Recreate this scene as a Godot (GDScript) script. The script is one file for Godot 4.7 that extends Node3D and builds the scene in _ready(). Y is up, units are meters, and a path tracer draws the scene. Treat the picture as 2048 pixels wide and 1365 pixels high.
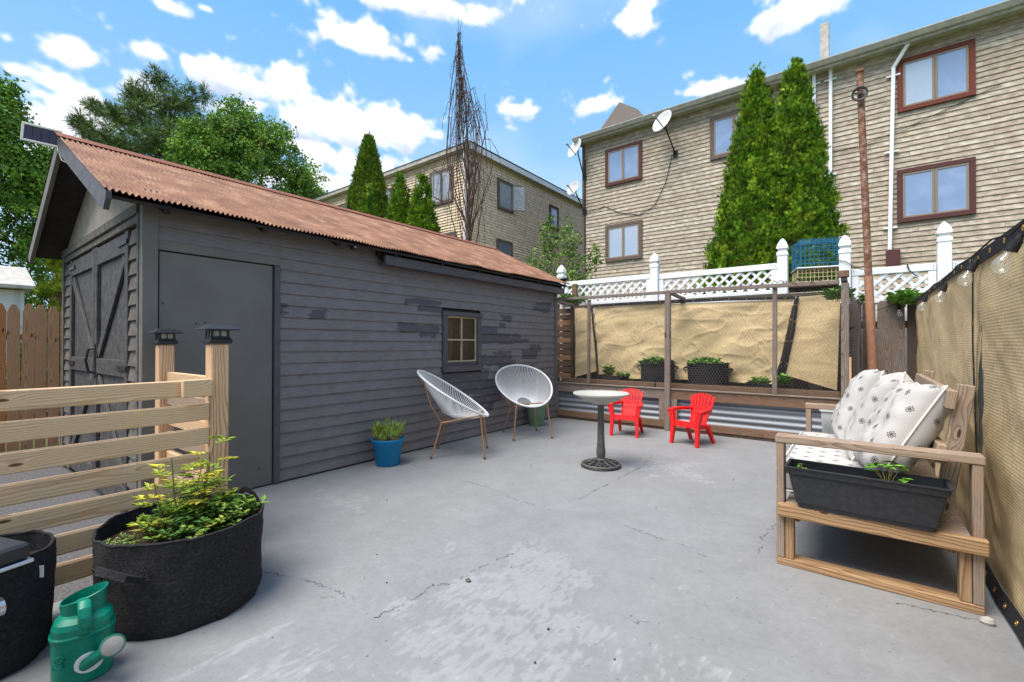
extends Node3D
# A painted concrete back patio beside a dark clapboard shed, with a fenced planting bed, neighbours' houses and trees behind.

var rng := RandomNumberGenerator.new()
var used := {}
var mesh_cache := {}
var M := {}

# ------------------------------------------------------------------ naming and placing
func numbered(parent: Node, called: String) -> String:
	var key := str(parent.get_instance_id()) + called
	var n: int = used.get(key, 0)
	used[key] = n + 1
	return called if n == 0 else "%s_%03d" % [called, n]

func put(node: Node3D, called: String, parent: Node = self) -> Node3D:
	node.name = numbered(parent, called)
	parent.add_child(node, true)
	return node

func tag(o: Node, label: String, category: String, group := "", kind := "") -> Node:
	if label: o.set_meta("label", label)
	if category: o.set_meta("category", category)
	if group: o.set_meta("group", group)
	if kind: o.set_meta("kind", kind)
	return o

func thing(called: String, label: String, category: String, at := Vector3.ZERO, turn := 0.0, group := "") -> Node3D:
	var o := Node3D.new()
	put(o, called)
	o.position = at
	o.rotation.y = turn
	tag(o, label, category, group)
	return o

func part(called: String, mesh: Mesh, mat: Material, parent: Node = self, xf := Transform3D.IDENTITY) -> MeshInstance3D:
	var o := MeshInstance3D.new()
	o.mesh = mesh
	o.material_override = mat
	o.transform = xf
	put(o, called, parent)
	return o

func struct(called: String, mesh: Mesh, mat: Material, xf := Transform3D.IDENTITY) -> MeshInstance3D:
	var o := part(called, mesh, mat, self, xf)
	o.set_meta("kind", "structure")
	return o

# ------------------------------------------------------------------ mesh helpers
func begin() -> SurfaceTool:
	var st := SurfaceTool.new()
	st.begin(Mesh.PRIMITIVE_TRIANGLES)
	return st

func done(st: SurfaceTool) -> ArrayMesh:
	return st.commit()

func tri(st: SurfaceTool, a: Vector3, b: Vector3, c: Vector3, n: Vector3, ua := Vector2.ZERO, ub := Vector2.ZERO, uc := Vector2.ZERO) -> void:
	st.set_normal(n)
	if (c - a).cross(b - a).dot(n) < 0.0:
		st.set_uv(ua); st.add_vertex(a); st.set_uv(uc); st.add_vertex(c); st.set_uv(ub); st.add_vertex(b)
	else:
		st.set_uv(ua); st.add_vertex(a); st.set_uv(ub); st.add_vertex(b); st.set_uv(uc); st.add_vertex(c)

func quad(st: SurfaceTool, a: Vector3, b: Vector3, c: Vector3, d: Vector3, hint: Vector3, uvs = null) -> void:
	var n := (b - a).cross(c - a)
	if n.length_squared() < 1e-16: n = (c - a).cross(d - a)
	n = n.normalized()
	if n.dot(hint) < 0.0: n = -n
	var u: Array = uvs if uvs != null else [Vector2.ZERO, Vector2(1, 0), Vector2(1, 1), Vector2(0, 1)]
	tri(st, a, b, c, n, u[0], u[1], u[2])
	tri(st, a, c, d, n, u[0], u[2], u[3])

# chamfered box; uv.x runs along the longest side in metres, uv.y across it
func add_cbox(st: SurfaceTool, size: Vector3, bv := 0.003, xf := Transform3D.IDENTITY, uvo := Vector2.ZERO, long_axis := -1) -> void:
	var h := size * 0.5
	var b: float = min(bv, min(h.x, min(h.y, h.z)) * 0.45)
	var la := long_axis
	if la < 0:
		la = 0
		if size.y > size[la]: la = 1
		if size.z > size[la]: la = 2
	for ax in 3:
		var o1 := (ax + 1) % 3
		var o2 := (ax + 2) % 3
		for sg in [-1.0, 1.0]:
			var c: Array[Vector3] = []
			var uv: Array[Vector2] = []
			for k in [[-1, -1], [1, -1], [1, 1], [-1, 1]]:
				var p := Vector3.ZERO
				p[ax] = sg * h[ax]
				p[o1] = k[0] * (h[o1] - b)
				p[o2] = k[1] * (h[o2] - b)
				c.append(p)
				uv.append(box_uv(p, ax, la, uvo, h))
			var nn := Vector3.ZERO
			nn[ax] = sg
			quad(st, xf * c[0], xf * c[1], xf * c[2], xf * c[3], xf.basis * nn, uv)
		# edges parallel to ax
		for s1 in [-1.0, 1.0]:
			for s2 in [-1.0, 1.0]:
				var p1 := Vector3.ZERO
				var p2 := Vector3.ZERO
				p1[o1] = s1 * h[o1]; p1[o2] = s2 * (h[o2] - b)
				p2[o1] = s1 * (h[o1] - b); p2[o2] = s2 * h[o2]
				var e := Vector3.ZERO
				e[ax] = h[ax] - b
				var hn := Vector3.ZERO
				hn[o1] = s1; hn[o2] = s2
				var q := [p1 - e, p1 + e, p2 + e, p2 - e]
				var uv2: Array[Vector2] = []
				for p in q: uv2.append(box_uv(p, o1, la, uvo, h))
				quad(st, xf * q[0], xf * q[1], xf * q[2], xf * q[3], xf.basis * hn, uv2)
	for sx in [-1.0, 1.0]:
		for sy in [-1.0, 1.0]:
			for sz in [-1.0, 1.0]:
				var a := Vector3(sx * h.x, sy * (h.y - b), sz * (h.z - b))
				var bb := Vector3(sx * (h.x - b), sy * h.y, sz * (h.z - b))
				var cc := Vector3(sx * (h.x - b), sy * (h.y - b), sz * h.z)
				var u0 := box_uv(a, 0, la, uvo, h)
				tri(st, xf * a, xf * bb, xf * cc, (xf.basis * Vector3(sx, sy, sz)).normalized(), u0, u0, u0)

func box_uv(p: Vector3, ax: int, la: int, uvo: Vector2, h: Vector3) -> Vector2:
	if ax == la:
		var a := (la + 1) % 3
		var b := (la + 2) % 3
		return Vector2(p[a] * 0.15 + h[la], p[b] + h[b]) + uvo
	var o := 3 - ax - la
	return Vector2(p[la] + h[la], p[o] + h[o]) + uvo

func cbox(size: Vector3, bv := 0.003, variant := 0) -> ArrayMesh:
	var key := "%s_%s_%d" % [size.snapped(Vector3.ONE * 0.001), bv, variant]
	if mesh_cache.has(key): return mesh_cache[key]
	var st := begin()
	var lon: float = max(size.x, max(size.y, size.z))
	var r := RandomNumberGenerator.new()
	r.seed = 77 + variant * 131 + int(lon * 1000.0)
	add_cbox(st, size, bv, Transform3D.IDENTITY, Vector2(r.randf() * max(0.0, 2.4 - lon), r.randf() * 0.2))
	var m := done(st)
	mesh_cache[key] = m
	return m

# a straight board from a to b: width w is across (side), thickness t along the face normal
func beam_xf(a: Vector3, b: Vector3, face: Vector3) -> Transform3D:
	var x := (b - a).normalized()
	var z := (face - x * face.dot(x)).normalized()
	var y := z.cross(x)
	return Transform3D(Basis(x, y, z), (a + b) * 0.5)

func board(parent: Node, called: String, a: Vector3, b: Vector3, w: float, t: float, face: Vector3, mat: Material, bv := 0.003, variant := -1) -> MeshInstance3D:
	var v := variant if variant >= 0 else rng.randi_range(0, 9)
	return part(called, cbox(Vector3(a.distance_to(b), w, t), bv, v), mat, parent, beam_xf(a, b, face))

func block(parent: Node, called: String, lo: Vector3, hi: Vector3, mat: Material, bv := 0.003, variant := -1) -> MeshInstance3D:
	var v := variant if variant >= 0 else rng.randi_range(0, 9)
	return part(called, cbox((hi - lo).abs(), bv, v), mat, parent, Transform3D(Basis.IDENTITY, (lo + hi) * 0.5))

func add_tube(st: SurfaceTool, pts: PackedVector3Array, r0: float, r1 := -1.0, sides := 6, caps := true) -> void:
	var n := pts.size()
	if r1 < 0.0: r1 = r0
	var t0 := (pts[1] - pts[0]).normalized()
	var ref := Vector3.UP if absf(t0.y) < 0.9 else Vector3.RIGHT
	var nrm := t0.cross(ref).normalized()
	var rings: Array = []
	var norms: Array = []
	var lens := PackedFloat32Array()
	var run := 0.0
	for i in n:
		var t: Vector3
		if i == 0: t = pts[1] - pts[0]
		elif i == n - 1: t = pts[n - 1] - pts[n - 2]
		else: t = pts[i + 1] - pts[i - 1]
		t = t.normalized()
		nrm = (nrm - t * nrm.dot(t)).normalized()
		var bn := t.cross(nrm)
		var r := lerpf(r0, r1, float(i) / float(n - 1))
		if i > 0: run += pts[i].distance_to(pts[i - 1])
		lens.append(run)
		var ring := PackedVector3Array()
		var nr := PackedVector3Array()
		for k in sides:
			var a := TAU * k / sides
			var d := nrm * cos(a) + bn * sin(a)
			ring.append(pts[i] + d * r)
			nr.append(d)
		rings.append(ring)
		norms.append(nr)
	for i in n - 1:
		for k in sides:
			var k2 := (k + 1) % sides
			var a: Vector3 = rings[i][k]
			var b: Vector3 = rings[i][k2]
			var c: Vector3 = rings[i + 1][k2]
			var d: Vector3 = rings[i + 1][k]
			var ua := Vector2(lens[i], float(k) / sides)
			var ub := Vector2(lens[i], float(k + 1) / sides)
			var uc := Vector2(lens[i + 1], float(k + 1) / sides)
			var ud := Vector2(lens[i + 1], float(k) / sides)
			smooth_quad(st, a, b, c, d, norms[i][k], norms[i][k2], norms[i + 1][k2], norms[i + 1][k], ua, ub, uc, ud)
	if caps:
		for e in [0, n - 1]:
			var t2: Vector3 = (pts[0] - pts[1]) if e == 0 else (pts[n - 1] - pts[n - 2])
			t2 = t2.normalized()
			for k in sides - 2:
				tri(st, rings[e][0], rings[e][k + 1], rings[e][k + 2], t2)

func smooth_quad(st: SurfaceTool, a: Vector3, b: Vector3, c: Vector3, d: Vector3, na: Vector3, nb: Vector3, nc: Vector3, nd: Vector3, ua: Vector2, ub: Vector2, uc: Vector2, ud: Vector2) -> void:
	var P := [a, b, c, d]
	var N := [na, nb, nc, nd]
	var U := [ua, ub, uc, ud]
	var fl := (c - a).cross(b - a).dot(na + nb + nc + nd) < 0.0
	if absf((c - a).cross(b - a).length_squared()) < 1e-18: fl = (d - a).cross(c - a).dot(na + nb + nc + nd) < 0.0
	var order := [0, 1, 2, 0, 2, 3]
	if fl: order = [0, 2, 1, 0, 3, 2]
	for i in order:
		st.set_normal(N[i])
		st.set_uv(U[i])
		st.add_vertex(P[i])

func tube(pts: Array, r0: float, r1 := -1.0, sides := 6) -> ArrayMesh:
	var st := begin()
	add_tube(st, PackedVector3Array(pts), r0, r1, sides)
	return done(st)

# lathe round the y axis; prof is an Array of Vector2(radius, y); wob(angle) scales the radius
func add_lathe(st: SurfaceTool, prof: Array, segs := 32, xf := Transform3D.IDENTITY, wob = null) -> void:
	var n := prof.size()
	var sn: Array[Vector2] = []
	for i in n - 1:
		var d: Vector2 = prof[i + 1] - prof[i]
		sn.append(Vector2(d.y, -d.x).normalized())
	var run := 0.0
	for i in n - 1:
		var p: Vector2 = prof[i]
		var q: Vector2 = prof[i + 1]
		var np := sn[i]
		var nq := sn[i]
		if i > 0 and sn[i - 1].dot(sn[i]) > 0.6: np = (sn[i - 1] + sn[i]).normalized()
		if i < n - 2 and sn[i + 1].dot(sn[i]) > 0.6: nq = (sn[i + 1] + sn[i]).normalized()
		var ln := p.distance_to(q)
		for k in segs:
			var a0 := TAU * k / segs
			var a1 := TAU * (k + 1) / segs
			var w0: float = wob.call(a0) if wob != null else 1.0
			var w1: float = wob.call(a1) if wob != null else 1.0
			var c0 := Vector3(cos(a0), 0, sin(a0))
			var c1 := Vector3(cos(a1), 0, sin(a1))
			var A := c0 * p.x * w0 + Vector3.UP * p.y
			var B := c1 * p.x * w1 + Vector3.UP * p.y
			var C := c1 * q.x * w1 + Vector3.UP * q.y
			var D := c0 * q.x * w0 + Vector3.UP * q.y
			var bs := xf.basis
			smooth_quad(st, xf * A, xf * B, xf * C, xf * D, bs * (c0 * np.x + Vector3.UP * np.y), bs * (c1 * np.x + Vector3.UP * np.y), bs * (c1 * nq.x + Vector3.UP * nq.y), bs * (c0 * nq.x + Vector3.UP * nq.y),
				Vector2(a0 / TAU, run), Vector2(a1 / TAU, run), Vector2(a1 / TAU, run + ln), Vector2(a0 / TAU, run + ln))
		run += ln

func lathe(prof: Array, segs := 32, wob = null) -> ArrayMesh:
	var st := begin()
	add_lathe(st, prof, segs, Transform3D.IDENTITY, wob)
	return done(st)

# a smooth grid surface; f(i/nu, j/nv) gives a point; uv in metres if su, sv are given
func add_sheet(st: SurfaceTool, nu: int, nv: int, f: Callable, su := 1.0, sv := 1.0, flip := false) -> void:
	var P := PackedVector3Array()
	P.resize((nu + 1) * (nv + 1))
	for j in nv + 1:
		for i in nu + 1:
			P[j * (nu + 1) + i] = f.call(float(i) / nu, float(j) / nv)
	var N := PackedVector3Array()
	N.resize(P.size())
	for j in nv + 1:
		for i in nu + 1:
			var a := P[j * (nu + 1) + mini(i + 1, nu)] - P[j * (nu + 1) + maxi(i - 1, 0)]
			var b := P[mini(j + 1, nv) * (nu + 1) + i] - P[maxi(j - 1, 0) * (nu + 1) + i]
			var nn := a.cross(b)
			if nn.length_squared() < 1e-14: nn = Vector3.UP
			N[j * (nu + 1) + i] = (-nn if flip else nn).normalized()
	for j in nv:
		for i in nu:
			var q := [j * (nu + 1) + i, j * (nu + 1) + i + 1, (j + 1) * (nu + 1) + i + 1, (j + 1) * (nu + 1) + i]
			smooth_quad(st, P[q[0]], P[q[1]], P[q[2]], P[q[3]], N[q[0]], N[q[1]], N[q[2]], N[q[3]],
				Vector2(float(i) / nu * su, float(j) / nv * sv), Vector2(float(i + 1) / nu * su, float(j) / nv * sv), Vector2(float(i + 1) / nu * su, float(j + 1) / nv * sv), Vector2(float(i) / nu * su, float(j + 1) / nv * sv))

# extrude a flat outline (x,y) along z between z0 and z1
func add_prism(st: SurfaceTool, poly: PackedVector2Array, z0: float, z1: float, xf := Transform3D.IDENTITY) -> void:
	var idx := Geometry2D.triangulate_polygon(poly)
	for i in range(0, idx.size(), 3):
		for z in [z0, z1]:
			var nn := Vector3(0, 0, 1 if z == max(z0, z1) else -1)
			var a := poly[idx[i]]; var b := poly[idx[i + 1]]; var c := poly[idx[i + 2]]
			tri(st, xf * Vector3(a.x, a.y, z), xf * Vector3(b.x, b.y, z), xf * Vector3(c.x, c.y, z), xf.basis * nn, a, b, c)
	var area := 0.0
	for i in poly.size():
		var p := poly[i]; var q := poly[(i + 1) % poly.size()]
		area += p.x * q.y - q.x * p.y
	for i in poly.size():
		var p := poly[i]
		var q := poly[(i + 1) % poly.size()]
		var d := q - p
		var hn := Vector3(d.y, -d.x, 0) * (1.0 if area > 0 else -1.0)
		quad(st, xf * Vector3(p.x, p.y, z0), xf * Vector3(q.x, q.y, z0), xf * Vector3(q.x, q.y, z1), xf * Vector3(p.x, p.y, z1), xf.basis * hn, [Vector2(p.x, p.y), Vector2(q.x, q.y), Vector2(q.x + 0.02, q.y), Vector2(p.x + 0.02, p.y)])

func prism(poly: Array, z0: float, z1: float) -> ArrayMesh:
	var st := begin()
	add_prism(st, PackedVector2Array(poly), z0, z1)
	return done(st)

func mm(called: String, mesh: Mesh, mat: Material, xfs: Array, cols: Array, parent: Node) -> MultiMeshInstance3D:
	var m := MultiMesh.new()
	m.transform_format = MultiMesh.TRANSFORM_3D
	m.use_colors = true
	m.mesh = mesh
	m.instance_count = xfs.size()
	for i in xfs.size():
		m.set_instance_transform(i, xfs[i])
		m.set_instance_color(i, cols[i])
	var o := MultiMeshInstance3D.new()
	o.multimesh = m
	o.material_override = mat
	put(o, called, parent)
	o.set_meta("kind", "stuff")
	return o

# ------------------------------------------------------------------ textures and materials
func nz(seed_: int, freq: float, octaves := 4, type := FastNoiseLite.TYPE_SIMPLEX_SMOOTH) -> FastNoiseLite:
	var n := FastNoiseLite.new()
	n.noise_type = type
	n.seed = seed_
	n.frequency = freq
	n.fractal_octaves = octaves
	return n

func nbytes(w: int, h: int, seed_: int, freq: float, octaves := 4) -> PackedByteArray:
	var im := nz(seed_, freq, octaves).get_image(w, h, false, false, false)
	im.convert(Image.FORMAT_L8)
	return im.get_data()

func stretched(w: int, h: int, sw: int, sh: int, seed_: int, freq: float, octaves := 3) -> PackedByteArray:
	var im := nz(seed_, freq, octaves).get_image(sw, sh, false, false, false)
	im.convert(Image.FORMAT_L8)
	im.resize(w, h, Image.INTERPOLATE_CUBIC)
	return im.get_data()

func tex_rgb(w: int, h: int, data: PackedByteArray) -> ImageTexture:
	var im := Image.create_from_data(w, h, false, Image.FORMAT_RGB8, data)
	im.generate_mipmaps()
	return ImageTexture.create_from_image(im)

func tex_normal(w: int, h: int, bytes: PackedByteArray, strength: float) -> ImageTexture:
	var im := Image.create_from_data(w, h, false, Image.FORMAT_L8, bytes)
	im.convert(Image.FORMAT_RGBA8)
	im.bump_map_to_normal_map(strength)
	return ImageTexture.create_from_image(im)

func mat(c: Color, rough := 0.8, metal := 0.0) -> StandardMaterial3D:
	var m := StandardMaterial3D.new()
	m.albedo_color = c
	m.roughness = rough
	m.metallic = metal
	m.metallic_specular = 0.4
	return m

func rgb(r: int, g: int, b: int) -> Color:
	return Color(r / 255.0, g / 255.0, b / 255.0)

func mat_tex(t: Texture2D, rough: float, sx: float, sy: float, nt: Texture2D = null, ns := 1.0) -> StandardMaterial3D:
	var m := mat(Color.WHITE, rough)
	m.albedo_texture = t
	m.uv1_scale = Vector3(sx, sy, 1)
	if nt:
		m.normal_enabled = true
		m.normal_texture = nt
		m.normal_scale = ns
	return m

# mottled noise with a two or three colour ramp, world-mapped, so no coordinates are needed
func mat_noise(cols: Array, stops: Array, freq: float, scale: float, rough := 0.85, bump := 0.0, seed_ := 1, oct := 5, world := true) -> StandardMaterial3D:
	var g := Gradient.new()
	g.colors = PackedColorArray(cols)
	g.offsets = PackedFloat32Array(stops)
	var t := NoiseTexture2D.new()
	t.width = 512; t.height = 512
	t.seamless = true
	t.noise = nz(seed_, freq, oct)
	t.color_ramp = g
	var m := mat(Color.WHITE, rough)
	m.albedo_texture = t
	m.uv1_triplanar = true
	m.uv1_world_triplanar = world
	m.uv1_scale = Vector3.ONE * scale
	if bump > 0.0:
		var b := NoiseTexture2D.new()
		b.width = 512; b.height = 512
		b.seamless = true
		b.as_normal_map = true
		b.bump_strength = 8.0
		b.noise = nz(seed_ + 5, freq * 2.0, 5)
		m.normal_enabled = true
		m.normal_texture = b
		m.normal_scale = bump
	return m

# plain-sawn wood: 2.4 m of length by 0.3 m of width on one texture
func wood(seed_: int, early: Color, late: Color, rings: float, grey: Color, grey_amount: float, knots: int, streak: float, rough := 0.8) -> StandardMaterial3D:
	var w := 1024
	var h := 192
	var slow := stretched(w, h, 64, 24, seed_, 0.06, 3)
	var fine := stretched(w, h, 40, h, seed_ + 1, 0.35, 3)
	var blot := nbytes(w, h, seed_ + 2, 0.012, 4)
	var grit := nbytes(w, h, seed_ + 3, 0.3, 2)
	var r := RandomNumberGenerator.new()
	r.seed = seed_
	var ks: Array = []
	for k in knots: ks.append(Vector3(r.randf() * w, r.randf() * h, 4.0 + r.randf() * 5.0))
	var data := PackedByteArray()
	data.resize(w * h * 3)
	var bump := PackedByteArray()
	bump.resize(w * h)
	for y in h:
		var ty := (float(y) / h - 0.5) * 2.0
		for x in w:
			var i := y * w + x
			var s := float(slow[i]) / 255.0 - 0.5
			var bt := (float(blot[i]) / 255.0 - 0.5)
			var dep := 0.22 + 0.32 * absf(fposmod(float(x) / w * 1.3 + 0.3, 1.0) - 0.5) + s * 0.16
			var cx := ty + s * 0.14
			var rr := sqrt(cx * cx + dep * dep) * rings + bt * 0.35
			var kd := 0.0
			for k in ks:
				var dx: float = (x - k.x) * 0.45
				var dy: float = y - k.y
				var d2: float = dx * dx + dy * dy
				if d2 < 3600.0:
					var e: float = exp(-d2 / (k.z * k.z * 6.0))
					rr += e * 2.2
					if d2 < k.z * k.z: kd = max(kd, 1.0 - d2 / (k.z * k.z))
			var f := rr - floorf(rr)
			var lw := f * f * f
			if f > 0.93: lw *= (1.0 - f) / 0.07
			var fi := (float(fine[i]) / 255.0 - 0.5) * streak
			var t := clampf(lw * 0.85 + fi + (float(grit[i]) / 255.0 - 0.5) * 0.12, 0.0, 1.0)
			var c := early.lerp(late, t)
			var ga := clampf(grey_amount * (1.0 + bt * 2.0 + fi * 1.2), 0.0, 1.0)
			var gc := grey.darkened(clampf(t * 0.45 + fi * 0.5, 0.0, 0.9))
			c = c.lerp(gc, ga)
			if kd > 0.0: c = c.lerp(late.darkened(0.45), min(1.0, kd * 1.6))
			data[i * 3] = clampi(int(c.r * 255.0), 0, 255)
			data[i * 3 + 1] = clampi(int(c.g * 255.0), 0, 255)
			data[i * 3 + 2] = clampi(int(c.b * 255.0), 0, 255)
			bump[i] = clampi(int(150.0 - t * 90.0 + fi * 60.0), 0, 255)
	var m := mat_tex(tex_rgb(w, h, data), rough, 1.0 / 2.4, 1.0 / 0.3, tex_normal(w, h, bump, 2.0), 0.6)
	return m

func tinted(m: StandardMaterial3D, c: Color) -> StandardMaterial3D:
	var k := m.duplicate() as StandardMaterial3D
	k.albedo_color = c
	return k

# ------------------------------------------------------------------ sky
const CLOUDS := [[-1.298, 0.538, 0.028, 0.017, 1.0], [-1.251, 0.552, 0.014, 0.005, 0.8], [-1.428, 0.433, 0.031, 0.025, 1.0], [-1.329, 0.469, 0.023, 0.016, 0.9], [-1.497, 0.425, 0.012, 0.010, 0.9], [-1.486, 0.388, 0.013, 0.009, 0.9], [-0.974, 0.566, 0.101, 0.030, 1.1], [-0.866, 0.632, 0.140, 0.021, 0.9], [-0.753, 0.624, 0.045, 0.018, 0.8], [-1.163, 0.539, 0.023, 0.014, 0.6], [-1.187, 0.463, 0.112, 0.034, 1.0], [-1.101, 0.482, 0.050, 0.031, 0.8], [-1.422, 0.354, 0.053, 0.038, 1.0], [-1.450, 0.328, 0.045, 0.034, 0.8], [-0.978, 0.423, 0.157, 0.047, 1.2], [-0.998, 0.358, 0.114, 0.036, 1.0], [-1.055, 0.314, 0.112, 0.036, 0.9], [-0.642, 0.480, 0.045, 0.022, 1.0], [-0.560, 0.481, 0.024, 0.014, 0.6], [-0.457, 0.479, 0.052, 0.023, 1.0], [-0.389, 0.605, 0.047, 0.032, 1.0], [-0.095, 0.550, 0.062, 0.027, 1.0], [-0.242, 0.478, 0.048, 0.016, 0.9], [-1.329, 0.400, 0.054, 0.029, 0.7], [-0.876, 0.551, 0.014, 0.009, 0.7], [-1.470, 0.287, 0.032, 0.028, 0.7]]

func make_sky() -> ImageTexture:
	var w := 2048
	var h := 1024
	var half := 540
	var dens := PackedFloat32Array()
	dens.resize(w * half)
	var under := PackedFloat32Array()
	under.resize(w * half)
	var r := RandomNumberGenerator.new()
	r.seed = 5
	var blobs := CLOUDS.duplicate()
	var k := 0
	while k < 230:
		var az := r.randf_range(-PI, PI)
		var el := r.randf_range(0.05, 1.35)
		var big := r.randf_range(0.03, 0.15)
		var fl := r.randf_range(0.3, 0.5)
		k += 1
		if az > -1.75 and az < 0.45 and el < 0.95: continue
		blobs.append([az, el, big, big * fl, r.randf_range(0.8, 1.15)])
	for b in blobs:
		var ce: float = cos(b[1])
		var reach := 2.3
		var wx := int(b[2] * reach / max(ce, 0.15) / TAU * w) + 1
		var hy := int(b[3] * reach / PI * h) + 1
		var cx := int(b[0] / TAU * w)
		var cy := int((0.5 - b[1] / PI) * h)
		for y in range(maxi(0, cy - hy), mini(half, cy + hy + 1)):
			var de: float = ((0.5 - (y + 0.5) / h) * PI - b[1]) / b[3]
			var dd := de * de * (1.9 if de < 0.0 else 1.0)
			for x in range(cx - wx, cx + wx + 1):
				var da: float = ((float(x) + 0.5) / w - b[0] / TAU) * TAU * ce / b[2]
				var g: float = b[4] * exp(-(da * da + dd) * 0.95)
				var i := y * w + posmod(x, w)
				if g > dens[i]:
					dens[i] = g
					under[i] = -de * minf(1.0, b[2] / 0.11)
	var n1 := nz(11, 12.0, 6)
	n1.fractal_gain = 0.58
	var n2 := nz(12, 2.2, 4)
	var data := PackedFloat32Array()
	data.resize(w * h * 3)
	var white := Color(0.84, 0.84, 0.85)
	var shade := rgb(158, 174, 198).srgb_to_linear()
	var wisp := rgb(222, 226, 232).srgb_to_linear()
	for y in h:
		var el := (0.5 - (y + 0.5) / h) * PI
		var t := clampf(el / 1.0, 0.0, 1.0)
		var base: Color
		if el >= -0.02:
			var a := pow(t, 0.7)
			base = rgb(190, 210, 224).lerp(rgb(70, 138, 204), a)
		else:
			base = rgb(120, 122, 118)
		base = base.srgb_to_linear()
		var ce := cos(el)
		var se := sin(el)
		for x in w:
			var c := base
			if y < half and el > -0.02:
				var i := y * w + x
				var dn := dens[i]
				var az := (x + 0.5) / w * TAU
				var d := Vector3(sin(az) * ce, se * 1.5, -cos(az) * ce)
				var wsp := n2.get_noise_3dv(d)
				if wsp > 0.0: c = c.lerp(wisp, minf(0.22, wsp * 0.40))
				if dn > 0.004:
					var f := n1.get_noise_3dv(d)
					var m := clampf((dn * 1.05 + f * 1.05 - 0.31) / 0.45, 0.0, 1.0)
					m = m * m * (3.0 - 2.0 * m) * minf(1.0, dn * 30.0)
					var grey := clampf(under[i] * 0.7 + f * 0.8 + 0.08, 0.0, 0.85)
					c = c.lerp(white.lerp(shade, grey), m * 0.97)
			var o := (y * w + x) * 3
			data[o] = c.r
			data[o + 1] = c.g
			data[o + 2] = c.b
	var im := Image.create_from_data(w, h, false, Image.FORMAT_RGBF, data.to_byte_array())
	return ImageTexture.create_from_image(im)

# ------------------------------------------------------------------ the painted concrete: x -4.4 .. 1.2, z -7.4 .. 1.2
const FX0 := -4.4
const FZ0 := -7.6
const FSX := 5.8
const FSZ := 8.8
const WORN := [[-1.34, -1.98, 0.34, 0.16, 0.9, 1.0], [-1.17, -2.05, 0.10, 0.10, 0.4, 0.9], [-1.52, -1.66, 0.13, 0.20, 0.35, 0.8], [-1.25, -1.62, 0.30, 0.20, 0.8, 0.75], [-1.08, -1.42, 0.20, 0.42, 0.4, 0.72], [-1.32, -1.42, 0.14, 0.30, 0.5, 0.7], [-1.48, -4.55, 0.09, 0.34, 0.6, 0.85], [-1.34, -4.38, 0.40, 0.12, 0.6, 0.62], [-1.62, -4.12, 0.22, 0.07, 0.6, 0.5], [-1.66, -1.36, 0.10, 0.07, 0.4, 0.75], [-1.58, -2.19, 0.08, 0.10, 0.6, 0.8], [-1.96, -0.78, 0.025, 0.22, 0.0, 1.0], [-0.70, -2.29, 0.03, 0.04, 0.0, 1.0], [-0.90, -1.80, 0.06, 0.05, 0.3, 0.6], [-1.94, -1.93, 0.03, 0.07, -0.6, 0.9], [-1.62, -0.85, 0.20, 0.16, 0.2, 0.55], [-0.5, -1.5, 0.3, 0.3, 0.2, 0.40], [-2.9, -4.3, 0.05, 0.03, 0.0, 0.9], [-3.2, -2.0, 0.4, 0.15, 0.1, 0.42]]

func crack_lines() -> Array:
	return [
		[Vector2(-3.802, -3.035), Vector2(-3.507, -2.998), Vector2(-3.308, -3.028)],
		[Vector2(-2.789, -2.933), Vector2(-2.497, -2.919), Vector2(-2.137, -2.818), Vector2(-1.954, -2.810), Vector2(-1.804, -2.799)],
		[Vector2(-2.526, -1.102), Vector2(-2.383, -1.160), Vector2(-2.255, -1.206), Vector2(-2.086, -1.239), Vector2(-1.908, -1.257)],
		[Vector2(-1.702, -1.228), Vector2(-1.695, -1.310), Vector2(-1.685, -1.442), Vector2(-1.705, -1.580), Vector2(-1.617, -1.663)],
		[Vector2(-1.636, -1.682), Vector2(-1.634, -1.823), Vector2(-1.620, -1.987), Vector2(-1.588, -2.095)],
		[Vector2(-1.410, -2.865), Vector2(-1.231, -2.857), Vector2(-0.996, -2.800), Vector2(-0.800, -2.787)],
		[Vector2(-0.461, -3.504), Vector2(-0.475, -3.355), Vector2(-0.498, -3.183), Vector2(-0.476, -3.081), Vector2(-0.470, -2.953)],
		[Vector2(-1.717, -3.755), Vector2(-1.744, -3.496), Vector2(-1.741, -3.123), Vector2(-1.856, -3.073)],
		[Vector2(-1.735, -3.792), Vector2(-1.717, -4.309), Vector2(-1.855, -5.220)],
		[Vector2(-2.126, -1.178), Vector2(-2.019, -1.186), Vector2(-1.948, -1.240)],
		[Vector2(-0.738, -2.726), Vector2(-0.698, -2.715)],
		[Vector2(-0.787, -1.881), Vector2(-0.708, -1.954), Vector2(-0.683, -1.949)],
		[Vector2(-0.746, -2.504), Vector2(-0.670, -2.526)],
		[Vector2(0.12, -2.77), Vector2(0.275, -2.796), Vector2(0.403, -2.811), Vector2(0.476, -2.801), Vector2(0.6, -2.76)]]

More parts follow.
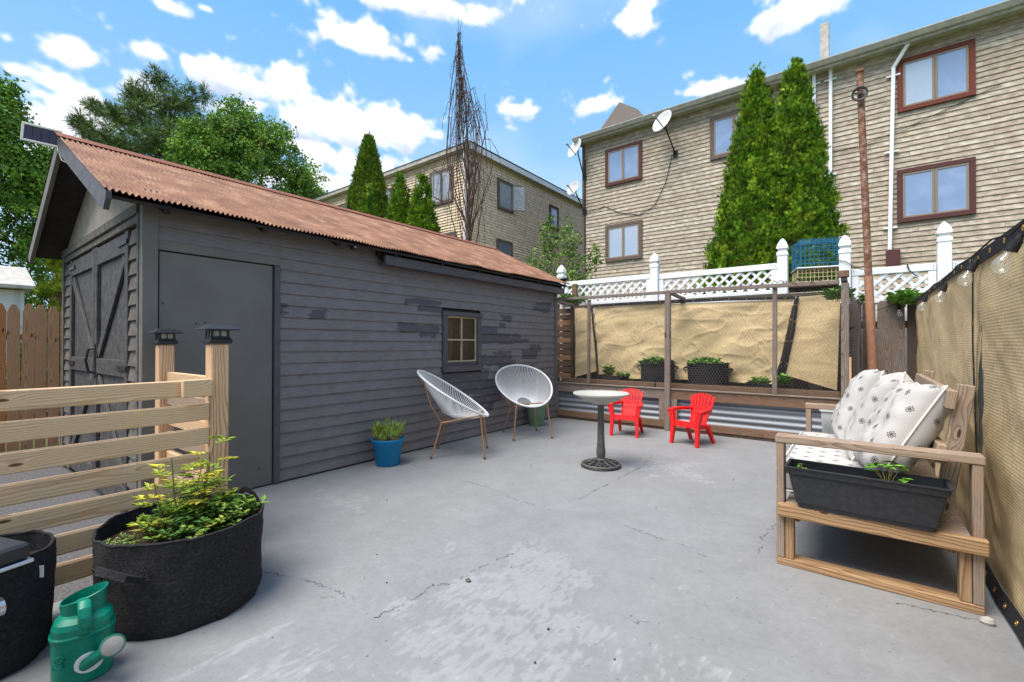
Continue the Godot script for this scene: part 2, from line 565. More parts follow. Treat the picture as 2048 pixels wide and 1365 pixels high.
func make_floor_mat() -> StandardMaterial3D:
	var w := 1344
	var h := 2040
	var fine := nbytes(w, h, 21, 0.09, 4)
	var broad := nbytes(w, h, 22, 0.006, 5)
	var scratch := stretched(w, h, w, h / 3, 23, 0.11, 4)
	var pits := nbytes(w, h, 24, 0.23, 2)
	var patch := nbytes(w, h, 27, 0.022, 5)
	var cover := PackedFloat32Array()
	cover.resize(w * h)
	for e in WORN:
		var rr: float = max(e[2], e[3]) * 1.6
		var ca: float = cos(e[4])
		var sa: float = sin(e[4])
		for y in range(maxi(0, int((e[1] - rr - FZ0) / FSZ * h)), mini(h, int((e[1] + rr - FZ0) / FSZ * h))):
			for x in range(maxi(0, int((e[0] - rr - FX0) / FSX * w)), mini(w, int((e[0] + rr - FX0) / FSX * w))):
				var px: float = FX0 + (x + 0.5) / w * FSX - e[0]
				var pz: float = FZ0 + (y + 0.5) / h * FSZ - e[1]
				var a: float = (px * ca + pz * sa) / e[2]
				var b: float = (-px * sa + pz * ca) / e[3]
				var g: float = e[5] * clampf(1.7 - (a * a + b * b), 0.0, 1.0)
				var i := y * w + x
				if g > cover[i]: cover[i] = g
	# cracks: darkness per pixel
	var dark := PackedFloat32Array()
	dark.resize(w * h)
	var r := RandomNumberGenerator.new()
	r.seed = 31
	var jn := nz(33, 1.0, 3)
	for line in crack_lines():
		for s in line.size() - 1:
			var p: Vector2 = line[s]
			var q: Vector2 = line[s + 1]
			var steps := int(p.distance_to(q) / 0.002) + 1
			for k in steps:
				var c := p.lerp(q, float(k) / steps)
				c += Vector2(jn.get_noise_2d(c.x * 22.0, c.y * 22.0), jn.get_noise_2d(c.y * 22.0 + 50.0, c.x * 22.0)) * 0.022
				var on := jn.get_noise_2d(c.x * 5.0 + 9.0, c.y * 5.0)
				if on < -0.22: continue
				var x := int((c.x - FX0) / FSX * w)
				var y := int((c.y - FZ0) / FSZ * h)
				if x > 1 and x < w - 2 and y > 1 and y < h - 2:
					dark[y * w + x] = maxf(dark[y * w + x], clampf(0.45 + on, 0.2, 0.9))
					if r.randf() < 0.35: dark[y * w + x + 1] = maxf(dark[y * w + x + 1], 0.4)
	# small chips and nicks, with the tone of bare concrete or of dirt
	for k in 900:
		var cx := r.randi_range(4, w - 8)
		var cy := r.randi_range(h / 3, h - 8)
		var dk := 0.75 if r.randf() < 0.62 else -0.7
		var len_ := r.randi_range(1, 4)
		for j in len_:
			dark[(cy + (j if k % 3 == 0 else j / 3)) * w + cx + (j if k % 3 != 0 else 0)] = dk * r.randf_range(0.3, 1.0)
	var data := PackedByteArray()
	data.resize(w * h * 3)
	var bump := PackedByteArray()
	bump.resize(w * h)
	for i in w * h:
		var f := (fine[i] - 128) * 0.04
		var bd := (broad[i] - 128) * 0.045
		var pt := (patch[i] - 128) * 0.035
		var v := 129.0 + f + bd + pt
		var bp := 128.0 + f * 1.6 + (pits[i] - 128) * 0.08
		var cv := cover[i]
		if cv > 0.05:
			var m := clampf((cv + (scratch[i] - 128) * 0.0075 + (patch[i] - 128) * 0.004 - 0.52) / 0.22, 0.0, 1.0)
			v = lerpf(v, 152.0 + f * 1.5, m * 0.45)
			bp -= m * 12.0
		# worn flecks across the paint
		if scratch[i] > 196 and patch[i] > 140: v += 9.0
		if pits[i] < 44 and patch[i] < 118: v -= 16.0; bp -= 20.0
		var dk := dark[i]
		if dk > 0.0:
			v -= dk * 78.0
			bp -= dk * 90.0
		elif dk < 0.0:
			v -= dk * 45.0
		data[i * 3] = clampi(int(v), 0, 255)
		data[i * 3 + 1] = clampi(int(v), 0, 255)
		data[i * 3 + 2] = clampi(int(v), 0, 255)
		bump[i] = clampi(int(bp), 0, 255)
	return mat_tex(tex_rgb(w, h, data), 0.62, 1, 1, tex_normal(w, h, bump, 3.0), 0.7)

# ------------------------------------------------------------------ shed wall paint: z -0.9 .. -6.5, y 0 .. 2.4, older grey with darker touched-up areas
const TOUCHUP := [[-2.21, 1.51, -2.32, 1.45], [-3.29, 1.71, -3.80, 1.67], [-3.48, 1.65, -3.80, 1.60], [-3.20, 1.43, -3.74, 1.35], [-3.52, 1.35, -3.70, 1.29], [-4.55, 1.43, -4.88, 1.35], [-4.54, 1.34, -5.41, 1.23], [-5.05, 1.28, -5.61, 1.25], [-5.50, 1.11, -5.85, 1.00], [-4.57, 1.05, -5.03, 0.93], [-4.83, 1.09, -5.19, 0.97], [-5.87, 1.86, -6.27, 1.82], [-5.77, 1.79, -6.20, 1.73], [-4.99, 1.61, -5.17, 1.54], [-4.95, 1.49, -5.05, 1.45], [-3.86, 0.87, -4.67, 0.67], [-4.07, 0.73, -4.83, 0.56], [-4.52, 0.63, -4.94, 0.43], [-4.42, 0.52, -4.78, 0.31], [-5.41, 0.89, -5.74, 0.80], [-5.69, 1.18, -5.93, 1.12], [-4.94, 0.96, -5.29, 0.89], [-1.91, 1.55, -1.93, 1.46]]

func make_shed_paint() -> StandardMaterial3D:
	var w := 1400
	var h := 600
	var fine := stretched(w, h, w / 6, h, 41, 0.2, 3)
	var blot := nbytes(w, h, 42, 0.02, 4)
	var edge := stretched(w, h, w / 6, h, 43, 0.08, 4)
	var cov := PackedFloat32Array()
	cov.resize(w * h)
	for e in TOUCHUP:
		var z0: float = min(e[0], e[2]); var z1: float = max(e[0], e[2])
		var y0: float = min(e[1], e[3]); var y1: float = max(e[1], e[3])
		for y in range(maxi(0, int((2.4 - y1 - 0.06) / 2.4 * h)), mini(h, int((2.4 - y0 + 0.06) / 2.4 * h))):
			for x in range(maxi(0, int((-0.9 - z1 - 0.1) / 5.6 * w)), mini(w, int((-0.9 - z0 + 0.1) / 5.6 * w))):
				var zz := -0.9 - (x + 0.5) / w * 5.6
				var yy := 2.4 - (y + 0.5) / h * 2.4
				var dz := maxf(maxf(z0 - zz, zz - z1), 0.0) / 0.06
				var dy := maxf(maxf(y0 - yy, yy - y1), 0.0) / 0.03
				var i := y * w + x
				cov[i] = maxf(cov[i], 1.0 - sqrt(dz * dz + dy * dy))
	var data := PackedByteArray()
	data.resize(w * h * 3)
	for i in w * h:
		var f := (fine[i] - 128) * 0.07 + (blot[i] - 128) * 0.05
		var m := clampf((cov[i] + (edge[i] - 128) * 0.0075 - 0.45) / 0.12, 0.0, 1.0) if cov[i] > 0.02 else 0.0
		data[i * 3] = clampi(int(lerpf(117.0, 84.0, m) + f), 0, 255)
		data[i * 3 + 1] = clampi(int(lerpf(111.0, 78.0, m) + f), 0, 255)
		data[i * 3 + 2] = clampi(int(lerpf(110.0, 84.0, m) + f), 0, 255)
	return mat_tex(tex_rgb(w, h, data), 0.6, 1, 1, tex_normal(w, h, fine, 1.2), 0.35)

func make_rust() -> StandardMaterial3D:
	# roof: u along the ridge in metres / 6, v down the slope in metres / 2
	var w := 1024
	var h := 384
	var a := nbytes(w, h, 51, 0.012, 5)
	var a2 := nbytes(w, h, 54, 0.02, 5)
	var b := nbytes(w, h, 52, 0.16, 3)
	var c := stretched(w, h, w, h / 12, 53, 0.05, 3)
	var data := PackedByteArray()
	data.resize(w * h * 3)
	var c1 := rgb(142, 102, 78)
	var c2 := rgb(112, 76, 57)
	var c3 := rgb(168, 134, 110)
	for i in w * h:
		var t := clampf(0.5 + (a[i] - 128) / 140.0 + (c[i] - 128) / 500.0, 0.0, 1.0)
		var k := c1.lerp(c2, t)
		var l := clampf((a2[i] - 140) / 80.0 + (b[i] - 128) / 400.0, 0.0, 0.6)
		k = k.lerp(c3, l)
		if b[i] < 50: k = k.darkened(0.2)
		data[i * 3] = int(k.r * 255.0)
		data[i * 3 + 1] = int(k.g * 255.0)
		data[i * 3 + 2] = int(k.b * 255.0)
	return mat_tex(tex_rgb(w, h, data), 0.75, 1, 1, tex_normal(w, h, b, 2.0), 0.4)

func make_siding_mats() -> void:
	# neighbours' bleached clapboard: 4 m by 0.3 m of board
	var w := 1024
	var h := 96
	for v in 6:
		var a := stretched(w, h, 220, 24, 61 + v, 0.07, 4)
		var f := stretched(w, h, 80, h, 71 + v, 0.3, 3)
		var b := stretched(w, h, 160, h, 81 + v, 0.09, 4)
		var data := PackedByteArray()
		data.resize(w * h * 3)
		var c1: Color = [rgb(192, 178, 160), rgb(180, 165, 148), rgb(202, 190, 173), rgb(244, 222, 190), rgb(236, 212, 180), rgb(248, 228, 200)][v]
		var c2 := rgb(142, 122, 104) if v < 3 else rgb(180, 158, 130)
		var c3 := rgb(214, 206, 186) if v < 3 else rgb(236, 230, 208)
		for i in w * h:
			var t := clampf(0.30 + (a[i] - 128) / 210.0 + (f[i] - 128) / 420.0, 0.0, 1.0)
			var k := c1.lerp(c2, t)
			var l := clampf((b[i] - 150) / 110.0 + (128 - a[i]) / 300.0, 0.0, 0.5)
			k = k.lerp(c3, l)
			data[i * 3] = int(k.r * 255.0)
			data[i * 3 + 1] = int(k.g * 255.0)
			data[i * 3 + 2] = int(k.b * 255.0)
		M["siding%d" % v if v < 3 else "siding_pale%d" % (v - 3)] = mat_tex(tex_rgb(w, h, data), 0.85, 0.25, 1.0 / 0.3)

func make_fabrics() -> void:
	# shade cloth: fine ribs, 0.5 m square
	var w := 512
	var data := PackedByteArray()
	data.resize(w * w * 3)
	var bump := PackedByteArray()
	bump.resize(w * w)
	var bl := nbytes(w, w, 91, 0.02, 4)
	var fn := nbytes(w, w, 92, 0.4, 2)
	for y in w:
		var rib := 0.5 + 0.5 * sin(y * TAU / 16.0)
		for x in w:
			var i := y * w + x
			var warp := 0.5 + 0.5 * sin(x * TAU / 8.0 + (PI if (y / 16) % 2 == 0 else 0.0))
			var v := 0.85 + rib * 0.11 + warp * 0.04 + (bl[i] - 128) * 0.0005 + (fn[i] - 128) * 0.0007
			data[i * 3] = clampi(int(214 * v), 0, 255)
			data[i * 3 + 1] = clampi(int(188 * v), 0, 255)
			data[i * 3 + 2] = clampi(int(143 * v), 0, 255)
			bump[i] = clampi(int(60 + rib * 140 + warp * 40), 0, 255)
	var t := tex_rgb(w, w, data)
	M.cloth = mat_tex(t, 0.9, 2.0, 2.0, tex_normal(w, w, bump, 3.0), 0.4)
	M.cloth.backlight_enabled = true
	M.cloth.backlight = Color(0.14, 0.11, 0.07)
	# cushion cotton with four-petal motifs, 0.18 m square holding two
	var s := 256
	var cd := PackedByteArray()
	cd.resize(s * s * 3)
	var cn := nbytes(s, s, 95, 0.4, 2)
	for y in s:
		for x in s:
			var ink := 0.0
			for c in [Vector2(64, 64), Vector2(192, 192)]:
				var d: Vector2 = Vector2(x + 0.5, y + 0.5) - c
				for k in 4:
					var pc := Vector2(16, 0).rotated(k * PI / 2.0 + PI / 4.0)
					var q: Vector2 = (d - pc).rotated(-(k * PI / 2.0 + PI / 4.0))
					var e := sqrt(q.x * q.x / 190.0 + q.y * q.y / 110.0)
					if e < 1.0 and e > 0.62: ink = 1.0
					if e < 0.3: ink = 1.0
				if d.length() < 5.0: ink = 1.0
				for k in 4:
					var tip := Vector2(29, 0).rotated(k * PI / 2.0)
					if (d - tip).length() < 5.5: ink = 1.0
			var v := 1.0 + (cn[y * s + x] - 128) * 0.0006
			var col := rgb(180, 176, 171) * v
			if ink > 0.5: col = rgb(58, 54, 56)
			var i := y * s + x
			cd[i * 3] = clampi(int(col.r * 255), 0, 255)
			cd[i * 3 + 1] = clampi(int(col.g * 255), 0, 255)
			cd[i * 3 + 2] = clampi(int(col.b * 255), 0, 255)
	M.cushion = mat_tex(tex_rgb(s, s, cd), 0.85, 1.0 / 0.155, 1.0 / 0.155)

func make_materials() -> void:
	M.floor = make_floor_mat()
	M.shed = make_shed_paint()
	M.rust = make_rust()
	make_siding_mats()
	make_fabrics()
	M.pine = wood(101, rgb(226, 190, 148), rgb(176, 130, 88), 17.0, rgb(208, 190, 170), 0.20, 6, 0.24, 0.75)
	M.pine_grey = tinted(M.pine, Color(0.95, 0.93, 0.92))
	M.post = wood(107, rgb(222, 182, 140), rgb(130, 76, 42), 12.0, rgb(196, 174, 152), 0.16, 2, 0.15, 0.75)
	M.bench = wood(113, rgb(166, 138, 112), rgb(118, 92, 72), 20.0, rgb(154, 138, 124), 0.62, 4, 0.3, 0.8)
	M.bench_new = tinted(M.post, Color(0.78, 0.77, 0.74))
	M.grey_wood = wood(119, rgb(134, 114, 100), rgb(78, 64, 56), 20.0, rgb(142, 132, 124), 0.55, 3, 0.7, 0.9)
	M.dark_wood = tinted(M.grey_wood, Color(0.70, 0.66, 0.62))
	M.brown_wood = tinted(M.grey_wood, Color(0.94, 0.83, 0.74))
	M.picket = wood(127, rgb(198, 144, 100), rgb(138, 94, 64), 14.0, rgb(160, 132, 112), 0.28, 5, 0.35, 0.85)
	M.picket_new = tinted(M.picket, Color(1.0, 0.88, 0.76))
	M.shed_trim = mat_noise([rgb(105, 101, 96), rgb(112, 108, 103)], [0.2, 0.8], 0.008, 0.5, 0.6, 0.12, 141)
	M.shed_dark = mat_noise([rgb(76, 72, 76), rgb(86, 82, 86)], [0.2, 0.8], 0.015, 0.8, 0.5, 0.2, 142)
	M.shed_gable = mat_noise([rgb(88, 82, 76), rgb(106, 99, 92)], [0.3, 0.7], 0.02, 0.8, 0.75, 0.25, 143)
	M.shed_door = mat_noise([rgb(66, 63, 62), rgb(82, 78, 76)], [0.3, 0.7], 0.02, 0.8, 0.65, 0.2, 144)
	M.gable_panel = mat_noise([rgb(158, 146, 134), rgb(170, 158, 146)], [0.3, 0.7], 0.015, 0.6, 0.85, 0.1, 145)
	M.soffit = mat_noise([rgb(42, 40, 40), rgb(56, 52, 52)], [0.3, 0.7], 0.02, 0.8, 0.85, 0.0, 146)
	M.black_felt = mat_noise([rgb(30, 29, 31), rgb(44, 42, 44), rgb(62, 56, 50)], [0.3, 0.62, 0.92], 0.05, 2.2, 0.95, 0.5, 147)
	M.black_plastic = mat_noise([rgb(44, 44, 47), rgb(52, 52, 55)], [0.3, 0.7], 0.03, 2.0, 0.42, 0.05, 148)
	M.black_metal = mat(rgb(44, 43, 46), 0.45, 0.0)
	M.soil = mat_noise([rgb(48, 36, 28), rgb(74, 56, 42), rgb(104, 84, 66)], [0.25, 0.6, 0.9], 0.08, 3.0, 1.0, 1.2, 149)
	M.asphalt = mat_noise([rgb(78, 77, 78), rgb(98, 96, 96)], [0.3, 0.7], 0.06, 1.2, 0.95, 0.5, 150)
	M.lawn = mat_noise([rgb(70, 84, 46), rgb(98, 110, 64), rgb(120, 108, 80)], [0.3, 0.6, 0.9], 0.05, 0.6, 1.0, 0.6, 151)
	M.vinyl = mat(rgb(236, 236, 238), 0.4)
	M.white_paint = mat(rgb(226, 226, 226), 0.45)
	M.gutter = mat_noise([rgb(170, 164, 154), rgb(190, 184, 176)], [0.35, 0.65], 0.02, 0.4, 0.6, 0.0, 152)
	M.shingle = mat_noise([rgb(120, 110, 104), rgb(150, 138, 130)], [0.3, 0.7], 0.09, 0.8, 0.95, 0.5, 153)
	M.trim_brown = mat_noise([rgb(92, 78, 72), rgb(112, 96, 88)], [0.3, 0.7], 0.04, 1.0, 0.7, 0.0, 154)
	M.trim_red = mat_noise([rgb(98, 50, 40), rgb(126, 62, 48), rgb(150, 120, 108)], [0.3, 0.72, 0.95], 0.06, 1.0, 0.75, 0.1, 155)
	M.trim_maroon = mat_noise([rgb(78, 46, 46), rgb(96, 58, 54)], [0.3, 0.75], 0.05, 1.0, 0.7, 0.0, 156)
	M.sash = mat(rgb(140, 124, 108), 0.6)
	M.blind = mat_noise([rgb(126, 150, 190), rgb(150, 172, 208)], [0.3, 0.7], 0.012, 0.25, 0.8, 0.0, 157)  # blind colour with the sky reflection of the panes put into it as blue
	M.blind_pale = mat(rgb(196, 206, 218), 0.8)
	M.curtain = mat(rgb(178, 172, 168), 0.9)
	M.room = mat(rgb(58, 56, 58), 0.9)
	M.glass = mat(Color(0.75, 0.82, 0.92, 0.16), 0.03)
	M.glass.transparency = BaseMaterial3D.TRANSPARENCY_ALPHA
	M.glass.metallic_specular = 0.5
	M.old_glass = mat(Color(0.42, 0.36, 0.28, 0.22), 0.12)
	M.old_glass.transparency = BaseMaterial3D.TRANSPARENCY_ALPHA
	M.old_glass.metallic_specular = 0.25
	M.bulb = mat(Color(0.95, 0.93, 0.88, 0.12), 0.02)
	M.bulb.transparency = BaseMaterial3D.TRANSPARENCY_ALPHA
	M.bulb.metallic_specular = 0.9
	M.galv = mat(rgb(132, 136, 142), 0.55)
	M.galv.metallic = 0.35
	M.wire = mat(rgb(128, 126, 122), 0.5, 0.5)
	M.steel = mat(rgb(196, 196, 200), 0.22, 0.9)
	M.copper = mat(rgb(176, 136, 98), 0.35, 0.55)
	M.cord = mat(rgb(226, 224, 222), 0.5)
	M.red = mat_noise([rgb(214, 28, 30), rgb(228, 36, 38), rgb(232, 58, 56)], [0.25, 0.6, 0.95], 0.03, 2.0, 0.42, 0.06, 166, 5, false)
	M.bronze = mat_noise([rgb(60, 60, 60), rgb(94, 92, 86), rgb(150, 145, 132)], [0.3, 0.62, 0.95], 0.05, 4.0, 0.5, 0.1, 159)
	M.bowl = mat_noise([rgb(156, 153, 146), rgb(180, 177, 169), rgb(132, 127, 117)], [0.25, 0.6, 0.95], 0.05, 3.0, 0.6, 0.1, 160)
	M.blue_pot = mat(rgb(18, 118, 164), 0.42)
	M.green_glaze = mat_noise([rgb(62, 92, 70), rgb(112, 142, 112), rgb(158, 176, 148)], [0.3, 0.55, 0.85], 0.12, 5.0, 0.3, 0.2, 161)
	M.can = mat_noise([rgb(4, 116, 94), rgb(8, 128, 104)], [0.3, 0.7], 0.02, 2.0, 0.36, 0.0, 162)
	M.pale_plastic = mat(rgb(206, 206, 204), 0.5)
	M.pipe = mat_noise([rgb(98, 66, 50), rgb(138, 96, 74), rgb(170, 152, 140)], [0.25, 0.60, 0.85], 0.02, 0.9, 0.8, 0.3, 163)
	M.pipe_paint = mat_noise([rgb(160, 116, 90), rgb(174, 128, 100)], [0.3, 0.7], 0.02, 1.0, 0.7, 0.1, 164)
	M.rubber = mat(rgb(28, 27, 29), 0.75)
	M.brass = mat(rgb(190, 150, 80), 0.3, 0.9)
	M.hem = mat(rgb(34, 33, 36), 0.85)
	M.bark = mat_noise([rgb(70, 58, 48), rgb(108, 92, 78)], [0.3, 0.7], 0.08, 1.5, 0.95, 0.9, 165)
	M.twig = mat(rgb(86, 66, 56), 0.9)
	M.blue_wire = mat(rgb(44, 116, 156), 0.5)
	M.cream_wire = mat(rgb(214, 200, 160), 0.6)
	M.solar = mat(rgb(58, 56, 74), 0.25)
	M.ivory = mat(rgb(222, 216, 204), 0.5)
	for k in ["leaf", "conifer"]:
		var lm := mat(Color.WHITE, 0.6)
		lm.vertex_color_use_as_albedo = true
		lm.backlight_enabled = true
		lm.backlight = Color(0.22, 0.28, 0.05)
		lm.metallic_specular = 0.3
		M[k] = lm
	M.conifer.roughness = 0.75

# ------------------------------------------------------------------
func _ready() -> void:
	rng.seed = 20240611
	var cam := Camera3D.new()
	cam.name = "camera"
	cam.position = Vector3(0, 1.2, 0)
	cam.rotation_degrees = Vector3(0.472, 37.5, 0)
	cam.fov = 73.74
	cam.far = 400.0
	cam.near = 0.02
	add_child(cam)
	cam.current = true

	var sky_mat := PanoramaSkyMaterial.new()
	sky_mat.panorama = make_sky()
	var sky := Sky.new()
	sky.sky_material = sky_mat
	var env := Environment.new()
	env.background_mode = Environment.BG_SKY
	env.sky = sky
	env.background_energy_multiplier = 0.565
	env.tonemap_mode = Environment.TONE_MAPPER_LINEAR
	env.tonemap_exposure = 2.8
	env.sdfgi_enabled = true
	env.ssao_enabled = true
	env.ssil_enabled = true
	var we := WorldEnvironment.new()
	we.name = "world_environment"
	we.environment = env
	add_child(we)
	var sun := DirectionalLight3D.new()
	sun.name = "sun"
	sun.light_energy = 0.74
	sun.light_color = Color(1.0, 0.975, 0.94)
	sun.light_angular_distance = 42.0
	sun.shadow_enabled = true
	sun.rotation_degrees = Vector3(-64, -20, 0)
	add_child(sun)
	print("sky")
	make_materials()
	print("materials")
	build_ground()
	build_shed()
	build_railing()
	build_picket_fence()
	build_bed()
	build_back_fences()
	build_screen()
	print("fences")
	build_house_one()
	build_house_two()
	print("houses")
	build_furniture()
	build_pots()
	print("objects")
	build_trees()
	print("trees")
	build_small_things()

# ------------------------------------------------------------------ ground
func build_ground() -> void:
	var st := begin()
	var poly := PackedVector2Array([Vector2(-4.4, -7.6), Vector2(1.4, -7.6), Vector2(1.4, 1.2), Vector2(-2.98, 1.2), Vector2(-2.98, -1.10), Vector2(-4.4, -1.10)])
	add_prism(st, poly, 0.0, 0.14, Transform3D(Basis(Vector3(1, 0, 0), Vector3(0, 0, 1), Vector3(0, -1, 0)), Vector3.ZERO))
	M.floor.uv1_scale = Vector3(1.0 / FSX, 1.0 / FSZ, 1)
	M.floor.uv1_offset = Vector3(-FX0 / FSX, -FZ0 / FSZ, 0)
	struct("patio_floor", done(st), M.floor)
	var g := begin()
	quad(g, Vector3(-150, -0.13, -150), Vector3(150, -0.13, -150), Vector3(150, -0.13, 150), Vector3(-150, -0.13, 150), Vector3.UP)
	struct("ground", done(g), M.lawn)
	var d := begin()
	quad(d, Vector3(-8.35, -0.12, -1.4), Vector3(-2.985, -0.12, -1.4), Vector3(-2.985, -0.12, 8), Vector3(-8.35, -0.12, 8), Vector3.UP)
	struct("driveway", done(d), M.asphalt)
	var n := begin()
	add_cbox(n, Vector3(120, 1.2, 90), 0.01, Transform3D(Basis.IDENTITY, Vector3(0, 0.42, -52.62)))
	struct("raised_yard", done(n), M.lawn)

# ------------------------------------------------------------------ shed
const RIDGE := Vector2(-5.42, 2.99)
const EAVE := Vector2(-3.76, 2.185)
const EAVE_L := Vector2(-7.08, 2.185)

func siding_board(parent: Node, z0: float, z1: float, y0: float, h: float) -> void:
	var st := begin()
	var sag := rng.randf_range(-0.002, 0.002)
	var out := 0.020 + rng.randf_range(-0.002, 0.003)
	var sec := [Vector2(0.0, y0), Vector2(out, y0), Vector2(out + 0.001, y0 + 0.006), Vector2(0.005, y0 + h), Vector2(0.0, y0 + h)]
	var n := maxi(1, int((z0 - z1) / 0.6))
	for s in n:
		var za := lerpf(z0, z1, float(s) / n)
		var zb := lerpf(z0, z1, float(s + 1) / n)
		var ya := sin(za * 1.7 + y0 * 9.0) * 0.0022 + sag
		var yb := sin(zb * 1.7 + y0 * 9.0) * 0.0022 + sag
		for i in 4:
			var p: Vector2 = sec[i]
			var q: Vector2 = sec[i + 1]
			var hn := Vector3(0, -1, 0) if i == 0 else (Vector3(0, 1, 0) if i == 3 else Vector3(1, 0.1, 0))
			var A := Vector3(p.x, p.y + ya, za); var B := Vector3(p.x, p.y + yb, zb)
			var C := Vector3(q.x, q.y + yb, zb); var D := Vector3(q.x, q.y + ya, za)
			var uv := []
			for v in [A, B, C, D]: uv.append(Vector2((-0.9 - v.z) / 5.6, (2.4 - v.y) / 2.4))
			quad(st, A, B, C, D, hn, uv)
	for z in [z0, z1]:
		var ys := sin(z * 1.7 + y0 * 9.0) * 0.0022 + sag
		var hn2 := Vector3(0, 0, 1 if z == z0 else -1)
		var uv0 := Vector2((-0.9 - z) / 5.6, (2.4 - y0) / 2.4)
		quad(st, Vector3(sec[0].x, sec[0].y + ys, z), Vector3(sec[1].x, sec[1].y + ys, z), Vector3(sec[3].x, sec[3].y + ys, z), Vector3(sec[4].x, sec[4].y + ys, z), hn2, [uv0, uv0, uv0, uv0])
	part("clapboard", done(st), M.shed, parent, Transform3D(Basis.IDENTITY, Vector3(-4.025, 0, 0)))

func roof_mesh(eave: Vector2) -> ArrayMesh:
	var st := begin()
	var z0 := -0.70
	var z1 := -6.46
	var slope := (eave - RIDGE).normalized()
	var nrm := Vector2(-slope.y, slope.x)
	if nrm.y < 0: nrm = -nrm
	var nn := nz(171, 0.6, 3)
	var waves := (z0 - z1) / 0.033
	var nu := int(waves * 8.0)
	add_sheet(st, nu, 8, func(u: float, v: float) -> Vector3:
		var z := lerpf(z0, z1, u)
		var p: Vector2 = RIDGE.lerp(eave, v)
		var sag: float = nn.get_noise_2d(z * 1.6, v * 3.0) * 0.022 * v - 0.012 * sin(PI * u) * v
		p += nrm * (0.0095 * sin(u * waves * TAU) + sag + 0.0)
		p += slope * (nn.get_noise_2d(z * 3.0, 40.0) * 0.012 if v > 0.99 else 0.0)
		return Vector3(p.x, p.y, z), 1.0, 1.0, eave.x > RIDGE.x)
	return done(st)

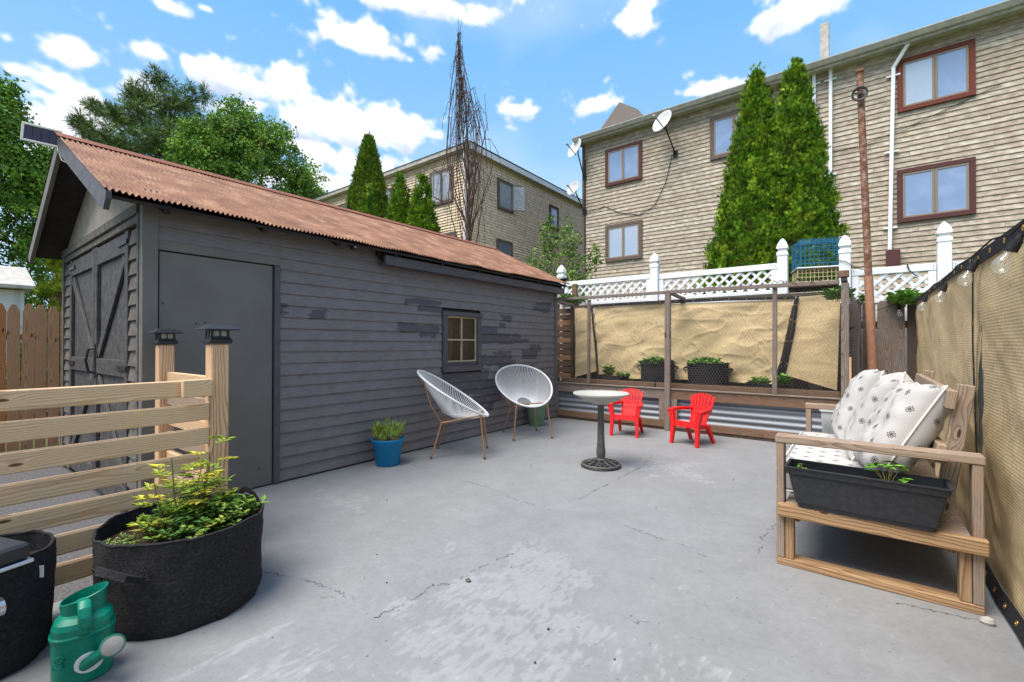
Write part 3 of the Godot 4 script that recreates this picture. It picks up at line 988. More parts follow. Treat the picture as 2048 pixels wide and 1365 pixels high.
func build_shed() -> void:
	var s := thing("garden_shed", "dark grey clapboard shed with rusty corrugated roof beside the patio", "shed")
	# side wall towards the patio
	var wall := Node3D.new()
	put(wall, "side_wall", s)
	var back := begin()
	add_cbox(back, Vector3(0.03, 2.25, 1.93), 0.002, Transform3D(Basis.IDENTITY, Vector3(-4.055, 1.13, -2.86)))
	add_cbox(back, Vector3(0.03, 2.25, 1.83), 0.002, Transform3D(Basis.IDENTITY, Vector3(-4.055, 1.13, -5.45)))
	add_cbox(back, Vector3(0.03, 0.86, 0.70), 0.002, Transform3D(Basis.IDENTITY, Vector3(-4.055, 0.44, -4.18)))
	add_cbox(back, Vector3(0.03, 0.66, 0.70), 0.002, Transform3D(Basis.IDENTITY, Vector3(-4.055, 1.93, -4.18)))
	add_cbox(back, Vector3(0.03, 2.25, 0.92), 0.002, Transform3D(Basis.IDENTITY, Vector3(-4.055, 1.13, -1.44)))
	part("sheathing", done(back), M.soffit, wall)
	siding_board(wall, -1.905, -6.38, 0.015, 0.118)
	for k in range(0, 18):
		var y0 := 0.12 + 0.102 * k
		if y0 + 0.10 > 0.87 and y0 < 1.60:
			siding_board(wall, -1.905, -3.835, y0, 0.116)
			siding_board(wall, -4.537, -6.38, y0, 0.116)
		else:
			siding_board(wall, -1.905, -6.38, y0, 0.116)
	siding_board(wall, -1.038, -6.38, 1.956, 0.116)
	siding_board(wall, -1.038, -6.38, 2.058, 0.20)
	block(wall, "door_header", Vector3(-4.03, 1.885, -1.90), Vector3(-3.993, 1.955, -1.038), M.shed_trim)
	block(s, "corner_board", Vector3(-4.06, -0.10, -1.037), Vector3(-3.985, 2.30, -0.945), M.shed_trim, 0.004)
	block(s, "corner_board", Vector3(-4.06, 0.0, -6.45), Vector3(-3.99, 2.28, -6.38), M.shed_trim, 0.004)
	# flat side door
	var door := block(s, "side_door", Vector3(-4.035, 0.012, -1.845), Vector3(-4.008, 1.876, -1.048), M.shed_trim, 0.003)
	block(s, "door_trim", Vector3(-4.03, 0.0, -1.903), Vector3(-3.988, 1.884, -1.853), M.shed_dark, 0.004)
	var bolts := [Vector3(-4.004, 1.36, -1.28), Vector3(-4.004, 1.37, -1.34), Vector3(-4.004, 1.5, -1.07), Vector3(-4.004, 0.16, -1.74)]
	for p in bolts:
		var st := begin()
		add_lathe(st, [Vector2(0.0, 0.006), Vector2(0.006, 0.005), Vector2(0.008, 0.0)], 8, Transform3D(Basis(Vector3(0, 1, 0), Vector3(1, 0, 0), Vector3(0, 0, -1)), p - door.position))
		part("bolt", done(st), M.shed_dark, door)
	# window
	var win := Node3D.new()
	put(win, "window", s)
	block(win, "casing", Vector3(-4.03, 0.94, -3.915), Vector3(-3.985, 1.555, -3.838), M.shed_dark, 0.004)
	block(win, "casing", Vector3(-4.03, 0.94, -4.535), Vector3(-3.985, 1.555, -4.458), M.shed_dark, 0.004)
	block(win, "casing", Vector3(-4.03, 1.555, -4.548), Vector3(-3.975, 1.612, -3.826), M.shed_dark, 0.004)
	block(win, "sill", Vector3(-4.03, 0.865, -4.545), Vector3(-3.965, 0.94, -3.83), M.shed_dark, 0.004)
	var cream := wood(139, rgb(206, 186, 152), rgb(168, 140, 104), 4.0, rgb(150, 136, 120), 0.3, 0, 0.4)
	block(win, "sash_rail", Vector3(-4.035, 0.94, -4.458), Vector3(-4.005, 0.985, -3.915), M.shed_dark, 0.003)
	for z in [-3.922, -4.186, -4.451]:
		block(win, "muntin", Vector3(-4.04, 0.985, z - 0.009), Vector3(-4.012, 1.555, z + 0.009), cream, 0.003)
	for y in [0.994, 1.262, 1.546]:
		for z in [[-4.441, -4.196], [-4.176, -3.932]]:
			block(win, "muntin", Vector3(-4.04, y - 0.009, z[0]), Vector3(-4.012, y + 0.009, z[1]), cream, 0.003)
	for z in [[-4.440, -4.197], [-4.175, -3.933]]:
		for y in [[1.004, 1.252], [1.272, 1.536]]:
			var st := begin()
			add_cbox(st, Vector3(0.004, y[1] - y[0], z[1] - z[0]), 0.0005)
			part("pane", done(st), M.old_glass, win, Transform3D(Basis(Vector3.UP, rng.randf_range(-0.012, 0.012)), Vector3(-4.028, (y[0] + y[1]) / 2, (z[0] + z[1]) / 2)))
	# a few stored boards seen through the panes
	board(s, "stored_board", Vector3(-4.45, 0.0, -4.05), Vector3(-4.30, 1.9, -4.15), 0.16, 0.02, Vector3(1, 0, 0.2), M.brown_wood)
	board(s, "stored_board", Vector3(-4.55, 0.0, -4.40), Vector3(-4.35, 2.0, -4.30), 0.22, 0.02, Vector3(1, 0, -0.2), M.picket)
	board(s, "stored_board", Vector3(-4.50, 0.0, -4.75), Vector3(-4.35, 1.7, -4.62), 0.2, 0.02, Vector3(1, 0, 0), M.bench)
	# gable wall with double doors
	var g := Node3D.new()
	put(g, "gable_wall", s)
	for k in 19:
		var y0 := -0.08 + 0.112 * k
		for xs in [[-4.345, -4.10], [-6.80, -6.50]]:
			board(g, "clapboard", Vector3(xs[0], y0 + 0.062, -0.962), Vector3(xs[1], y0 + 0.062 + rng.randf_range(-0.003, 0.003), -0.962), 0.122, 0.012, Vector3(0, 0.16, 1), M.shed_gable, 0.002)
	block(g, "corner_board", Vector3(-4.10, -0.1, -0.985), Vector3(-4.062, 2.21, -0.938), M.shed_gable)
	block(g, "corner_board", Vector3(-6.88, -0.1, -1.01), Vector3(-6.805, 2.21, -0.938), M.shed_gable)
	block(g, "header", Vector3(-6.80, 2.08, -0.985), Vector3(-4.102, 2.135, -0.945), M.shed_gable, 0.004)
	block(g, "header", Vector3(-6.86, 2.138, -0.985), Vector3(-4.065, 2.21, -0.928), M.shed_gable, 0.004)
	var gp := prism([Vector2(-6.86, 2.212), Vector2(-4.05, 2.212), Vector2(-4.05, 2.25), Vector2(-5.42, 2.90)], -0.985, -0.965)
	part("gable_panel", gp, M.gable_panel, g)
	for xs in [[-6.495, -5.425, 1.0], [-5.405, -4.352, -1.0]]:
		var leaf := Node3D.new()
		put(leaf, "door", s)
		var x0: float = xs[0]
		var x1: float = xs[1]
		block(leaf, "panel", Vector3(x0, -0.06, -1.0), Vector3(x1, 2.065, -0.972), M.shed_door, 0.003)
		for yy in [[1.90, 2.05], [0.95, 1.08], [-0.05, 0.12]]:
			block(leaf, "rail", Vector3(x0 + 0.085, yy[0], -0.971), Vector3(x1 - 0.085, yy[1], -0.946), M.shed_door, 0.003)
		block(leaf, "stile", Vector3(x0, -0.05, -0.971), Vector3(x0 + 0.082, 2.06, -0.944), M.shed_door, 0.003)
		block(leaf, "stile", Vector3(x1 - 0.082, -0.05, -0.971), Vector3(x1, 2.06, -0.944), M.shed_door, 0.003)
		var out: float = x0 + 0.12 if xs[2] > 0 else x1 - 0.12
		var inn: float = x1 - 0.12 if xs[2] > 0 else x0 + 0.12
		board(leaf, "brace", Vector3(out, 1.86, -0.958), Vector3(inn, 1.12, -0.958), 0.085, 0.022, Vector3(0, 0, 1), M.shed_door)
		board(leaf, "brace", Vector3(out, 0.16, -0.958), Vector3(inn, 0.91, -0.958), 0.085, 0.022, Vector3(0, 0, 1), M.shed_door)
		for yy in [1.98, 1.02]:
			var hx: float = x0 if xs[2] > 0 else x1
			board(leaf, "hinge", Vector3(hx, yy, -0.938), Vector3(hx + xs[2] * 0.26, yy, -0.938), 0.04, 0.006, Vector3(0, 0, 1), M.black_metal, 0.001)
	var hd := begin()
	add_tube(hd, PackedVector3Array([Vector3(-5.36, 1.17, -0.943), Vector3(-5.37, 1.16, -0.90), Vector3(-5.38, 1.06, -0.885), Vector3(-5.37, 0.97, -0.90), Vector3(-5.36, 0.95, -0.943)]), 0.011, 0.011, 6)
	add_cbox(hd, Vector3(0.05, 0.30, 0.008), 0.002, Transform3D(Basis.IDENTITY, Vector3(-5.36, 1.06, -0.940)))
	part("door_handle", done(hd), M.black_metal, s)
	# other two walls
	block(s, "rear_wall", Vector3(-6.90, 0.0, -6.42), Vector3(-4.06, 2.30, -6.36), M.shed_gable)
	block(s, "outer_wall", Vector3(-6.90, -0.1, -6.36), Vector3(-6.84, 2.24, -1.012), M.shed_gable)
	part("gable_panel", prism([Vector2(-6.86, 2.302), Vector2(-4.05, 2.302), Vector2(-5.42, 2.90)], -6.41, -6.39), M.gable_panel, s)
	# roof
	var roof := Node3D.new()
	put(roof, "roof", s)
	part("corrugated_sheet", roof_mesh(EAVE), M.rust, roof)
	part("corrugated_sheet", roof_mesh(EAVE_L), M.rust, roof)
	for e in [EAVE, EAVE_L]:
		var dirn: Vector2 = (e - RIDGE).normalized()
		var nr := Vector2(-dirn.y, dirn.x)
		if nr.y < 0: nr = -nr
		for k in 3:
			var st := begin()
			var za := -0.685 - k * 1.94
			var zb := za - 1.96
			var lift := 0.016 + k * 0.002
			var a: Vector2 = RIDGE + Vector2(0, 0.022 + k * 0.002)
			var b: Vector2 = RIDGE + dirn * 0.155 + nr * lift
			add_prism(st, PackedVector2Array([a, b, b - nr * 0.004, a - Vector2(0, 0.005)]), zb, za)
			part("ridge_cap", done(st), tinted(M.rust, Color(0.95, 0.80, 0.74)), roof)
		# boards under the sheets
		var sd: Vector2 = dirn * 0.01 - nr * 0.018
		var st2 := begin()
		var p0 := RIDGE + Vector2(0, -0.045)
		var p1: Vector2 = e - dirn * 0.03 - nr * 0.045
		add_prism(st2, PackedVector2Array([p0, p1, p1 - nr * 0.022, p0 - Vector2(0, 0.026)]), -6.43, -0.735)
		part("roof_deck", done(st2), M.soffit, roof)
		# barge board on the near gable end
		var bp := begin()
		var q0 := RIDGE + Vector2(0, -0.012)
		var q1: Vector2 = e + dirn * 0.012 - nr * 0.012
		add_prism(bp, PackedVector2Array([q0, q1, q1 + Vector2(-0.005 * signf(dirn.x), -0.045), q1 + Vector2(-0.07 * signf(dirn.x), -0.105), q0 + Vector2(0, -0.135)]), -0.735, -0.705)
		part("barge_board", done(bp), M.shed_dark if e == EAVE else M.shed_trim, s)
	for k in 9:
		var z := -1.05 - k * 0.66
		board(roof, "rafter", Vector3(-3.84, 2.145, z), Vector3(-4.10, 2.272, z), 0.07, 0.04, Vector3(0, 0, 1), M.soffit)
	# boxed eave along the far part
	var bx := Node3D.new()
	put(bx, "eave_box", s)
	block(bx, "fascia", Vector3(-3.90, 2.028, -6.45), Vector3(-3.862, 2.125, -2.905), M.shed_dark, 0.004)
	block(bx, "soffit", Vector3(-4.0, 2.035, -6.44), Vector3(-3.902, 2.055, -2.91), M.shed_dark, 0.003)
	block(bx, "top_board", Vector3(-4.0, 2.10, -6.44), Vector3(-3.902, 2.12, -2.91), M.soffit, 0.003)
	block(bx, "frieze", Vector3(-4.0, 2.121, -6.44), Vector3(-3.962, 2.24, -2.88), M.soffit, 0.003)
	# small round sensor under the eave
	var sen := thing("motion_sensor", "small dark round sensor on the shed wall under the eave", "sensor", Vector3(-3.985, 2.165, -2.60))
	var ss := begin()
	add_lathe(ss, [Vector2(0.0, 0.05), Vector2(0.02, 0.046), Vector2(0.03, 0.03), Vector2(0.03, 0.0)], 14, Transform3D(Basis(Vector3(0, 1, 0), Vector3(1, 0, 0), Vector3(0, 0, -1)), Vector3.ZERO))
	part("housing", done(ss), M.black_metal, sen)
	var sl := begin()
	add_lathe(sl, [Vector2(0.0, 0.062), Vector2(0.010, 0.058), Vector2(0.014, 0.048)], 12, Transform3D(Basis(Vector3(0, 1, 0), Vector3(1, 0, 0), Vector3(0, 0, -1)), Vector3.ZERO))
	part("lens", done(sl), M.steel, sen)
	# solar panel tied to the ridge
	var sp := thing("solar_charger", "small white-framed solar panel tied to the shed ridge", "solar panel", Vector3(-5.47, 2.965, -0.615))
	var fr := Transform3D(Basis(Vector3(0.30, -0.06, -0.95), Vector3(0.02, 1.0, -0.05), Vector3(0.95, 0.12, 0.30)).orthonormalized(), Vector3.ZERO)
	for q in [[0.0, 0.068, 0.24, 0.018], [0.0, -0.068, 0.24, 0.018]]:
		part("frame", cbox(Vector3(q[2], q[3], 0.022), 0.003), M.ivory, sp, fr * Transform3D(Basis.IDENTITY, Vector3(q[0], q[1], 0)))
	for q in [[0.111, 0.0], [-0.111, 0.0]]:
		part("frame", cbox(Vector3(0.018, 0.118, 0.022), 0.003), M.ivory, sp, fr * Transform3D(Basis.IDENTITY, Vector3(q[0], q[1], 0)))
	for q in 4:
		part("cell", cbox(Vector3(0.049, 0.116, 0.008), 0.001), M.solar, sp, fr * Transform3D(Basis.IDENTITY, Vector3(-0.0765 + q * 0.051, 0, 0.004)))
	part("back", cbox(Vector3(0.20, 0.116, 0.006), 0.001), M.ivory, sp, fr * Transform3D(Basis.IDENTITY, Vector3(0, 0, -0.008)))
	var ck := begin()
	var pts := PackedVector3Array()
	for i in 26:
		var a := i * 0.9
		pts.append(Vector3(0.03 + 0.02 * cos(a), 0.0 + 0.022 * sin(a * 1.3), -0.115 + 0.018 * sin(a)))
	add_tube(ck, pts, 0.004, 0.004, 5)
	add_tube(ck, PackedVector3Array([Vector3(0.03, -0.01, -0.10), Vector3(0.06, -0.11, -0.09), Vector3(0.10, -0.20, -0.11), Vector3(0.19, -0.25, -0.16), Vector3(0.24, -0.27, -0.24)]), 0.004, 0.004, 5)
	part("cable", done(ck), M.ivory, sp)
	# little solar lamp clipped to the far eave
	var el := thing("solar_spike_lamp", "small black solar lamp clipped to the far end of the shed eave", "lamp", Vector3(-3.84, 2.11, -6.40))
	part("stake", tube([Vector3(0, 0, 0), Vector3(0.02, 0.08, 0), Vector3(0.01, 0.13, 0)], 0.012, 0.009, 6), M.black_metal, el)
	part("head", lathe([Vector2(0.0, 0.17), Vector2(0.075, 0.165), Vector2(0.078, 0.155), Vector2(0.03, 0.13), Vector2(0.012, 0.12)], 14), M.black_metal, el)
	part("cell", lathe([Vector2(0.0, 0.1745), Vector2(0.06, 0.1725)], 10), M.solar, el)
	part("strap", tube([Vector3(0.02, 0.05, 0.0), Vector3(0.08, 0.05, 0.06), Vector3(0.14, -0.02, 0.10)], 0.008, 0.004, 5), M.rubber, el)

# ------------------------------------------------------------------ wooden railing by the drive
func post_cap(at: Vector3, label: String) -> void:
	var t := thing("post_cap_lamp", label, "lamp", at, 0.0, "solar lamps capping the railing posts")
	var st := begin()
	add_cbox(st, Vector3(0.118, 0.028, 0.118), 0.012, Transform3D(Basis.IDENTITY, Vector3(0, 0.016, 0)))
	add_cbox(st, Vector3(0.100, 0.012, 0.100), 0.003, Transform3D(Basis.IDENTITY, Vector3(0, 0.036, 0)))
	part("base", done(st), M.black_metal, t)
	var g := begin()
	add_cbox(g, Vector3(0.076, 0.032, 0.076), 0.002, Transform3D(Basis.IDENTITY, Vector3(0, 0.058, 0)))
	part("lens", done(g), M.bowl, t)
	for k in 4:
		var rot := Basis(Vector3.UP, k * PI / 2)
		part("corner_bar", cbox(Vector3(0.011, 0.034, 0.011), 0.001), M.black_metal, t, Transform3D(rot, rot * Vector3(0.04, 0.058, 0.04)))
		part("bar", cbox(Vector3(0.006, 0.034, 0.008), 0.001), M.black_metal, t, Transform3D(rot, rot * Vector3(0, 0.058, 0.041)))
	var r := begin()
	var lo := 0.085; var hi := 0.045
	var y0 := 0.078; var y1 := 0.108
	var c0 := [Vector3(-lo, y0, -lo), Vector3(lo, y0, -lo), Vector3(lo, y0, lo), Vector3(-lo, y0, lo)]
	var cm := [Vector3(-lo, y0 + 0.005, -lo), Vector3(lo, y0 + 0.005, -lo), Vector3(lo, y0 + 0.005, lo), Vector3(-lo, y0 + 0.005, lo)]
	var c1 := [Vector3(-hi, y1, -hi), Vector3(hi, y1, -hi), Vector3(hi, y1, hi), Vector3(-hi, y1, hi)]
	for k in 4:
		var m: Vector3 = (c0[k] + c0[(k + 1) % 4])
		m.y = 0.0
		quad(r, c0[k], c0[(k + 1) % 4], cm[(k + 1) % 4], cm[k], m)
		quad(r, cm[k], cm[(k + 1) % 4], c1[(k + 1) % 4], c1[k], m + Vector3(0, 0.1, 0))
	quad(r, c1[0], c1[1], c1[2], c1[3], Vector3.UP)
	quad(r, c0[0], c0[1], c0[2], c0[3], Vector3.DOWN)
	part("roof", done(r), M.black_metal, t)

func build_railing() -> void:
	var t := thing("deck_railing", "light pine slat railing with two square posts at the patio edge", "railing")
	var a := Vector3(-2.9, 0, -1.03)
	var b := Vector3(-3.8, 0, -1.03)
	board(t, "post", a + Vector3(0, -0.125, 0), a + Vector3(0, 1.205, 0), 0.089, 0.089, Vector3(1, 0, 0), M.post, 0.006, 3)
	board(t, "post", b + Vector3(0, -0.125, 0), b + Vector3(0, 1.200, 0), 0.089, 0.089, Vector3(1, 0, 0), M.post, 0.006, 5)
	for k in 7:
		var top := 1.008 - 0.1335 * k
		var y := top - 0.0445
		board(t, "slat", Vector3(-2.885, y, -0.984), Vector3(-2.885, y - 0.004, 1.3), 0.089, 0.036, Vector3(1, 0, 0), M.pine, 0.004)
		board(t, "slat", Vector3(-2.946, y + 0.006, -1.045), Vector3(-3.754, y + 0.006, -1.045), 0.089, 0.036, Vector3(0, 0, 1), M.bench if k % 2 else M.pine_grey, 0.004)
	board(t, "splice_block", Vector3(-2.845, 0.966, -0.984), Vector3(-2.845, 0.966, -0.845), 0.094, 0.037, Vector3(1, 0, 0), M.pine, 0.004)
	board(t, "post", Vector3(-2.9, -0.125, 0.75), Vector3(-2.9, -0.124 + 1.1, 0.75), 0.089, 0.07, Vector3(0, 0, 1), M.post, 0.006, 4).position.x = -2.95
	post_cap(Vector3(-2.9, 1.205, -1.03), "black lantern cap on the railing post nearest the big grow bag")
	post_cap(Vector3(-3.8, 1.200, -1.03), "black lantern cap on the railing post nearest the shed corner")

# ------------------------------------------------------------------ dog-eared fence beyond the drive
func build_picket_fence() -> void:
	var t := thing("picket_fence", "brown stockade fence with pointed pickets left of the shed", "fence")
	var x := -8.4
	var z := -1.19
	var k := 0
	while z < 1.4:
		var w := 0.108 + rng.randf_range(-0.006, 0.006)
		var h := 1.84 + rng.randf_range(-0.02, 0.02)
		var tip := w * 0.85
		var st := begin()
		var p := [Vector2(-w / 2, 0), Vector2(w / 2, 0), Vector2(w / 2, h - tip), Vector2(w * 0.36, h - tip * 0.55), Vector2(0.02, h), Vector2(-0.02, h), Vector2(-w * 0.36, h - tip * 0.55), Vector2(-w / 2, h - tip)]
		var poly := PackedVector2Array()
		for q in p: poly.append(q)
		add_prism(st, poly, 0.0, 0.018)
		# grain runs up the picket
		var mt := MeshDataTool.new()
		var am := done(st)
		mt.create_from_surface(am, 0)
		for i in mt.get_vertex_count():
			var v := mt.get_vertex(i)
			mt.set_vertex_uv(i, Vector2(v.y + fposmod(k * 0.37, 0.4), v.x + 0.1 + fposmod(k * 0.073, 0.15)))
		am.clear_surfaces()
		mt.commit_to_surface(am)
		part("picket", am, [M.picket_new, M.picket, M.picket, M.picket, M.picket][k % 5] if k > 0 else M.picket_new, t, Transform3D(Basis(Vector3.UP, PI / 2).rotated(Vector3.RIGHT, rng.randf_range(-0.008, 0.008)), Vector3(x, -0.12, z)))
		z += 0.118
		k += 1
	for y in [0.3, 1.3]:
		board(t, "rail", Vector3(x - 0.025, y, -1.25), Vector3(x - 0.025, y, 1.4), 0.08, 0.035, Vector3(1, 0, 0), M.picket)

# ------------------------------------------------------------------ planting bed with a timber and chicken-wire frame
func hex_wire(st: SurfaceTool, w: float, h: float, cell: float, f: Callable) -> void:
	# hexagons with two twisted uprights; f maps (x, y) on the net to space
	var dx := cell
	var dy := cell * 0.86
	var ny := int(h / dy)
	var nx := int(w / dx)
	for j in ny:
		for i in nx:
			var ox := (i + (0.5 if j % 2 else 0.0)) * dx
			var oy := j * dy
			var p0 := Vector2(ox, oy)
			var p1 := Vector2(ox, oy + dy * 0.45)
			var p2 := Vector2(ox + dx * 0.5, oy + dy)
			var p3 := Vector2(ox - dx * 0.5, oy + dy)
			for e in [[p0, p1, 0.0013], [p1, p2, 0.0009], [p1, p3, 0.0009]]:
				var a: Vector2 = e[0]
				var b: Vector2 = e[1]
				if a.x < 0 or b.x < 0 or a.x > w or b.x > w or b.y > h: continue
				add_tube(st, PackedVector3Array([f.call(a), f.call(b)]), e[2], e[2], 3, false)

func corrugated_panel(x0: float, x1: float, y0: float, y1: float, z: float) -> ArrayMesh:
	var st := begin()
	var waves := (y1 - y0) / 0.082
	add_sheet(st, 16, int(waves * 12.0), func(u: float, v: float) -> Vector3:
		return Vector3(lerpf(x0, x1, u), lerpf(y0, y1, v), z + 0.009 * sin(v * waves * TAU) + 0.003 * sin(u * 9.0 + v * 3.0)), x1 - x0, y1 - y0)
	return done(st)

func build_bed() -> void:
	var t := thing("raised_planting_bed", "weathered timber raised bed with corrugated metal front and chicken wire cage", "planter bed")
	var zf := -6.42
	for s in [[-4.05, -2.195], [-2.115, -0.13]]:
		var x0: float = s[0]
		var x1: float = s[1]
		board(t, "top_rail", Vector3(x0, 0.505, zf), Vector3(x1, 0.505, zf), 0.13, 0.036, Vector3(0, 0, 1), M.grey_wood if x0 < -3 else M.brown_wood)
		board(t, "bottom_rail", Vector3(x0, 0.088, zf), Vector3(x1, 0.088, zf), 0.095, 0.036, Vector3(0, 0, 1), M.brown_wood)
		for xx in [x0 + 0.045, x1 - 0.045]:
			board(t, "stile", Vector3(xx, 0.138, zf + 0.002), Vector3(xx, 0.438, zf + 0.002), 0.085, 0.034, Vector3(0, 0, 1), M.grey_wood)
		part("corrugated_panel", corrugated_panel(x0 + 0.03, x1 - 0.03, 0.11, 0.45, zf - 0.035), M.galv, t)
		board(t, "ledger", Vector3(x0, 0.028, zf - 0.01), Vector3(x1, 0.028, zf - 0.01), 0.05, 0.03, Vector3(0, 0, 1), M.dark_wood)
	board(t, "cap_rail", Vector3(-4.08, 0.579, zf - 0.01), Vector3(-0.12, 0.579, zf - 0.01), 0.085, 0.016, Vector3(0, 1, 0), M.grey_wood)
	board(t, "inner_board", Vector3(-3.98, 0.58, -6.56), Vector3(-2.4, 0.58, -6.56), 0.14, 0.03, Vector3(0, 0, 1), M.brown_wood)
	board(t, "inner_board", Vector3(-2.38, 0.575, -6.565), Vector3(-0.2, 0.575, -6.565), 0.15, 0.03, Vector3(0, 0, 1), M.brown_wood)
	for x in [-4.07, -0.14]:
		board(t, "side_board", Vector3(x, 0.32, -6.44), Vector3(x, 0.32, -7.16), 0.5, 0.03, Vector3(1, 0, 0), M.grey_wood)
	board(t, "back_board", Vector3(-4.05, 0.33, -7.17), Vector3(-0.13, 0.33, -7.17), 0.55, 0.03, Vector3(0, 0, 1), M.dark_wood)
	# uprights
	for p in [[-4.085, 0.0, 1.92, 0.06], [-2.155, 0.0, 1.925, 0.075], [-0.148, 0.0, 1.90, 0.075]]:
		board(t, "post", Vector3(p[0], p[1], zf + 0.03), Vector3(p[0] + 0.01, p[2], zf + 0.03), p[3], 0.06, Vector3(0, 0, 1), M.grey_wood, 0.006)
	for p in [[-3.40, 0.045], [-0.845, 0.05]]:
		board(t, "upright", Vector3(p[0], 0.59, zf + 0.005), Vector3(p[0] + 0.008, 1.905, zf + 0.005), p[1], 0.04, Vector3(0, 0, 1), M.grey_wood, 0.004)
	board(t, "upright", Vector3(-0.10, 0.60, zf + 0.04), Vector3(-0.10, 1.06, zf + 0.04), 0.03, 0.03, Vector3(0, 0, 1), M.pine_grey, 0.003)
	for x in [-4.085, -2.155, -0.148]:
		board(t, "rear_post", Vector3(x, 0.0, -7.10), Vector3(x, 1.88, -7.10), 0.06, 0.05, Vector3(0, 0, 1), M.dark_wood, 0.005)
		board(t, "cross_rail", Vector3(x, 1.945, zf + 0.06), Vector3(x, 1.905, -7.14), 0.06, 0.035, Vector3(0, 1, 0), M.grey_wood, 0.004)
	board(t, "head_rail", Vector3(-4.12, 1.945, zf + 0.03), Vector3(-2.19, 1.938, zf + 0.03), 0.042, 0.035, Vector3(0, 0, 1), M.grey_wood, 0.004)
	board(t, "head_rail", Vector3(-2.12, 1.940, zf + 0.035), Vector3(-0.19, 1.915, zf + 0.035), 0.048, 0.035, Vector3(0, 0, 1), M.grey_wood, 0.004)
	board(t, "rear_rail", Vector3(-4.05, 1.86, -7.06), Vector3(-0.18, 1.86, -7.06), 0.05, 0.03, Vector3(0, 0, 1), M.dark_wood, 0.004)
	block(t, "end_block", Vector3(-0.20, 1.965, -6.42), Vector3(-0.10, 2.04, -6.33), M.brown_wood, 0.006)
	# wire
	var st := begin()
	hex_wire(st, 3.90, 1.40, 0.036, func(p: Vector2) -> Vector3:
		return Vector3(-4.06 + p.x, 0.53 + p.y, zf + 0.028 + 0.012 * sin(p.x * 3.1) * sin(p.y * 2.2)))
	tag(part("chicken_wire", done(st), M.wire, t), "", "", "", "stuff")
	var sr := begin()
	hex_wire(sr, 0.70, 1.42, 0.036, func(p: Vector2) -> Vector3:
		return Vector3(-0.095 + 0.10 * sin(clampf(p.y / 1.42, 0, 1) * PI) * sin(p.x / 0.7 * PI) + 0.02 * sin(p.y * 7.0), 0.47 + p.y, zf + 0.02 - p.x))
	tag(part("chicken_wire", done(sr), M.wire, t), "", "", "", "stuff")
	# soil
	var so := begin()
	var sn := nz(181, 2.4, 4)
	add_sheet(so, 60, 14, func(u: float, v: float) -> Vector3:
		var x := lerpf(-4.04, -0.16, u)
		var z := lerpf(-6.575, -7.15, v)
		return Vector3(x, 0.575 + sn.get_noise_2d(x * 2.0, z * 2.0) * 0.035 + v * 0.03, z), 1, 1, true)
	part("soil", done(so), M.soil, t)

# ------------------------------------------------------------------ cloth sheets
func cloth_sheet(tl: Vector3, tr: Vector3, br: Vector3, bl: Vector3, nrm: Vector3, amp: float, seed_: int, nu := 60, nv := 36, sag := 0.0) -> ArrayMesh:
	var st := begin()
	var n1 := nz(seed_, 1.0, 3)
	var n2 := nz(seed_ + 1, 1.0, 2)
	var w := tl.distance_to(tr)
	var h := tl.distance_to(bl)
	add_sheet(st, nu, nv, func(u: float, v: float) -> Vector3:
		var p := tl.lerp(tr, u).lerp(bl.lerp(br, u), v)
		var x := u * w
		var y := v * h
		var d := n1.get_noise_2d(x * 0.8 + y * 0.4, y * 1.1) * 1.1
		# creases: sharp ridges of a folded, loosely hung cloth
		var c1 := absf(n2.get_noise_2d(x * 0.75 - y * 0.5, y * 2.0 + x * 0.35))
		var c2 := absf(n1.get_noise_2d(x * 1.1 + y * 0.9 + 7.0, y * 1.5 - x * 1.3))
		var l1 := maxf(0.0, 0.24 - c1) / 0.24
		var l2 := maxf(0.0, 0.10 - c2) / 0.10
		d += l1 * l1 * 0.26 * (0.45 + 0.55 * v) + l2 * l2 * 0.14
		p += nrm * d * amp * smoothstep(0.0, 0.08, v)
		p.y -= sag * sin(u * PI) * v * (1.0 - 0.3 * v)
		return p, w, h)
	return done(st)

func hem(parent: Node, called: String, pts: Array, w: float, nrm: Vector3, m: Material, eyelets := 0) -> void:
	# a flat webbing strip along pts, with brass eyelets
	var st := begin()
	for i in pts.size() - 1:
		var a: Vector3 = pts[i]
		var b: Vector3 = pts[i + 1]
		add_cbox(st, Vector3(a.distance_to(b) + 0.004, w, 0.004), 0.001, beam_xf(a, b, nrm))
	var o := part(called, done(st), m, parent)
	if eyelets > 0:
		for k in eyelets:
			var f := (k + 0.5) / eyelets * (pts.size() - 1)
			var i := int(f)
			var p: Vector3 = pts[i].lerp(pts[i + 1], f - i) + nrm * 0.003
			var g := begin()
			var q := Basis(Quaternion(Vector3.UP, nrm))
			add_lathe(g, [Vector2(0.006, 0.0), Vector2(0.0075, 0.0025), Vector2(0.012, 0.0025), Vector2(0.0135, 0.0)], 12, Transform3D(q, p))
			part("eyelet", done(g), M.brass, o)

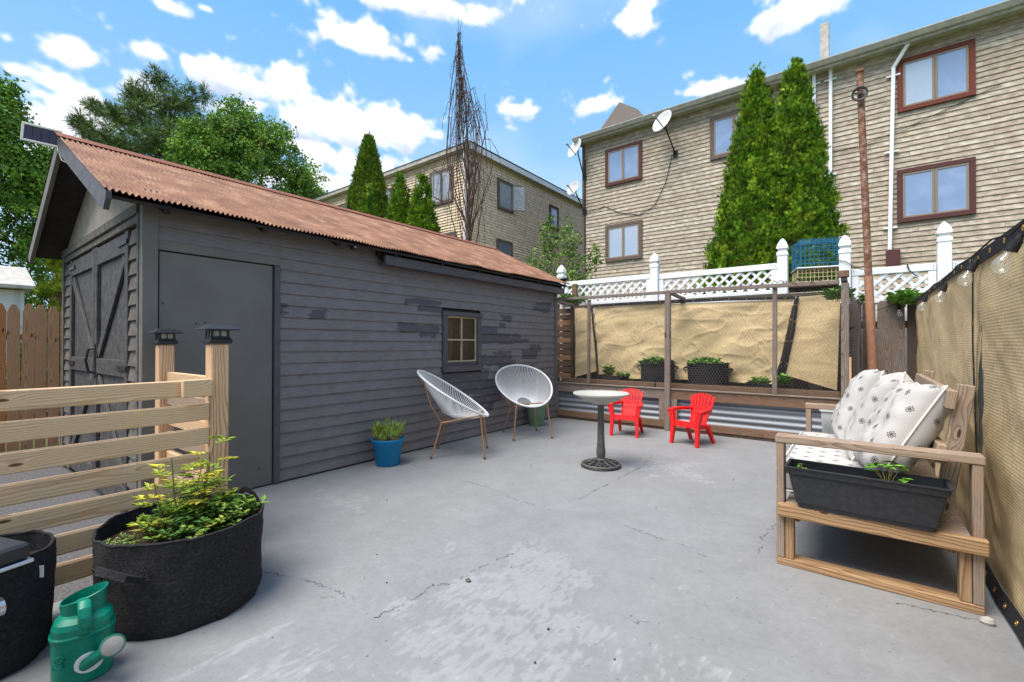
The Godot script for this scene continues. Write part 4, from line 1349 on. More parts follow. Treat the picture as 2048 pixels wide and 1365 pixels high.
func build_back_fences() -> void:
	# tan cloth behind the bed
	var c := thing("shade_cloth", "wrinkled tan shade cloth hung across the back of the planting bed, widest piece", "shade cloth")
	part("cloth", cloth_sheet(Vector3(-3.62, 1.85, -7.02), Vector3(-0.70, 1.80, -7.02), Vector3(-0.92, 0.66, -6.99), Vector3(-3.50, 0.62, -6.99), Vector3(0, 0, 1), 0.044, 211, 170, 70, -0.05), M.cloth, c)
	hem(c, "hem", [Vector3(-3.64, 1.862, -7.0), Vector3(-2.6, 1.868, -7.0), Vector3(-1.6, 1.85, -7.0), Vector3(-0.68, 1.815, -7.0)], 0.04, Vector3(0, 0, 1), M.hem, 12)
	hem(c, "hem", [Vector3(-3.645, 1.85, -6.985), Vector3(-3.60, 1.5, -6.965), Vector3(-3.55, 1.1, -6.96), Vector3(-3.52, 0.66, -6.965)], 0.035, Vector3(0.15, 0, 1).normalized(), M.hem, 5)
	hem(c, "hem", [Vector3(-0.675, 1.81, -6.985), Vector3(-0.73, 1.5, -6.955), Vector3(-0.83, 1.0, -6.945), Vector3(-0.93, 0.65, -6.955)], 0.03, Vector3(-0.15, 0, 1).normalized(), M.hem, 5)
	var l := thing("shade_cloth", "narrow tan shade cloth strip hung at the shed end of the planting bed", "shade cloth")
	part("cloth", cloth_sheet(Vector3(-4.0, 1.84, -7.03), Vector3(-3.655, 1.85, -7.06), Vector3(-3.54, 0.76, -7.05), Vector3(-3.97, 0.64, -7.01), Vector3(0, 0, 1), 0.03, 223, 24, 50), M.cloth, l)
	var r := thing("shade_cloth", "tan shade cloth flap hung at the right end of the planting bed", "shade cloth")
	part("cloth", cloth_sheet(Vector3(-0.64, 1.83, -7.03), Vector3(-0.20, 1.84, -7.00), Vector3(-0.24, 0.63, -6.99), Vector3(-0.80, 0.80, -7.02), Vector3(0, 0, 1), 0.028, 227, 30, 50), M.cloth, r)
	hem(r, "hem", [Vector3(-0.655, 1.83, -7.015), Vector3(-0.70, 1.4, -7.01), Vector3(-0.81, 0.80, -7.0)], 0.03, Vector3(0, 0, 1), M.hem, 4)
	# horizontal slat screen at the shed end
	var sl := thing("slat_screen", "brown horizontal slat screen between the shed and the planting bed cloth", "screen")
	for k in 12:
		var y := 0.64 + k * 0.107
		board(sl, "slat", Vector3(-4.52, y, -7.2), Vector3(-4.045, y + rng.randf_range(-0.006, 0.006), -7.2), 0.092, 0.018, Vector3(0, 0, 1), M.picket if k % 3 == 0 else M.brown_wood, 0.003)
	for x in [-4.47, -4.075]:
		board(sl, "upright", Vector3(x, 0.0, -7.235), Vector3(x, 1.95, -7.235), 0.05, 0.045, Vector3(0, 0, 1), M.dark_wood, 0.004)
	# grey board fence
	var g := thing("board_fence", "weathered grey upright board fence behind the rusty pole", "fence")
	var x := -4.35
	while x < 0.60:
		var top := 1.75 + rng.randf_range(-0.012, 0.012)
		var w := 0.136 + rng.randf_range(-0.01, 0.004)
		var st := begin()
		add_prism(st, PackedVector2Array([Vector2(-w / 2, 0), Vector2(w / 2, 0), Vector2(w / 2, top - 0.035), Vector2(w / 2 - 0.03, top), Vector2(-w / 2 + 0.03, top), Vector2(-w / 2, top - 0.035)]), -0.009, 0.009)
		var am := done(st)
		var mt := MeshDataTool.new()
		mt.create_from_surface(am, 0)
		var o := rng.randf() * 0.5
		var o2 := rng.randf() * 0.15
		for i in mt.get_vertex_count():
			var v := mt.get_vertex(i)
			mt.set_vertex_uv(i, Vector2(v.y + o, v.x + 0.08 + o2))
		am.clear_surfaces()
		mt.commit_to_surface(am)
		part("board", am, M.dark_wood if rng.randf() < 0.6 else M.grey_wood, g, Transform3D(Basis(Vector3(0, 0, 1), rng.randf_range(-0.004, 0.004)), Vector3(x, 0, -7.32)))
		x += 0.143
	for y in [0.35, 1.45]:
		board(g, "rail", Vector3(-4.4, y, -7.36), Vector3(0.62, y, -7.36), 0.085, 0.04, Vector3(0, 0, 1), M.dark_wood)
	# white vinyl fence with lattice
	var f := thing("lattice_fence", "white vinyl fence with lattice panels and pointed posts above the grey boards", "fence")
	var z := -7.5
	for p in [[-4.552, 2.735], [-2.732, 2.742], [-0.88, 2.721], [-0.163, 2.665], [0.80, 2.686], [2.6, 2.69]]:
		vinyl_post(f, Vector3(p[0], 0, z), p[1])
	lattice_panel(f, -4.482, -2.802, 1.99, 2.395, z)
	lattice_panel(f, -2.662, -0.95, 1.99, 2.372, z)
	lattice_panel(f, -0.093, 0.730, 1.79, 2.19, z)
	lattice_panel(f, 0.870, 2.53, 1.79, 2.19, z)
	lattice_panel(f, -6.4, -4.622, 1.99, 2.395, z)
	for xs in [[-4.482, -2.802, 1.93], [-2.662, -0.95, 1.93], [-0.81, -0.233, 1.93], [-0.093, 0.73, 1.735], [0.87, 2.53, 1.735], [-6.4, -4.622, 1.93]]:
		var n := int((xs[1] - xs[0]) / 0.15)
		for k in n:
			var w: float = (xs[1] - xs[0]) / n
			block(f, "board", Vector3(xs[0] + k * w + 0.001, 0.6, z - 0.012), Vector3(xs[0] + (k + 1) * w - 0.001, xs[2], z + 0.012), M.vinyl, 0.003, 0)
	# gate-like wooden stake end showing beside the first post
	var stake := thing("fence_stake", "short brown wooden stake standing beside the leftmost white post", "stake", Vector3(-4.22, 0, -7.42))
	board(stake, "stake_post", Vector3(0, 0.6, 0), Vector3(0, 2.33, 0), 0.09, 0.06, Vector3(0, 0, 1), M.brown_wood, 0.006)

func vinyl_post(f: Node, at: Vector3, top: float) -> void:
	var p := Node3D.new()
	put(p, "post", f)
	p.position = at
	var h := top - 0.25
	part("shaft", cbox(Vector3(0.127, h - 0.5, 0.127), 0.006), M.vinyl, p, Transform3D(Basis.IDENTITY, Vector3(0, 0.5 + (h - 0.5) / 2, 0)))
	var st := begin()
	# gothic cap: square sections swept up
	var prof := [[0.0695, 0.0], [0.0695, 0.035], [0.058, 0.055], [0.047, 0.062], [0.047, 0.072], [0.062, 0.092], [0.071, 0.10], [0.069, 0.118], [0.058, 0.160], [0.036, 0.205], [0.016, 0.235], [0.0, 0.248]]
	for i in prof.size() - 1:
		var a: float = prof[i][0]; var b: float = prof[i + 1][0]
		var ya: float = h + prof[i][1]; var yb: float = h + prof[i + 1][1]
		for k in 4:
			var r := Basis(Vector3.UP, k * PI / 2)
			quad(st, r * Vector3(-a, ya, a), r * Vector3(a, ya, a), r * Vector3(b, yb, b), r * Vector3(-b, yb, b), r * Vector3(0, 0.02, 1))
	quad(st, Vector3(-0.0695, h, -0.0695), Vector3(0.0695, h, -0.0695), Vector3(0.0695, h, 0.0695), Vector3(-0.0695, h, 0.0695), Vector3.DOWN)
	part("cap", done(st), M.vinyl, p)

func lattice_panel(f: Node, x0: float, x1: float, y0: float, y1: float, z: float) -> void:
	var p := Node3D.new()
	put(p, "lattice_panel", f)
	block(p, "rail", Vector3(x0, y1 - 0.085, z - 0.025), Vector3(x1, y1, z + 0.025), M.vinyl, 0.004, 0)
	block(p, "rail", Vector3(x0, y0 - 0.055, z - 0.025), Vector3(x1, y0, z + 0.025), M.vinyl, 0.004, 0)
	for xs in [[x0, x0 + 0.075], [x1 - 0.075, x1]]:
		block(p, "stile", Vector3(xs[0], y0 + 0.001, z - 0.018), Vector3(xs[1], y1 - 0.086, z + 0.018), M.vinyl, 0.003, 0)
	for xb in [x0 + 0.025, x1 - 0.025]:
		for yb in [y1 - 0.03, y1 - 0.058]:
			var st := begin()
			add_lathe(st, [Vector2(0.0, 0.0025), Vector2(0.005, 0.002), Vector2(0.006, 0.0)], 8, Transform3D(Basis(Vector3(1, 0, 0), Vector3(0, 0, 1), Vector3(0, -1, 0)), Vector3(xb, yb, z + 0.025)))
			part("screw", done(st), M.black_metal, p)
	var a := x0 + 0.072
	var b := x1 - 0.072
	var lo := y0 - 0.004
	var hi := y1 - 0.082
	var h := hi - lo
	var period := 0.146
	for s in [1.0, -1.0]:
		var c := a - h
		while c < b + h:
			# line x = c + s*(y-lo) (or from the top for the other family)
			var t0 := 0.0
			var t1 := h
			# clip to a..b
			if s > 0:
				t0 = maxf(t0, a - c); t1 = minf(t1, b - c)
			else:
				t0 = maxf(t0, c + h - b - h + 0.0) if false else maxf(0.0, c - b); t1 = minf(h, c - a)
			if t1 - t0 > 0.03:
				var pa := Vector3(c + s * t0, lo + t0, z + s * 0.0045)
				var pb := Vector3(c + s * t1, lo + t1, z + s * 0.0045)
				board(p, "slat", pa, pb, 0.037, 0.008, Vector3(0, 0, 1), M.vinyl, 0.001, 0)
			c += period

# ------------------------------------------------------------------ the shade cloth along the right side, on a chain-link fence
func build_screen() -> void:
	var fz := 0.9
	var ff := thing("chain_link_fence", "galvanised chain-link fence whose wire ends show above the right-hand shade cloth", "fence")
	for z in [0.8, -1.6, -4.0, -7.2]:
		part("post", tube([Vector3(0.60, 0, z), Vector3(0.60, 1.66, z)], 0.028, 0.028, 10), M.galv, ff)
	part("top_rail", tube([Vector3(0.60, 1.64, 0.9), Vector3(0.60, 1.64, -7.25)], 0.018, 0.018, 8), M.galv, ff)
	var st := begin()
	var z := 0.8
	while z > -7.2:
		add_tube(st, PackedVector3Array([Vector3(0.595, 0.05, z), Vector3(0.61, 1.66, z - 0.02), Vector3(0.60, 1.70, z - 0.018), Vector3(0.612, 1.735, z - 0.035)]), 0.0035, 0.0035, 4, false)
		add_tube(st, PackedVector3Array([Vector3(0.605, 0.05, z - 0.03), Vector3(0.60, 1.66, z - 0.012), Vector3(0.612, 1.70, z - 0.03), Vector3(0.600, 1.73, z - 0.012)]), 0.0035, 0.0035, 4, false)
		z -= 0.055
	tag(part("wire_mesh", done(st), M.wire, ff), "", "", "", "stuff")
	# two lengths of cloth meeting at a laced seam
	var a := thing("shade_cloth", "ribbed tan shade cloth on the right fence, far length behind the bench", "shade cloth")
	part("cloth", cloth_sheet(Vector3(0.535, 1.70, -3.68), Vector3(0.525, 1.715, -7.24), Vector3(0.515, 0.03, -7.22), Vector3(0.525, 0.02, -3.50), Vector3(-1, 0, 0), 0.022, 231, 150, 70), M.cloth, a)
	hem(a, "hem", [Vector3(0.525, 1.70, -3.68), Vector3(0.52, 1.705, -4.6), Vector3(0.515, 1.70, -5.8), Vector3(0.51, 1.715, -7.24)], 0.05, Vector3(-1, 0, 0), M.hem, 10)
	hem(a, "hem", [Vector3(0.515, 1.69, -3.70), Vector3(0.508, 1.2, -3.67), Vector3(0.505, 0.7, -3.58), Vector3(0.512, 0.04, -3.52)], 0.034, Vector3(-1, 0, 0), M.hem, 6)
	var b := thing("shade_cloth", "ribbed tan shade cloth on the right fence, near length at the picture edge", "shade cloth")
	part("cloth", cloth_sheet(Vector3(0.535, 1.68, 0.9), Vector3(0.533, 1.69, -3.66), Vector3(0.53, 0.05, -3.49), Vector3(0.54, 0.03, 0.9), Vector3(-1, 0, 0), 0.026, 241, 170, 70), M.cloth, b)
	hem(b, "hem", [Vector3(0.52, 1.67, 0.9), Vector3(0.52, 1.665, -0.6), Vector3(0.52, 1.66, -1.9), Vector3(0.522, 1.672, -2.85), Vector3(0.515, 1.675, -3.67)], 0.07, Vector3(-1, 0, 0), M.hem, 12)
	hem(b, "hem", [Vector3(0.53, 0.05, 0.9), Vector3(0.525, 0.055, -1.4), Vector3(0.515, 0.045, -2.4), Vector3(0.508, 0.05, -2.75), Vector3(0.495, 0.05, -3.02), Vector3(0.50, 0.04, -3.4)], 0.075, Vector3(-1, 0.25, 0).normalized(), M.hem, 9)
	# string lights
	var s := thing("string_lights", "black string light cable with clear bulbs along the top of the right shade cloth", "string lights")
	var bulbs := [Vector3(0.47, 1.60, -5.75), Vector3(0.472, 1.585, -4.55), Vector3(0.475, 1.60, -3.52), Vector3(0.47, 1.565, -2.64), Vector3(0.472, 1.58, -1.6), Vector3(0.47, 1.60, -0.5)]
	var pts: Array = [Vector3(0.49, 1.70, -7.2)]
	for i in bulbs.size():
		pts.append(bulbs[i] + Vector3(0.005, 0.075, 0))
		if i + 1 < bulbs.size(): pts.append((bulbs[i] + bulbs[i + 1]) * 0.5 + Vector3(0.02, 0.115, 0))
	pts.append(Vector3(0.49, 1.66, 0.7))
	part("cable", tube(pts, 0.0045, 0.0045, 6), M.rubber, s)
	for p in bulbs: bulb(s, p, Vector3(rng.randf_range(-0.5, -0.2), -1, rng.randf_range(-0.1, 0.3)))
	# loose ends by the bed corner
	var w := thing("string_lights", "loose end of string light cable with two bulbs by the bed corner", "string lights")
	var q: Array = [Vector3(0.50, 1.72, -7.18), Vector3(0.36, 1.70, -7.22), Vector3(0.12, 1.62, -7.24), Vector3(-0.02, 1.52, -7.22), Vector3(-0.08, 1.44, -7.2), Vector3(0.02, 1.43, -7.22), Vector3(0.18, 1.40, -7.25)]
	part("cable", tube(q, 0.004, 0.004, 6), M.rubber, w)
	bulb(w, Vector3(-0.12, 1.40, -7.18), Vector3(-1, -0.4, 0.3))
	bulb(w, Vector3(0.37, 1.62, -7.22), Vector3(0.1, -1, 0.1))
	# cable ties and wire on the white fence
	var v := thing("fence_cable", "thin black cable draped between the white fence post and the bed corner", "cable")
	part("cable_run", tube([Vector3(-0.24, 2.32, -7.43), Vector3(-0.16, 2.30, -7.42), Vector3(-0.06, 2.22, -7.42), Vector3(0.0, 2.18, -7.43), Vector3(0.08, 2.16, -7.44)], 0.005, 0.005, 6), M.rubber, v)
	part("tie", tube([Vector3(0.46, 2.20, -7.46), Vector3(0.48, 2.12, -7.45), Vector3(0.54, 2.05, -7.45), Vector3(0.57, 2.03, -7.46)], 0.008, 0.004, 6), M.rubber, v)

func bulb(parent: Node, at: Vector3, hang: Vector3) -> void:
	var b := Node3D.new()
	put(b, "bulb", parent)
	b.transform = Transform3D(Basis(Quaternion(Vector3.DOWN, hang.normalized())), at)
	part("socket", lathe([Vector2(0.0, 0.08), Vector2(0.008, 0.078), Vector2(0.013, 0.06), Vector2(0.019, 0.05), Vector2(0.021, 0.02), Vector2(0.022, 0.008), Vector2(0.0, 0.008)], 12), M.rubber, b)
	part("glass", lathe([Vector2(0.015, 0.008), Vector2(0.017, -0.008), Vector2(0.028, -0.032), Vector2(0.031, -0.050), Vector2(0.026, -0.070), Vector2(0.012, -0.082), Vector2(0.0, -0.084)], 14), M.bulb, b)
	part("filament", tube([Vector3(-0.006, 0.006, 0), Vector3(-0.007, -0.045, 0), Vector3(0.0, -0.03, 0.004), Vector3(0.007, -0.045, 0), Vector3(0.006, 0.006, 0)], 0.0012, 0.0012, 4), M.brass, b)

# ------------------------------------------------------------------ neighbours' houses
# a two-sash window on a wall; frame xf: x along the wall, y up, z outwards; size is over the casing
func house_window(h: Node, xf: Transform3D, w: float, ht: float, casing: Material, blind: Material, panes := 2, depth := 0.05) -> Node3D:
	var n := Node3D.new()
	put(n, "window", h)
	n.transform = xf
	var c := 0.10
	var f := func(name_: String, x0: float, x1: float, y0: float, y1: float, z0: float, z1: float, m: Material) -> void:
		part(name_, cbox(Vector3(x1 - x0, y1 - y0, z1 - z0), 0.004), m, n, Transform3D(Basis.IDENTITY, Vector3((x0 + x1) / 2, (y0 + y1) / 2, (z0 + z1) / 2)))
	f.call("casing", 0.0, w, ht - c, ht, 0.0, depth, casing)
	f.call("casing", 0.0, w, 0.0, c, 0.0, depth + 0.012, casing)
	f.call("casing", 0.0, c, c + 0.001, ht - c - 0.001, 0.0, depth, casing)
	f.call("casing", w - c, w, c + 0.001, ht - c - 0.001, 0.0, depth, casing)
	var pw := (w - 2 * c) / panes
	for k in panes:
		var x0 := c + k * pw
		f.call("blind", x0, x0 + pw, c, ht - c, -0.02, 0.024, M.blind_pale if casing == M.trim_red and k == 0 else blind)  # the blue ones carry the reflected sky in their colour
		var s := 0.045
		f.call("sash", x0 + 0.003, x0 + pw - 0.003, c + 0.003, c + s, 0.0245, 0.042, M.sash)
		f.call("sash", x0 + 0.003, x0 + pw - 0.003, ht - c - s, ht - c - 0.003, 0.0245, 0.042, M.sash)
		f.call("sash", x0 + 0.003, x0 + s, c + s + 0.001, ht - c - s - 0.001, 0.0245, 0.042, M.sash)
		f.call("sash", x0 + pw - s, x0 + pw - 0.003, c + s + 0.001, ht - c - s - 0.001, 0.0245, 0.042, M.sash)
		f.call("pane", x0 + s, x0 + pw - s, c + s, ht - c - s, 0.030, 0.034, M.glass)
	return n

func downspout(h: Node, pts: Array, m: Material) -> void:
	var st := begin()
	for i in pts.size() - 1:
		add_cbox(st, Vector3(pts[i].distance_to(pts[i + 1]) + 0.03, 0.075, 0.095), 0.008, beam_xf(pts[i], pts[i + 1], Vector3(0, 0, 1)))
	var d := part("downspout", done(st), m, h)
	for i in pts.size() - 1:
		if pts[i].distance_to(pts[i + 1]) > 1.5:
			for k in 3:
				var p: Vector3 = pts[i].lerp(pts[i + 1], 0.04 + k * 0.42)
				block(d, "bracket", p + Vector3(-0.13, -0.02, -0.04), p + Vector3(0.13, 0.02, -0.005), m, 0.003, 0)

func dish(label: String, at: Vector3, face: Vector3, wall_at: Vector3, size: float) -> void:
	var t := thing("satellite_dish", label, "satellite dish", at, 0.0, "satellite dishes on the neighbour's wall")
	var q := Basis(Quaternion(Vector3.UP, face.normalized())) * Basis.from_scale(Vector3(size, size, size * 0.92))
	var st := begin()
	add_lathe(st, [Vector2(0.0, 0.0), Vector2(0.12, 0.012), Vector2(0.24, 0.045), Vector2(0.33, 0.092), Vector2(0.342, 0.092), Vector2(0.335, 0.083), Vector2(0.24, 0.033), Vector2(0.12, -0.002), Vector2(0.0, -0.014)], 28, Transform3D(q, Vector3.ZERO))
	part("reflector", done(st), M.pale_plastic, t)
	var feed := q * Vector3(0.0, 0.42, 0.08)
	var low := q * Vector3(0.0, 0.0, 0.33)
	part("feed_arm", tube([low * 0.9 + Vector3(0, -0.02, 0), feed], 0.016, 0.016, 6), M.black_metal, t)
	var fb := begin()
	add_lathe(fb, [Vector2(0.0, -0.06), Vector2(0.03, -0.055), Vector2(0.035, 0.05), Vector2(0.02, 0.06), Vector2(0.0, 0.062)], 10, Transform3D(Basis(Quaternion(Vector3.UP, -face.normalized())), feed))
	part("feed_horn", done(fb), M.gutter, t)
	var b := -face.normalized() * 0.08
	part("mast", tube([b, b + Vector3(0, -0.12, 0), (wall_at - at) + Vector3(0, 0.06, 0.1), wall_at - at], 0.024, 0.022, 8), M.black_metal, t)
	part("mount_plate", cbox(Vector3(0.14, 0.2, 0.02), 0.003), M.black_metal, t, Transform3D(Basis.IDENTITY, wall_at - at + Vector3(0, 0, 0.0)))

func build_house_one() -> void:
	var h := thing("apartment_house", "bleached beige clapboard apartment house with white downspouts behind the lattice fence", "house")
	var z := -14.0
	var x0 := -7.62
	var x1 := 6.0
	part("wall_core", cbox(Vector3(x1 - x0, 7.5, 8.0), 0.01), M.trim_brown, h, Transform3D(Basis.IDENTITY, Vector3((x0 + x1) / 2, 4.55, z - 4.05)))
	var wl := Node3D.new()
	put(wl, "front_wall", h)
	var y := 1.35
	var k := 0
	while y < 8.12:
		var x := x0 + 0.06 - (k * 1.37 - floorf(k * 1.37 / 3.4) * 3.4)
		while x < x1:
			var a := maxf(x, x0 + 0.06)
			var b := minf(x + 3.4, x1)
			if b - a > 0.05:
				board(wl, "siding_board", Vector3(a + 0.002, y + 0.06, z), Vector3(b - 0.002, y + 0.06 + rng.randf_range(-0.0012, 0.0012), z), 0.134, 0.015, Vector3(0, 0.17, 1), M["siding%d" % rng.randi_range(0, 2)], 0.002)
			x += 3.4
		y += 0.118
		k += 1
	block(h, "corner_board", Vector3(x0 - 0.03, 1.0, z - 0.08), Vector3(x0 + 0.06, 8.2, z + 0.03), M.trim_brown)
	# gutter, fascia and roof
	block(h, "soffit", Vector3(x0 - 0.15, 8.13, z - 0.1), Vector3(x1, 8.16, z + 0.27), M.gutter)
	block(h, "fascia", Vector3(x0 - 0.15, 8.10, z + 0.272), Vector3(x1, 8.27, z + 0.30), M.gutter)
	var gs := begin()
	add_prism(gs, PackedVector2Array([Vector2(0.0, 0.0), Vector2(0.07, 0.0), Vector2(0.10, 0.05), Vector2(0.13, 0.10), Vector2(0.13, 0.12), Vector2(0.115, 0.12), Vector2(0.085, 0.06), Vector2(0.06, 0.012), Vector2(0.0, 0.012)]), 0.0, x1 - x0 + 0.2, Transform3D(Basis(Vector3(0, 0, 1), Vector3(0, 1, 0), Vector3(-1, 0, 0)), Vector3(x1, 8.165, z + 0.302)))
	part("gutter", done(gs), M.gutter, h)
	var rf := begin()
	add_prism(rf, PackedVector2Array([Vector2(0.36, 8.275), Vector2(-4.0, 9.3), Vector2(-8.4, 8.275)]), 0.0, x1 - x0 + 0.2, Transform3D(Basis(Vector3(0, 0, 1), Vector3(0, 1, 0), Vector3(-1, 0, 0)), Vector3(x1, 0, z)))
	var roof := part("roof", done(rf), M.shingle, h)
	# small rear gable that shows over the corner
	var rg := begin()
	add_prism(rg, PackedVector2Array([Vector2(-7.78, 8.28), Vector2(-6.55, 9.55), Vector2(-5.9, 9.10), Vector2(-5.6, 8.6), Vector2(-5.6, 8.28)]), -17.5, -14.6)
	part("rear_gable", done(rg), M.shingle, roof)
	part("vent_stack", cbox(Vector3(0.22, 1.5, 0.30), 0.012), M.gutter, roof, Transform3D(Basis.IDENTITY, Vector3(-0.79, 9.75, -16)))
	# windows
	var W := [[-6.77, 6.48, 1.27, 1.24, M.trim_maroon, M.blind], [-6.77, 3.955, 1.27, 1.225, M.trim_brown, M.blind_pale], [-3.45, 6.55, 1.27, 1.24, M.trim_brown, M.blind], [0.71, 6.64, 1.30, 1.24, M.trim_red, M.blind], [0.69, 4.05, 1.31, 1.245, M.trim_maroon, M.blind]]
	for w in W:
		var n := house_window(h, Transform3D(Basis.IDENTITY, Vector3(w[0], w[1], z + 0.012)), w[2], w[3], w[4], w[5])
	downspout(h, [Vector3(0.90, 8.12, z + 0.22), Vector3(0.64, 7.72, z + 0.07), Vector3(0.55, 3.45, z + 0.07)], M.vinyl)
	downspout(h, [Vector3(-0.57, 8.12, z + 0.07), Vector3(-0.61, 2.4, z + 0.07)], M.vinyl)
	downspout(h, [Vector3(-0.92, 8.12, z + 0.07), Vector3(-0.92, 2.4, z + 0.07)], M.vinyl)
	block(h, "drain_box", Vector3(0.48, 3.05, z + 0.02), Vector3(0.74, 3.42, z + 0.14), M.trim_maroon)
	# cables along the wall
	var cb := begin()
	add_tube(cb, PackedVector3Array([Vector3(-4.55, 7.0, z + 0.03), Vector3(-4.75, 6.2, z + 0.03), Vector3(-5.1, 5.55, z + 0.03), Vector3(-5.6, 5.35, z + 0.03), Vector3(-6.3, 5.55, z + 0.03), Vector3(-6.8, 5.85, z + 0.03), Vector3(-7.5, 5.75, z + 0.03)]), 0.009, 0.009, 5)
	part("wall_cable", done(cb), M.rubber, h)
	part("wall_cable", tube([Vector3(-7.52, 7.6, z + 0.03), Vector3(-7.54, 5.5, z + 0.03), Vector3(-7.52, 2.2, z + 0.03)], 0.018, 0.018, 5), M.rubber, h)
	part("wall_cable", tube([Vector3(-1.2, 6.15, z + 0.03), Vector3(0.0, 6.05, z + 0.04), Vector3(1.0, 6.3, z + 0.03), Vector3(2.4, 6.75, z + 0.03)], 0.007, 0.007, 5), M.rubber, h)
	dish("large pale satellite dish on the front wall above the left windows", Vector3(-4.62, 7.82, -13.45), Vector3(-0.35, 0.30, 0.88), Vector3(-4.45, 7.0, -13.96), 1.0)
	dish("pale satellite dish on the house corner just under the gutter", Vector3(-7.70, 7.90, -13.65), Vector3(-0.35, 0.30, 0.88), Vector3(-7.55, 7.0, -13.96), 1.0)
	dish("smaller pale satellite dish lower down on the house corner", Vector3(-7.78, 6.56, -13.65), Vector3(-0.25, 0.25, 0.9), Vector3(-7.55, 5.8, -13.96), 0.78)

